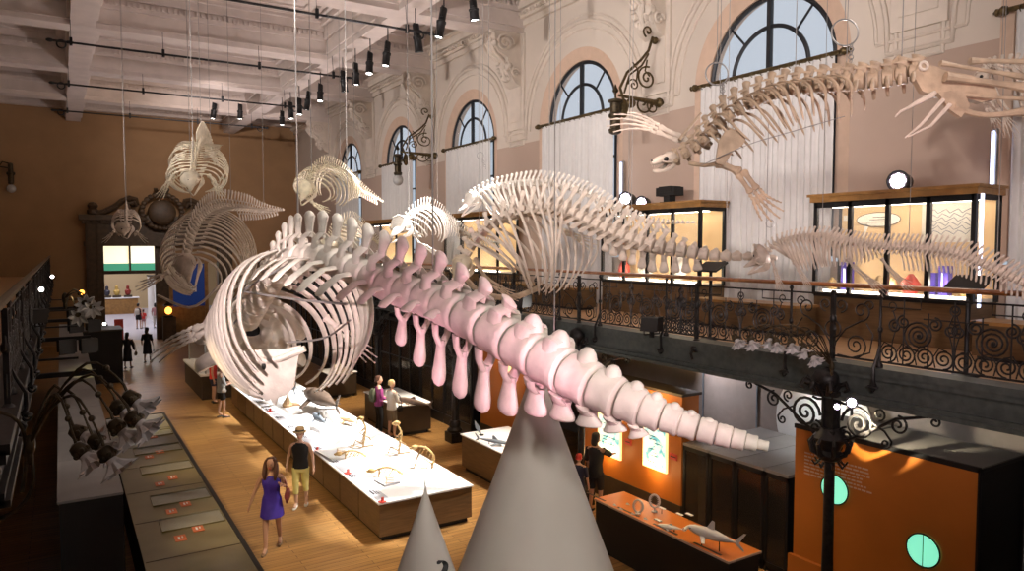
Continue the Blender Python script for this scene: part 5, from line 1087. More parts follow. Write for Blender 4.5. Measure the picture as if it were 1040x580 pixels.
# ---- low dark glazed cabinets beside it
def cabinet(label, y0, y1, z, depth=2.2, group=None):
    t = thing('glazed_cabinet', label, 'glass cabinet', (OX+depth/2, (y0+y1)/2, 0), group)
    MB().bb((OX+.05, y0, 0), (OX+depth, y1, .1)).bb((OX+depth-.1, y0, .1), (OX+depth, y1, z-.05)).bb((OX+.05, y0, .1), (OX+depth, y0+.02, z-.05)).obj('carcass', 'black_matte', t)
    MB().bb((OX, y0, z-.05), (OX+depth, y1, z)).obj('top', 'grey_top' if z < 2 else 'dark_plinth', t)
    b = MB(); b.bb((OX, y0, 0), (OX+.05, y0+.05, z-.05)); b.bb((OX, y1-.05, 0), (OX+.05, y1, z-.05)); b.bb((OX, y0, .08), (OX+.05, y1, .16)); b.bb((OX, y0, z-.13), (OX+.05, y1, z-.05)); b.obj('door_frame', 'black_metal', t)
    MB().bb((OX+.02, y0+.05, .16), (OX+.03, y1-.05, z-.13)).obj('glass_door', 'dark_glass', t)
    return t
ys = [PX(p, 480, OX).y for p in (808.5, 776, 746, 719.5, 693)]
ws = ['against the orange block', 'second left of the orange block', 'third left of the orange block', 'nearest the glowing charts']
for k in range(4):
    cabinet('low dark glazed cabinet '+ws[k], ys[k]+(.14 if k == 0 else .01), ys[k+1]-.01, 1.75, group='low glazed cabinets under the balcony')
    c = V((OX+.9, (ys[k]+ys[k+1])/2, .8)); fish('mounted_fish', 'shadowy brown fish inside the low cabinet '+ws[k], 'specimen', c, (0.1, 1, 0), .5 if k != 1 else .54, 'fish_tan', .5, .1, dors=.08, stand=.7, group='fish in the low glazed cabinets')
# ---- tall vitrines farther along
ypos = [18.3+1.75*k for k in range(11)]
for k, y in enumerate(ypos):
    t = thing('tall_vitrine', 'tall black framed glass vitrine under the right balcony, %s from the orange wall' % ordinal(k), 'glass cabinet', (OX+.6, y+.85, 0), 'tall vitrines under the right balcony')
    b = MB(); [b.bb((OX-.03, y+j*.84-.03, .1), (OX+.03, y+j*.84+.03, 2.9)) for j in (0, 1, 2)]; b.bb((OX-.04, y, 2.85), (OX+1.2, y+1.7, 3.0)); b.bb((OX-.04, y, 0), (OX+1.2, y+1.7, .3)); b.bb((OX-.03, y, 1.6), (OX+.02, y+1.7, 1.64)); b.obj('frame', 'black_metal', t)
    MB().bb((OX, y+.03, .3), (OX+.012, y+1.66, 2.85)).obj('glass_door', 'dark_glass', t); MB().bb((OX+1.15, y, .3), (OX+1.2, y+1.7, 2.85)).obj('back_panel', 'lower_wall' if k % 3 else 'oak_trim', t)

# ---- orange block with mint portholes
by0, by1, bz = PX(993, 500, OX).y, PX(808, 440, OX).y, 2.62
t = thing('orange_exhibit_block', 'big orange exhibit block with round mint lights at lower right', 'exhibit block', (OX+.6, (by0+by1)/2, 0))
MB().bb((OX, by0, 0), (OX+.04, by1, bz-.04)).obj('front_panel', 'orange_paint', t)
MB().bb((OX+.04, by0+.01, 0), (OX+1.25, by1-.01, bz-.06)).obj('carcass', 'black_matte', t)
b = MB(); b.bb((OX, by0, bz-.04), (OX+1.25, by1, bz)); b.obj('top', 'grey_top', t)
b = MB(); b.bb((OX-.01, by0-.02, bz-.05), (OX+.03, by1+.02, bz+.02)); b.bb((OX, (by0+by1)/2+.45, bz), (OX+1.2, (by0+by1)/2+.49, bz+.006)); b.bb((OX-.01, by0-.03, 0), (OX+.04, by0, bz)); b.bb((OX+1.2, by0-.03, 0), (OX+1.25, by0, bz)); b.bb((OX-.0, by0-.03, bz-.05), (OX+1.25, by0, bz)); b.obj('black_edging', 'black_metal', t)
MB().bb((OX-.07, by1-.75, 0), (OX, by1+.05, .5)).obj('low_step', 'orange_paint', t)
for k, (px, py) in enumerate(((848, 497), (938, 559))):
    c = PX(px, py, OX-.012); p = MB(); p.lathe([(.001, 0), (.225, 0), (.225, .02), (.001, .02)], 36, c, (0, 1, 0), (0, 0, 1), (-1, 0, 0), cap=False); o = p.obj('porthole', 'mint_glow', t); o['label'] = 'glowing mint green round porthole'
    q = MB(); q.ring(c-V((.015, 0, 0)), .228, .012, A=(0, 1, 0), n=36); q.tube([c+V((-.022, 0, .22)), c+V((-.022, 0, -.22))], .006, 4); q.obj('rim', 'black_metal', o)
b = MB(); rnd = random.Random(2)
for r in range(7):
    z = bz-.42-r*.055; y = by1-.18
    while y > by1-1.35+rnd.random()*.25:
        w = rnd.uniform(.03, .10); b.bb((OX-.006, y-w, z), (OX, y, z+.022)); y -= w+.02
b.obj('lettering', 'peach_paint', t)

# ---- white cones in the foreground
def cone(label, apex, H, R, mark=None, name='white_cone'):
    t = thing(name, label, 'cone sculpture', V((apex.x, apex.y, apex.z-H)), 'white cones in the foreground')
    prof = []; n = 26
    for k in range(n+1):
        f = k/n; prof.append((max(.004, R*f**1.04), -H*f))
    b = MB(); b.lathe(prof[::-1], 64, apex, cap=True); b.obj('shell', 'cone_white', t)
    r = R*.98; return t, prof
apB = P(545, 362, 8.0); HB = apB.z-1.8; t, pr = cone('large smooth white cone with pointed tip rising in the foreground', apB, HB, .362*HB)
MB().lathe([(.362*HB-.03, 0), (.362*HB-.03, 1.8)], 48, (apB.x, apB.y, 0)).obj('pedestal', 'dark_plinth', t)
b = MB(); b.tube([apB-V((0, 0, .02)), apB+V((0, 0, .08))], .006, 5); b.obj('tip', 'steel_wire', t)
apS = P(432, 494, 6.5); HS_ = apS.z-1.8; t, pr = cone('small white cone with a curled black mark', apS, HS_, .345*HS_)
MB().lathe([(.345*HS_-.03, 0), (.345*HS_-.03, 1.8)], 48, (apS.x, apS.y, 0)).obj('pedestal', 'dark_plinth', t)
b = MB(); b.tube([apS-V((0, 0, .02)), apS+V((0, 0, .06))], .005, 5); b.obj('tip', 'steel_wire', t)
def on_cone(ap, H, R, px, py):   # first hit of the view ray with the cone surface
    d = P(px, py, 1)-CO; best = None
    for k in range(4000, 9500):
        p = CO+d*(k/1000); f = (ap.z-p.z)/H
        if f > 0 and (p-V((ap.x, ap.y, p.z))).length <= R*f**1.04: return p-d*.008
    return None
q = [on_cone(apS, HS_, .345*HS_, px, py) for px, py in ((444.5, 573), (446, 570.5), (449.5, 570.5), (451.5, 573.5), (451.3, 577), (450, 581), (449, 586))]
if all(q): b = MB(); b.sweep(curve(q, 16), [.008, .02, .026, .022, .02, .022, .026, .03, .034, .034, .034, .034, .034, .03, .03, .03, .03], .008, 8, hint=CR); b.obj('curled_mark', 'ink', t)

# ---- left side: cabinets, floor table, stand
t = thing('low_showcase', 'long low map table with small orange cards on the left of the hall floor', 'display table', (1.6, 15, 0))
mat('map_top', (.15, .12, .05), .3, col2=(.21, .17, .08), vary=.1, vscale=1.2, coat=.3); mat('orange_card', (.62, .16, .06), .5)
tz = .8; tx0, tx1, ty0, ty1 = .92, 2.36, 7.5, 22.4
MB().bb((tx0, ty0, .02), (tx1, ty1, tz-.04)).obj('body', 'black_matte', t); MB().bb((tx0, ty0, tz-.04), (tx1, ty1, tz)).obj('top', 'map_top', t); MB().bb((tx1-.06, ty0, tz-.05), (tx1+.01, ty1, tz+.012)).bb((tx0, ty1-.05, tz-.05), (tx1, ty1+.01, tz+.012)).obj('dark_edge', 'black_metal', t)
for k in range(8):
    y = ty0+.8+k*1.75; b = MB(); b.bb((tx0+.02, y, tz), (tx1-.06, y+.02, tz+.004)); b.obj('joint', 'dark_plinth', t)
cards = [((506-0)/2.76, 370+488/2.76), ((555)/2.76, 370+461/2.76), (481/2.76, 370+413/2.76), (520/2.76, 370+392/2.76), (448/2.76, 370+336/2.76), (484/2.76, 370+318/2.76), (418/2.76, 370+260/2.76), (448/2.76, 370+246/2.76), (400/2.76, 370+212/2.76), (430/2.76, 370+204/2.76)]
rows = ['nearest', 'second', 'third', 'fourth', 'farthest']
for k, (px, py) in enumerate(cards):
    c = PZ(px, py, tz+.004); t = thing('orange_card', '%s card of the %s pair on the long map table' % (['left', 'right'][k % 2], rows[k//2]), 'card', c, 'orange cards on the map table')
    MB().box(c+V((0, 0, .004)), (.17, .27, .006)).obj('card', 'orange_card', t); MB().box(c+V((-.02, 0, .009)), (.03, .12, .003)).box(c+V((.03, .02, .009)), (.02, .08, .003)).obj('lettering', 'white_print', t)
for k in range(5):
    py = [494, 455, 414, 390, 372][k]*1.0; y = PZ(*[(180, 534), (170, 509), (158, 478), (150, 459), (143, 443)][k], tz).y; c = V((1.78, y+.1, tz)); t = thing('glass_plate', '%s clear glass plate around a pair of cards on the map table' % rows[k], 'glass plate', c, 'glass plates on the map table')
    b = MB(); b.box(c+V((0, 0, .012)), (.98, .62, .02)); b.obj('plate', 'glass', t)
    b = MB(); [b.box(c+V((i*.49, j*.31, .012)), ((.008, .62, .024) if i else (.98, .008, .024))) for i, j in ((1, 0), (-1, 0), (0, 1), (0, -1))]; b.obj('edge', 'map_top', t)
cz = 2.5; ycab = [9.9+1.9*k for k in range(12)]
for k, y in enumerate(ycab):
    t = thing('tall_cabinet', 'dark tall cabinet with grey top along the left wall, %s from the near end' % ordinal(k), 'cabinet', (.25, y+.95, 0), 'tall cabinets below the left balcony')
    MB().bb((-.10, y, 0), (.56, y+1.895, cz-.03)).obj('body', 'black_matte', t); MB().bb((-.12, y, cz-.03), (.57, y+1.895, cz)).obj('top', 'grey_top', t)
    MB().bb((.56, y+.1, .3), (.575, y+1.8, cz-.2)).obj('glass_door', 'dark_glass', t)
t = thing('dark_kiosk', 'tall dark box beside the portal left of the two women in black', 'kiosk', (1.4, 33.5, 0)); MB().bb((.62, 33, 0), (2.02, 34.6, 2.1)).obj('body', 'black_matte', t); MB().bb((.6, 32.98, 2.1), (2.05, 34.62, 2.16)).obj('top', 'dark_plinth', t)
c = PY(112, 328, 36); t = thing('small_lit_sign', 'small red edged sign on a stand beside the dark kiosk', 'sign', (c.x+.3, 36, 0)); MB().bb((c.x+.15, 35.95, 1.4), (c.x+.5, 36, 2.3)).obj('board', 'red_label', t); MB().bb((c.x+.3, 35.96, 0), (c.x+.34, 36, 1.4)).bb((c.x+.05, 35.8, 0), (c.x+.6, 36.2, .03)).obj('stand', 'steel_wire', t)
# lamp bars reaching out from the left balcony
bars = [(PX(0, 404, -.45), 88, 'nearest'), (None, 0, ''), ]
for k, (y, z, x1, lab) in enumerate(((17.2, 2.9, .55, 'nearest of the black lamp bars reaching over the left cabinets'), (22.5, 3.05, .62, 'black lamp bar with two lamp heads over the left cabinets'), (27.5, 3.1, .9, 'black lamp bar high over the left cabinets'), (31.5, 3.2, .9, 'farthest black lamp bar by the left balcony'))):
    t = thing('hanging_lamp_bar', lab, 'lamp bar', (XL, y, z), 'lamp bars of the left balcony')
    MB().bb((X0+.1, y-.05, z-.05), (x1, y+.05, z+.05)).bb((X0+.1, y-.03, z+.3), (x1-.3, y+.03, z+.34)).obj('bar', 'black_metal', t)
    for j in range(2 if k != 0 else 0):
        c = V((x1-.05-.5*j, y, z-.2)); b = MB(); b.box(c, (.32, .42, .34), .4); b.box(c+V((0, -.22, 0)), (.38, .05, .4), .4); b.tube([c, c+V((0, 0, .25))], .03, 6); b.obj('lamp_head', 'black_metal', t)
def glow_lamp(label, p, r, m='violet_glow'):
    t = thing('hanging_lamp', label, 'lamp', p, 'small glowing lamps'); D = (CO-p).normalized(); X = D.orthogonal().normalized(); Y = D.cross(X)
    MB().lathe([(r*.9, -r*3), (r*1.5, -r*2.6), (r*1.5, 0), (r*1.6, r*.4), (r*1.2, r*.4)], 14, p, X, Y, D).obj('housing', 'black_metal', t); MB().lathe([(.001, r*.42), (r*1.1, r*.42), (r*1.1, r*.5), (.001, r*.5)], 14, p, X, Y, D, cap=False).obj('lens', m, t)
    b = MB(); b.tube([p-D*r*1.5, p-D*r*1.5-V((0, 0, r*3.4))], r*.35, 5); b.obj('bracket', 'black_metal', t)
for lab, px, py, d, r, m in (('brightest violet lamp on the dark left balcony', 24, 353, 12, .05, 'violet_glow'), ('pale lamp cut by the left edge of the photo', 1, 400, 9, .05, 'violet_glow'), ('white lamp on the left balcony rail', 42, 294, 17, .05, 'lens_glow'), ('smaller white lamp farther along the left rail', 53, 281, 22, .045, 'lens_glow'), ('small white lamp on top of the dark kiosk', 106, 329, 33, .06, 'lens_glow'), ('bright twin lamp, larger one, beside the thick iron column', 865, 409, 9.6, .05, 'violet_glow'), ('bright twin lamp, smaller one, close to the iron column', 850, 413, 9.6, .032, 'violet_glow'), ('warm lamp at the far left balcony', 83, 297, 26, .08, 'fire_glow')):
    glow_lamp(lab, P(px, py, d), r, m)
# big dark floods and amp boxes
for lab, p, s in (('black flood lamp standing at the railing foot', P(662, 329, 12.8), .3), ('black box lamp on the beam edge near the column', P(911, 397, 9.8), .2), ('black flood lamp tilted beside the left rail', P(34, 321, 14.5), .35), ('black flood lamp head behind the great whale tail', P(528, 305, 15), .35)):
    t = thing('hanging_flood_lamp', lab, 'lamp', p, 'black flood lamps'); b = MB(); b.box(p, (s*1.1, s, s*.8), .5, Z=V((.2, .1, 1)).normalized()); b.obj('housing', 'black_matte', t); b = MB(); b.box(p-V((0, 0, s*.55)), (s*.2, s*.2, s*.5)); b.tube([p+V((-s*.6, 0, 0)), p+V((-s*.6, 0, -s*.6)), p+V((s*.6, 0, -s*.6)), p+V((s*.6, 0, 0))], s*.05, 5); b.obj('bracket', 'black_metal', t)

# ---- lit display cases on the balcony
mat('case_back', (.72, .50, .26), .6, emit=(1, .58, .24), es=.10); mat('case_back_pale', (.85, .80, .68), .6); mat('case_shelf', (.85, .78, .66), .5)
mat('case_tube', (1, .95, .85), .5, emit=(1, .93, .80), es=11); mat('led_tube', (.7, .8, 1), .5, emit=(.62, .70, 1), es=3); mat('blue_box', (.06, .03, .36), .5)
def case(label, ya, yb, z1, n, xf=12.0, z0=ZF, loc='', glow=True):
    t = thing('lit_display_case', label, 'display case', (xf+.4, (ya+yb)/2, z0), 'lit display cases on the right balcony')
    MB().bb((xf+.0, ya, z0), (X1-.2, yb, z0+.75)).obj('base', 'plinth_wood', t)
    MB().bb((X1-.24, ya, z0+.75), (X1-.2, yb, z1)).obj('back_panel', 'case_back', t)
    MB().bb((xf+.05, ya+.03, z0+.75), (X1-.24, yb-.03, z0+.8)).obj('shelf', 'case_shelf', t)
    b = MB(); b.bb((xf-.08, ya-.08, z1), (X1-.2, yb+.08, z1+.1)); b.bb((xf-.12, ya-.12, z1+.1), (X1-.2, yb+.12, z1+.15)); b.obj('top', 'oak_trim', t)
    b = MB()
    for k in range(n+1):
        y = ya+(yb-ya)*k/n; b.bb((xf-.02, y-.035, z0+.75), (xf+.05, y+.035, z1))
    for y in (ya, yb): b.bb((X1-.26, y-.03, z0+.75), (X1-.2, y+.03, z1)); b.bb((xf, y-.03, z1-.08), (X1-.2, y+.03, z1))
    b.bb((xf-.02, ya, z1-.1), (xf+.04, yb, z1)); b.bb((xf-.02, ya, z0+.72), (xf+.04, yb, z0+.80)); b.obj('frame', 'black_metal', t)
    b = MB(); b.bb((xf+.0, ya, z0+.8), (xf+.008, yb, z1-.05)); b.obj('glass_front', 'glass', t)
    b = MB(); b.bb((xf+.35, ya+.1, z1-.09), (xf+.41, yb-.1, z1-.03)); b.bb((xf+.12, ya+.1, z0+.81), (xf+.17, yb-.1, z0+.84)); b.obj('light_tube', 'case_tube', t)
    return t
c0, c1 = PX(990, 200, 12.0), PX(829, 206, 12.0); zt1 = c1.z
t = case('wide lit display case on the balcony behind the pink skeleton', c0.y, c1.y, zt1, 4)
MB().bb((11.99, c0.y-.12, ZF+.7), (12.04, c0.y-.09, zt1)).obj('led_strip', 'led_tube', t)
def on_back(t, nm, m, px0, px1, py0, py1, x=X1-.25, th=.008):
    a, b_ = PX(px0, py0, x), PX(px1, py1, x); return MB().bb((x-th, a.y, a.z), (x, b_.y, b_.z)).obj(nm, m, t)
on_back(t, 'pale_chart', 'case_back_pale', 937, 996, 204, 246)
b = MB(); rnd = random.Random(9); a, e_ = PX(945, 215, X1-.262), PX(985, 240, X1-.262)
for k in range(6):
    z = a.z+(e_.z-a.z)*k/6; b.tube([(X1-.262, a.y+(e_.y-a.y)*j/10, z+.04*math.sin(j*2.1+k)) for j in range(11)], .006, 4)
b.obj('chart_drawing', 'shark_grey', t)
c = PX(892, 223, X1-.26); b = MB(); b.prism([(.42*math.cos(2*PI*k/28), .13*math.sin(2*PI*k/28)) for k in range(28)], c, (0, -1, 0), (0, 0, 1), .01); b.prism([(-.25, -.05), (-.3, -.4), (-.18, -.1)], c, (0, -1, 0), (0, 0, 1), .01); b.obj('speech_bubble', 'case_back_pale', t)
b = MB(); b.sweep([c+V((-.008, .42*math.cos(2*PI*k/28), .13*math.sin(2*PI*k/28))) for k in range(28)], .006, None, 4, loop=True, hint=(1, 0, 0)); [b.bb((X1-.272, c.y-.22, c.z-.05+.045*k), (X1-.268, c.y+.22-.06*k, c.z-.04+.045*k)) for k in range(3)]; b.obj('bubble_outline', 'ink', t)
on_back(t, 'note', 'case_back_pale', 857, 867, 219, 224)
for lab, px0, px1, py0, py1, m in (('violet box standing in the lit case behind the pink ribs', 856, 864, 266, 284, 'blue_box'), ('dark blue box beside the black lectern in the lit case', 955, 964, 270, 289, 'blue_box'), ('blue framed white card in the lit case', 944, 951, 277, 289, 'blue_box')):
    a, e_ = PX(px0, py0, 12.4), PX(px1, py1, 12.4); t = thing('display_box', lab, 'box', (12.4, (a.y+e_.y)/2, ZF+.8)); MB().bb((12.35, a.y, ZF+.8), (12.5, e_.y, a.z)).obj('box', m, t); MB().bb((12.345, a.y-.05, ZF+.95), (12.35, e_.y+.08, a.z-.12)).obj('label', 'white_print', t)
for k, (px, py, r, m) in enumerate(((893, 285, .13, 'fish_tan'), (925, 287, .15, 'red_label'), (985, 308, .16, 'gold_skeleton'), (845, 290, .10, 'gold_skeleton'), (905, 283, .12, 'fish_tan'))):
    p = PX(px, py, 12.4); t = thing('shell_exhibit', ['brown shell exhibit low in the lit case', 'red shell exhibit low in the lit case', 'golden horn exhibit right of the lectern', 'golden jar exhibit at the left end of the lit case', 'tan shell exhibit between ribs in the lit case'][k], 'exhibit', (p.x, p.y, ZF+.8)); c = V((p.x, p.y, ZF+.8))
    MB().lathe([(r*.6, 0), (r, r*.5), (r*1.05, r*1.1), (r*.6, r*1.8), (r*.2, r*2.3)], 12, c+V((0, 0, .03))).obj('shell', m, t); MB().lathe([(r*.7, 0), (r*.7, .03), (.01, .03)], 12, c).obj('foot', 'black_metal', t)
c0, c1 = PX(711, 212, 12.0), PX(612, 216, 12.0)
t = case('middle lit display case behind the pink vertebrae', c0.y, c1.y, PX(680, 212, 12.0).z, 4)
for lab, px, m, r in (('red figure exhibit in the middle lit case', 634, 'red_label', .16), ('pale figure exhibit in the middle lit case', 656, 'case_back_pale', .2), ('cream urn exhibit at the right of the middle lit case', 690, 'ivory_bone', .18)):
    p = PX(px, 275, 12.4); c = V((p.x, p.y, ZF+.8)); t = thing('figure_exhibit', lab, 'exhibit', c); MB().lathe([(r*.5, 0), (r, r), (r*.9, r*2), (r*.4, r*2.8), (r*.55, r*3.3), (r*.1, r*3.9)], 12, c+V((0, 0, .03))).obj('figure', m, t); MB().box(c+V((0, 0, .015)), (r*1.6, r*1.6, .03)).obj('foot', 'black_metal', t)
c0, c1 = PX(505, 226, 12.0), PX(452, 228, 12.0)
case('far lit display case seen through the tan ribcage', c0.y, c1.y, 6.5, 3)
c0, c1 = PX(402, 234, 12.0), PX(372, 236, 12.0)
case('farthest lit display case glowing above the great whale spine', c0.y, c1.y, 6.5, 2)
# low wooden benches behind the railing
for lab, pa, pb in (('long low brown bench behind the railing, nearest the camera', 1100, 1000), ('long low brown bench behind the middle of the railing', 820, 715), ('long low brown bench behind the far part of the railing', 598, 520)):
    ya, yb = PX(pa, 330, 11.6).y, PX(pb, 330, 11.6).y; t = thing('low_bench', lab, 'bench', (11.9, (ya+yb)/2, ZF)); MB().bb((11.25, ya, ZF+.06), (11.84, yb, ZF+.52)).obj('body', 'plinth_wood', t); MB().bb((11.2, ya-.04, ZF+.52), (11.87, yb+.04, ZF+.57)).obj('top', 'oak_trim', t); MB().bb((11.3, ya+.05, ZF), (11.8, yb-.05, ZF+.06)).obj('foot', 'black_matte', t)
# black lecterns at the rail
for lab, px, py, w in (('large black lectern board at the near railing', 984, 287, .45), ('small black lectern board behind the middle railing', 722, 271, .5)):
    x = 9.75; p = PX(px, py, x); t = thing('lectern', lab, 'lectern', (x, p.y, ZF)); Zv = V((-.5, 0, 1)).normalized(); b = MB(); b.box(p, (.34, w, .035), X=V((1, 0, .5)).normalized(), Y=(0, 1, 0), Z=Zv); b.obj('board', 'black_metal', t); MB().tube([(x, p.y, ZF), (x, p.y, p.z-.05)], .03, 8).lathe([(.16, 0), (.16, .02), (.03, .04)], 14, (x, p.y, ZF)).obj('stand', 'black_metal', t)
# spotlights on top of the cases
for lab, px, py, z_, r, lit in (('round stage spotlight glowing on top of the wide lit case', 913, 184, None, .16, 1), ('round stage spotlight on the left of the middle case top', 636, 202, None, .17, 1), ('second stage spotlight on the middle case top, tilted', 652, 206, None, .15, 1)):
    p = PX(px, py, 12.3); t = thing('stage_spotlight', lab, 'spotlight', p, 'stage spotlights on the display cases'); D = (CO+V((0, 0, 1.5))-p).normalized()*.9+CR*-.45; D.normalize(); X = D.orthogonal().normalized(); Y = D.cross(X)
    MB().lathe([(r*.5, -r*2), (r*.9, -r*1.6), (r, -r*.6), (r*1.05, r*.2), (r*1.15, r*.25), (r*1.15, r*.4), (r*1.0, r*.4), (r*.95, r*.25)], 20, p, X, Y, D).obj('housing', 'black_metal', t)
    MB().lathe([(.001, r*.26), (r*.9, r*.26), (r*.9, r*.3), (.001, r*.3)], 20, p, X, Y, D, cap=False).obj('lens', 'steel_wire', t)
    for q in range(9):
        e = (X*math.cos(q*PI/4)+Y*math.sin(q*PI/4))*(r*.58 if q < 8 else 0); MB().lathe([(.001, r*.31), (r*.24, r*.31), (r*.24, r*.34), (.001, r*.34)], 10, p+e, X, Y, D, cap=False).obj('lens_element', 'violet_glow', t)
    zb = (zt1 if px > 800 else PX(680, 212, 12.0).z)+.15
    b = MB(); b.tube([p+X*r*1.1-D*r*.6, (p+X*r*1.1-D*r*.6).lerp(V((p.x, p.y, zb)), .5), V((p.x, p.y, zb)), V((p.x+.1, p.y+.15, zb))], .02, 5); b.tube([V((p.x, p.y-.2, zb+.012)), V((p.x, p.y+.2, zb+.012))], .018, 5); b.obj('yoke', 'black_metal', t)
p = PX(680, 199, 12.35); zb = PX(680, 212, 12.0).z+.15; t = thing('black_projector', 'black box projector on a foot on top of the middle case', 'projector', (p.x, p.y, zb)); MB().box((p.x, p.y, p.z+.1), (.3, .62, .2)).box((p.x, p.y, p.z+.15), (.34, .4, .14)).obj('body', 'black_matte', t); MB().bb((p.x-.1, p.y-.1, zb), (p.x+.1, p.y+.1, p.z)).bb((p.x-.13, p.y-.2, zb), (p.x+.13, p.y+.2, zb+.04)).obj('foot', 'black_matte', t)
# vertical led tubes by the cases
for lab, px, py0, py1 in (('bright vertical light strip right of the wide lit case', 1009, 133, 212), ('bright vertical light strip left of the middle case', 630.5, 165, 214)):
    a, b_ = PX(px, py0, 12.8), PX(px, py1, 12.8); t = thing('hanging_light_strip', lab, 'light strip', b_); MB().bb((12.78, a.y-.02, b_.z), (12.82, a.y+.02, a.z)).obj('tube', 'led_tube', t); MB().bb((12.83, a.y-.04, b_.z-.04), (12.9, a.y+.04, a.z+.04)).obj('housing', 'steel_wire', t)
# grey screen and white disc on the wall under the balcony
t = thing('hanging_screen', 'pale grey screen with a large white disc under the balcony', 'screen', (12.3, 7.7, 2.5)); a, b_ = PX(780, 380, 12.4), PX(835, 470, 12.4)
MB().bb((12.38, PX(860, 400, 12.4).y, .3), (12.42, PX(697, 400, 12.4).y, 3.3)).obj('cloth', 'lower_wall', t); c = PX(835, 432, 12.37); MB().lathe([(.001, 0), (1.05, 0), (1.05, .01), (.001, .01)], 48, c, (0, 1, 0), (0, 0, 1), (-1, 0, 0), cap=False).obj('white_disc', 'white_print', t)
b = MB(); [b.tube([(12.36, PX(q, 400, 12.36).y, .3), (12.36, PX(q, 400, 12.36).y, 3.3)], .02, 5) for q in (714, 769)]; b.obj('rod', 'shark_grey', t)
# ================================================================ PEOPLE
SKIN = {'tan': (.50, .27, .17), 'fair': (.62, .38, .27), 'brown': (.30, .15, .09)}
for k, c in SKIN.items(): mat('skin_'+k, c, .5, vary=.06)
def skin_mesh(verts, edges, radii):
    me = bpy.data.meshes.new('tmp'); me.from_pydata([V(v) for v in verts], edges, []); o = bpy.data.objects.new('tmp', me); C.objects.link(o)
    m = o.modifiers.new('s', 'SKIN'); m.use_smooth_shade = True
    for i, r in enumerate(radii):
        d = me.skin_vertices[0].data[i]; d.radius = (r, r) if not hasattr(r, '__len__') else r; d.use_root = (i == 0)
    s = o.modifiers.new('d', 'SUBSURF'); s.levels = 1; s.render_levels = 1
    dg = bpy.context.evaluated_depsgraph_get(); ev = o.evaluated_get(dg); out = bpy.data.meshes.new_from_object(ev)
    vs = [v.co.copy() for v in out.vertices]; fs = [tuple(p.vertices) for p in out.polygons]
    bpy.data.objects.remove(o); return vs, fs
def person(label, pos, face, H=1.65, skin='fair', arms=None, stride=.0, lean=0, hair=None, hair_len=.1, top=None, bottom=None, dress=None, hat=None, bag=None, shoes='black_matte', head_turn=0, fingers=True, backpack=None):
    """local frame: x right of the person, y forwards, z up; face = heading in radians about z"""
    pos = V(pos); t = thing('person', label, 'person', pos); h = H
    fx = V((math.cos(face), math.sin(face), 0)); rt = V((fx.y, -fx.x, 0))
    def W(x, y, z): return pos+rt*(x*h)+fx*((y+lean*max(0, z-.5))*h)+V((0, 0, z*h))
    s = stride
    J = {'pel': (0, 0, .53), 'ch': (0, .0, .72), 'nk': (0, 0, .835), 'hd': (0, .008, .875)}
    legs = {}
    for sd, q in ((1, s), (-1, -s)): legs[sd] = [(sd*.052, 0, .50), (sd*.055, q*.55+.015, .285), (sd*.055, q-.01 if q >= 0 else q, .045+(.03 if q < 0 else 0)), (sd*.065, q+.075, .018+(.0 if q >= 0 else .01))]
    A = arms or {1: [(.145, -.01, .63), (.16, .02, .485)], -1: [(-.145, -.01, .63), (-.16, .02, .485)]}
    vs = [W(*J['pel']), W(0, 0, .60), W(*J['ch']), W(0, 0, .79), W(*J['nk']), W(0, .005, .88)]; rd = [(.075*h, .058*h), (.062*h, .05*h), (.082*h, .06*h), (.062*h, .045*h), .030*h, .03*h]
    ed = [(0, 1), (1, 2), (2, 3), (3, 4), (4, 5)]
    for sd in (1, -1):
        b = len(vs); vs += [W(*p) for p in legs[sd]]; rd += [.054*h, .034*h, .021*h, .02*h]; ed += [(0, b), (b, b+1), (b+1, b+2), (b+2, b+3)]
        b = len(vs); e, w = A[sd]; vs += [W(sd*.105, 0, .795), W(*e), W(*w)]; rd += [.031*h, .023*h, .015*h]; ed += [(3, b), (b, b+1), (b+1, b+2)]
        if fingers:
            ev, wv = V(vs[b+1]), V(vs[b+2]); d = (wv-ev).normalized(); sdv = (fx-d*fx.dot(d)).normalized() if abs(fx.dot(d)) < .9 else (rt-d*rt.dot(d)).normalized()
            p = len(vs); vs.append(wv+d*.042*h); rd.append((.020*h, .009*h)); ed.append((b+2, p)); inn = -rt*sd
            for f in range(4):
                o = p; q0 = vs[p]+sdv*(.0085*h*(f-1.5))*1.4; L = [.036, .043, .041, .032][f]*h
                vs += [q0+d*L*.5+inn*.004*h, q0+d*L+inn*.014*h]; rd += [.0052*h, .0042*h]; n0 = len(vs)-2; ed += [(p, n0), (n0, n0+1)]
            vs += [wv+d*.02*h+sdv*.026*h, wv+d*.045*h+sdv*.034*h+inn*.008*h]; rd += [.0065*h, .005*h]; n0 = len(vs)-2; ed += [(b+2, n0), (n0, n0+1)]
    sv, sf = skin_mesh(vs, ed, rd); B = MB(); B.add(sv, sf)
    # head with face, nose, ears
    ha = face+head_turn; hf = V((math.cos(ha), math.sin(ha), 0)); hr = V((hf.y, -hf.x, 0)); hc = W(0, .012, .935)
    rows_ = [(-.068, .006, .016, .018), (-.06, .022, .028, .006), (-.045, .034, .040, .004), (-.02, .041, .050, 0), (.0, .044, .054, -.002), (.025, .046, .056, -.004), (.045, .041, .048, -.006), (.06, .026, .032, -.006), (.067, .006, .008, -.006)]
    B.rings([[hc+hr*(a*h*math.cos(2*PI*k/16))+hf*((c_*math.sin(2*PI*k/16)+o)*h)+V((0, 0, z*h)) for k in range(16)] for z, a, c_, o in rows_])
    B.ell(hc+hf*.053*h-V((0, 0, .012*h)), (.007*h, .010*h, .014*h), hr, hf, n=7, m=5)
    for sd in (1, -1): B.ell(hc+hr*sd*.045*h-V((0, 0, .006*h)), (.005*h, .009*h, .015*h), hr, hf, n=7, m=5)
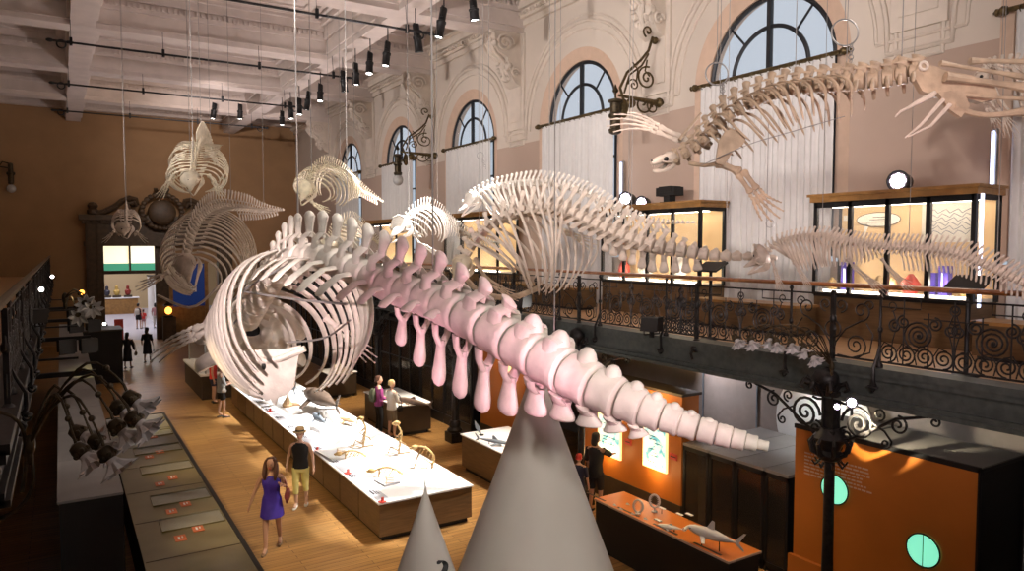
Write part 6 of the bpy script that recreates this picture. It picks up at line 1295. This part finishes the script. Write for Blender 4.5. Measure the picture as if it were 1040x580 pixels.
    B.obj('body', 'skin_'+skin, t)
    b = MB(); [b.ell(hc+hf*.049*h+hr*sd*.017*h+V((0, 0, .004*h)), .0045*h, n=6, m=4) for sd in (1, -1)]; b.obj('eye', 'ink', t)
    b = MB(); b.sweep([hc+hf*.047*h+hr*.013*h-V((0, 0, .037*h)), hc+hf*.051*h-V((0, 0, .038*h)), hc+hf*.047*h-hr*.013*h-V((0, 0, .037*h))], .0035*h, None, 5); b.obj('mouth', 'red_label', t)
    if hair:
        b = MB(); c = hc+V((0, 0, .014*h))-hf*.010*h; rs = []
        for z, a, c_, o in ((-.03-hair_len*.9, .030, .012, -.048), (-.03-hair_len*.6, .044, .020, -.046), (-.03-hair_len*.25, .050, .030, -.036), (-.02, .052, .042, -.018), (.01, .053, .056, -.008), (.035, .050, .058, -.002), (.052, .038, .042, -.002), (.062, .010, .012, -.002)):
            rs.append([c+hr*(a*h*math.cos(2*PI*k/18))+hf*((c_*(math.sin(2*PI*k/18) if math.sin(2*PI*k/18) < 0 or z > .04 else .55*math.sin(2*PI*k/18))+o)*h)+V((0, 0, z*h)) for k in range(18)])
        b.rings(rs)
        if hair_len > .15:
            for sd in (1, -1): b.sweep(curve([c+hr*sd*.030*h+hf*.020*h+V((0, 0, .04*h)), c+hr*sd*.052*h+hf*.014*h, c+hr*sd*.058*h+hf*.026*h-V((0, 0, .06*h)), c+hr*sd*.060*h+hf*.050*h-V((0, 0, .13*h)), c+hr*sd*.052*h+hf*.058*h-V((0, 0, .185*h))], 10), [.02*h, .022*h, .024*h, .026*h, .028*h, .028*h, .028*h, .026*h, .022*h, .016*h, .006*h], None, 8)
        b.obj('hair', hair, t)
    def body_rings(m, nm, rows_, n=20, flare=0):
        b = MB(); rs = []
        for z, a, c_, o in rows_: rs.append([W(a*math.cos(2*PI*k/n), c_*math.sin(2*PI*k/n)*(1+flare*math.cos(5*2*PI*k/n))+o, z) for k in range(n)])
        b.rings(rs, cap=False); return b
    if dress:
        m, zb = dress[0], dress[1]; b = body_rings(m, 'dress', [(zb, .125, .095+abs(s)*.35, 0), (zb+.06, .118, .09+abs(s)*.25, 0), (.50, .108, .083, 0), (.55, .102, .078, 0), (.61, .083, .066, 0), (.66, .085, .068, .004), (.72, .100, .078, .008), (.76, .098, .07, .006), (.80, .075, .055, 0), (.815, .05, .042, 0)], flare=.06)
        b.obj('dress', m, t)
    if top:
        m, sl = top[0], top[1]; b = body_rings(m, 'shirt', [(.50, .100, .076, 0), (.56, .094, .072, 0), (.62, .086, .068, 0), (.70, .100, .076, .004), (.76, .108, .074, .004), (.80, .098, .060, 0), (.825, .055, .045, 0)])
        if sl:
            for sd in (1, -1):
                e, w = V(A[sd][0]), V(A[sd][1]); sh = V((sd*.10, 0, .795)); q = [sh, sh.lerp(e, .5), e] if sl < 2 else [sh, sh.lerp(e, .5), e, e.lerp(w, .5), e.lerp(w, .9)]
                b.sweep([W(*p) for p in q], [.044*h, .037*h, .034*h, .029*h, .024*h][:len(q)], None, 10, cap=False)
        b.obj('shirt', m, t)
    if bottom:
        m, zb = bottom[0], bottom[1]; b = MB(); n = 16
        rs = [[W(a*math.cos(2*PI*k/n), c_*math.sin(2*PI*k/n), z) for k in range(n)] for z, a, c_ in ((.455, .095, .07), (.49, .100, .073), (.53, .094, .070), (.56, .085, .064))]
        b.rings(rs, cap=True)
        for sd in (1, -1):
            L = legs[sd]; hip, kn, an = V(L[0]), V(L[1]), V(L[2]); q = [hip, hip.lerp(kn, .5), hip.lerp(kn, .95)]; r = [.058, .050, .042]
            if zb < .27:
                f = min(1, (.285-zb)/(.285-.045)); q += [kn.lerp(an, f*.5), kn.lerp(an, f)]; r += [.037, .034]
            elif zb > .3: q = [hip, hip.lerp(kn, .3), hip.lerp(kn, (.50-zb)/(.50-.285))]; r = [.060, .056, .054]
            b.sweep([W(*p) for p in q], [x*h for x in r], None, 12)
        b.obj('trousers' if zb < .3 else 'shorts', m, t)
    for sd in (1, -1):
        an, to = V(legs[sd][2]), V(legs[sd][3]); b = MB(); b.sweep([W(an.x, an.y-.03, .012), W(an.x, an.y+.01, .014), W(to.x-.004*sd, to.y-.01, .012), W(to.x, to.y+.035, .010)], [.018*h, .024*h, .026*h, .014*h], [.012*h, .016*h, .011*h, .007*h], 10, hint=rt); b.obj('shoe', shoes, t)
    if hat: 
        b = MB(); c = hc+V((0, 0, .038*h)); b.lathe([(.085*h, -.010*h), (.088*h, -.006*h), (.056*h, .0), (.055*h, .015*h)], 24, c, cap=False); b.lathe([(.055*h, .012*h), (.053*h, .045*h), (.04*h, .056*h), (.012*h, .052*h)], 20, c); o = b.obj('hat', hat, t); b = MB(); b.lathe([(.0565*h, .004*h), (.056*h, .02*h)], 20, c, cap=False); b.obj('hat_band', 'ink', o)
    if bag:
        m, bx, by, bz_, bs = bag; b = MB(); b.sweep([W(bx, by-bs*.8, bz_), W(bx, by-bs*.5, bz_-.01), W(bx, by+bs*.5, bz_-.01), W(bx, by+bs*.8, bz_)], [bs*.5*h, bs*.9*h, bs*.9*h, bs*.5*h], [bs*.3*h]*4, 12, hint=(0, 0, 1)); o = b.obj('bag', m, t)
        b = MB(); b.tube(curve([W(bx, by-bs*.5, bz_+bs*.5), W(bx*.85, by-bs*.2, (bz_+.82)/2+.04), W(bx*.62, 0, .82), W(bx*.85, by+bs*.3, (bz_+.82)/2+.04), W(bx, by+bs*.5, bz_+bs*.5)], 14), .006*h, 5); b.obj('strap', m, o)
    if backpack:
        b = MB(); b.rings([[W(a*math.cos(2*PI*k/14), -.075-c_*.5+c_*math.sin(2*PI*k/14), z) for k in range(14)] for z, a, c_ in ((.56, .04, .02), (.58, .085, .05), (.66, .092, .062), (.74, .088, .055), (.79, .06, .035), (.80, .02, .01))]); b.obj('backpack', backpack, t)
    return t
mat('purple_cloth', (.045, .018, .30), .7, vary=.2); mat('black_cloth', (.010, .009, .010), .8); mat('yellow_cloth', (.74, .68, .26), .75, vary=.06); mat('red_cloth', (.62, .04, .03), .7); mat('grey_cloth', (.42, .45, .46), .7); mat('navy_cloth', (.02, .022, .05), .8)
mat('plum_cloth', (.28, .04, .18), .7); mat('white_cloth', (.72, .70, .66), .7); mat('brown_hair', (.09, .035, .018), .5); mat('black_hair', (.012, .009, .008), .45); mat('grey_hair', (.30, .22, .15), .6); mat('straw', (.55, .38, .17), .7); mat('maroon_leather', (.14, .012, .014), .4); mat('khaki', (.20, .17, .12), .8); mat('green_pack', (.08, .09, .05), .7); mat('tan_leather', (.20, .12, .06), .5); mat('pink_cloth', (.45, .22, .22), .7); mat('light_cloth', (.55, .50, .42), .7)
FC = math.atan2(-CF.y, -CF.x)      # heading towards the camera
def at(px, py): return PZ(px, py, 0)
def hgt(px, pf, ph):
    d = (at(px, pf)-CO).dot(CF); return (pf-ph)/F_PX*d*1.0
person('woman in short purple dress with long brown hair and maroon shoulder bag, walking', at(277, 557), FC+.15, 1.68, 'tan', {1: [(.17, -.02, .655), (.225, .02, .50)], -1: [(-.145, -.05, .66), (-.12, .07, .72)]}, stride=.13, hair='brown_hair', hair_len=.17, dress=('purple_cloth', .37), bag=('maroon_leather', -.16, -.03, .58, .085), shoes='tan_leather', head_turn=-.15)
person('woman in black sleeveless top, yellow cropped trousers and straw hat', at(306, 514), FC+.1, 1.66, 'fair', {1: [(.155, -.03, .65), (.165, .03, .53)], -1: [(-.15, -.01, .65), (-.165, .03, .50)]}, stride=.06, hair='brown_hair', hair_len=.03, top=('black_cloth', 0), bottom=('yellow_cloth', .18), hat='straw', shoes='white_cloth')
person('person in red sleeveless shirt and dark shorts standing behind the grey shirted one', at(217, 409), FC+1.9, 1.72, 'tan', None, .02, hair='brown_hair', hair_len=.02, top=('red_cloth', 0), bottom=('navy_cloth', .36), head_turn=.3)
person('person in grey shirt and dark shorts with pale bag beside the white table', at(225, 424), FC+2.2, 1.66, 'fair', {1: [(.13, .05, .64), (.08, .14, .66)], -1: [(-.13, .05, .64), (-.08, .14, .66)]}, .04, hair='grey_hair', hair_len=.02, top=('grey_cloth', 1), bottom=('black_cloth', .36), bag=('white_cloth', .15, .02, .56, .05))
person('woman in long black dress carrying a brown bag, left of the two in black', at(130, 374), FC+PI, 1.62, 'brown', {1: [(.16, 0, .63), (.19, .02, .5)], -1: [(-.16, 0, .63), (-.2, .02, .5)]}, .05, hair='black_hair', hair_len=.12, dress=('black_cloth', .2), top=('black_cloth', 2), bag=('tan_leather', .22, .02, .42, .07), fingers=False)
person('woman in black dress with small white bag, right of the two in black', at(150, 368), FC+PI, 1.66, 'brown', None, .06, hair='black_hair', hair_len=.1, dress=('black_cloth', .25), top=('black_cloth', 1), bag=('white_cloth', .18, .0, .36, .045), fingers=False)
person('distant person in black with pale backpack in the portal', at(141, 334), FC+PI, 1.7, 'fair', None, .04, hair='black_hair', hair_len=.03, top=('black_cloth', 0), bottom=('black_cloth', .36), backpack='light_cloth', fingers=False)
person('distant child in red beside the one in black', at(146, 333), FC+PI, 1.25, 'fair', None, .03, hair='brown_hair', hair_len=.04, top=('red_cloth', 1), bottom=('pink_cloth', .36), fingers=False)
person('distant person in pinkish top and pale trousers in the portal', at(158.5, 333), FC+PI, 1.68, 'tan', None, .03, hair='black_hair', hair_len=.08, top=('pink_cloth', 1), bottom=('light_cloth', .1), fingers=False)
person('person in plum jacket with green backpack, left of the couple at the dark plinth', at(385, 441), FC+PI*.62, 1.72, 'fair', {1: [(.14, .03, .64), (.07, .12, .62)], -1: [(-.14, .03, .64), (-.07, .12, .62)]}, .02, hair='brown_hair', hair_len=.02, top=('plum_cloth', 2), bottom=('black_cloth', .06), backpack='green_pack')
person('person in cream shirt and khaki shorts holding a black bag, right of the couple', at(398, 445), FC+PI*.75, 1.68, 'fair', {1: [(.14, .03, .64), (.08, .13, .60)], -1: [(-.14, .03, .64), (-.06, .12, .60)]}, .02, hair='straw', hair_len=.0, top=('white_cloth', 1), bottom=('khaki', .3), bag=('black_cloth', .16, .06, .54, .06))
pq = PZ(604, 503, 0)
person('visitor in black reaching an arm to the glowing chart', V((9.25, PX(609, 450, 9.35).y, 0)), 0.35, 1.66, 'tan', {1: [(.15, .10, .73), (.10, .26, .70)], -1: [(-.14, 0, .64), (-.13, .08, .52)]}, .03, hair='black_hair', hair_len=.08, top=('black_cloth', 1), bottom=('black_cloth', .3), bag=('black_cloth', -.15, -.02, .5, .06))
person('child in blue shirt and red cap just right of the large cone', V((8.9, PX(588, 470, 8.9).y, 0)), 0.6, 1.25, 'fair', None, .03, hair='red_cloth', hair_len=.0, top=('navy_cloth', 1), bottom=('navy_cloth', .3))
# ================================================================ LIGHT
def aim(o, p, q): o.location = V(p); o.rotation_euler = (V(q)-V(p)).to_track_quat('-Z', 'Y').to_euler()
def spot(p, q, e, ang=40, col=(1, .9, .78), size=.05, blend=.5):
    l = bpy.data.lights.new('spot_light', 'SPOT'); l.energy = e; l.color = col; l.spot_size = math.radians(ang); l.spot_blend = blend; l.shadow_soft_size = size
    o = bpy.data.objects.new('spot_light', l); C.objects.link(o); aim(o, p, q); return o
def area(p, q, e, sx, sy, col=(1, .9, .8)):
    l = bpy.data.lights.new('area_light', 'AREA'); l.shape = 'RECTANGLE'; l.size = sx; l.size_y = sy; l.energy = e; l.color = col
    o = bpy.data.objects.new('area_light', l); C.objects.link(o); aim(o, p, q); return o
def point(p, e, col=(1, .9, .8), size=.1):
    l = bpy.data.lights.new('point_light', 'POINT'); l.energy = e; l.color = col; l.shadow_soft_size = size
    o = bpy.data.objects.new('point_light', l); C.objects.link(o); o.location = V(p); return o
w = bpy.data.worlds.new('sky'); bpy.context.scene.world = w; w.use_nodes = True
bg = w.node_tree.nodes['Background']; bg.inputs[0].default_value = (.50, .57, .66, 1); bg.inputs[1].default_value = 1.0
# spots of the ceiling row onto the long white table
for y in (13.6, 16.2, 18.8, 21.4, 24.2): spot((8.7, y-.4, 11.4), (5.85, y, .75), 15000, 17, (1, .96, .92), .06, .6)
for y in (12.6, 16, 19.5, 23): spot((9.15, y-1, 5.3), (5.9, y+.6, .75), 1500, 50, (1, .96, .92), .08, .8)  # second row at the right balcony, added to brighten the table top
# unseen uplights added to wash the ceiling, left-wall spots added for the right wall
for y in (-2, 6, 14, 22, 30, 38): spot((9.8, y, 5.2), (4.5, y+1.5, 13.6), 1350, 120, (1, .86, .86), .2, 1)
for y, e in ((8, 4200), (15, 3800), (22, 3800), (30, 3200)): spot((-3.4, y, 8.6), (13, y+4, 9.8), e, 50, (1, .91, .88), .2, 1)
spot((-3.6, -4, 7.5), (13, 7.5, 9.8), 4600, 58, (1, .91, .88), .2, 1)
spot((-3.6, 3, 8.5), (13, 14, 9.4), 3400, 50, (1, .91, .88), .2, 1)
# warm floor wash from unseen spots added along both balcony fronts
for y, e in ((9, 620), (12.5, 700), (16.5, 750), (21, 750), (26, 700), (31, 600)): spot((-.25, y-1, 5.3), (4.1, y+.6, 0), e, 46, (1, .76, .44), .08, 1)
for x, y, e in ((7.9, 19.5, 420), (7.6, 13.5, 330), (8, 25, 380)): spot((9.0, y-.4, 3.6), (x, y, 0), e, 80, (1, .76, .46), .08, 1)
# great whale: pink from the near left below, white from above
spot((1.6, .6, 4.2), P(470, 352, 7.2), 1250, 19, (1, .42, .58), .06, .4)
spot((1.9, .4, 4.0), P(665, 424, 5.7), 240, 20, (1, .45, .60), .06, .6)
spot((3.2, .2, 4.6), P(560, 370, 6.2), 200, 22, (1, .72, .78), .06, .6)
spot((2.0, 7.0, 2.7), P(430, 330, 7.9), 130, 50, (1, .50, .63), .06, .7)
spot((8.4, 2.0, 10.5), P(480, 320, 7.2), 420, 42, (1, .95, .9), .08, .6)
spot((6.5, 5.5, 11.8), P(320, 255, 10.6), 1500, 26, (1, .93, .86), .08, .6)
spot((-.6, 6.0, 5.3), P(280, 320, 12), 2300, 30, (1, .80, .78), .08, .6)
spot((.5, 1.0, 7.2), P(600, 400, 6), 120, 60, (1, .9, .88), .1, .8)
spot((-.3, .3, 8.0), P(560, 355, 6.3), 420, 38, (1, .96, .92), .05, .7)  # unseen spot added near the camera to whiten the tail
spot((1.0, 3.5, 8.6), P(338, 240, 10.3), 900, 24, (1, .96, .90), .06, .6)  # unseen spot added to brighten the dull neural spines
# other skeletons
spot((3.0, 3.0, 7.5), P(560, 240, 12.3), 700, 30, (1, .80, .74), .08, .6)
spot((4.5, 5.0, 11), P(492, 200, 14.9), 1100, 13, (1, 1, .92), .08, .6)
spot((.5, 9, 9.5), P(340, 210, 21), 2600, 22, (1, .95, .80), .08, .7)
spot((1.5, 9, 10.5), P(440, 230, 18), 2200, 22, (1, .98, .90), .08, .7)
spot((3.5, 8, 11), P(200, 170, 16), 300, 16, (1, .94, .80), .08, .7)
spot((3.5, 8, 8), P(200, 250, 17), 260, 26, (1, .85, .78), .08, .7)
spot((1.5, 2, 8.5), P(790, 140, 7), 180, 60, (1, .74, .62), .08, .8)
spot((3.0, 1, 6.0), P(880, 262, 9), 360, 50, (1, .58, .62), .08, .8)
# the lamp casting the bracket shadow under the balcony
spot((9.0, 5.75, 3.15), (12.75, 6.3, 2.8), 300, 76, (1, .86, .62), .01, .3)
spot((11.6, 11.5, 3.35), (12.6, 9.5, 1.5), 150, 130, (.95, .9, .95), .1, .8)  # this and the next: unseen spots added to brighten the under-balcony wall
spot((11.6, 8.5, 3.35), (12.6, 7.5, 1.5), 100, 130, (.95, .95, .95), .1, .8)
spot((8.6, 7.6, 3.4), (10, 5.6, 1.9), 14, 60, (1, .75, .4), .01, .3)
# unseen points added around the charts for their orange glow on the wall
for q in (620, 667): 
    p = PX(q, 430, OX); point((OX-.35, p.y, 2.75), 34, (1, .62, .25), .05); point((OX-.28, p.y, 1.0), 12, (1, .62, .25), .05)
point((OX-.35, PX(516, 400, OX).y, 2.7), 20, (1, .62, .25), .05)
spot((8.9, 7.5, 3.3), (8.45, 7.3, .9), 85, 110, (1, .72, .42), .05, .8); spot((8.9, 9.5, 3.3), (8.45, 9.3, .9), 85, 110, (1, .72, .42), .05, .8)  # unseen spots over the orange counter, tinted to deepen its orange
for o in [o for o in ORG if o.name.startswith('lit_display_case')]:
    x_, y_, z_ = o.location; L_ = [c for c in o.children if c.name.startswith('shelf')][0].dimensions.y
    for k in range(3): point((12.25, y_+(k-1)*L_*.32, z_+1.05), 7, (1, .90, .72), .05)  # unseen points added inside each case to brighten its lower part
# plinth lights
for px, py, e in ((351, 381, 120), (424, 408, 260), (495, 448, 330)):
    c = PZ(px, py, .9); spot(c+V((.3, -.2, 2.3)), c, e*1.1, 70, (1, .95, .88), .04, .7)
# far end of the hall, portal and map table
spot((-.2, 17.5, 5.3), (1.75, 21.6, .8), 1000, 34, (1, .88, .40), .1, 1)
spot((4.5, 30, 11), (10, 47, 9.5), 3000, 62, (1, .86, .82), .1, 1)
spot((4.5, 33, 11), (2, 47, 8), 320, 90, (1, .66, .34), .1, 1)
for x, y in ((3, 53), (6, 56), (2.5, 62), (4, 68)): area((x, y, 6.5), (x, y, 0), 260, 2.5, 2.5, (.92, .88, 1))
# unseen spots added near the camera to brighten the cones and tulip shades
spot((1.8, -3, 6.6), (4.3, 6.6, 2.9), 1150, 30, (1, .90, .80), .3, 1)
spot((2.2, 1, 7.5), (.3, 6.2, 3.9), 110, 30, (1, .9, .88), .2, 1)
sc = bpy.context.scene
sc.view_settings.view_transform = 'Standard'; sc.view_settings.look = 'None'; sc.view_settings.gamma = 1; sc.view_settings.use_curve_mapping = False
sc.view_settings.exposure = 0.0
sc.cycles.use_denoising = True; sc.cycles.max_bounces = 6; sc.cycles.diffuse_bounces = 3; sc.cycles.glossy_bounces = 2; sc.cycles.transparent_max_bounces = 12; sc.cycles.sample_clamp_indirect = 6
for o in ORG: del o['_o']
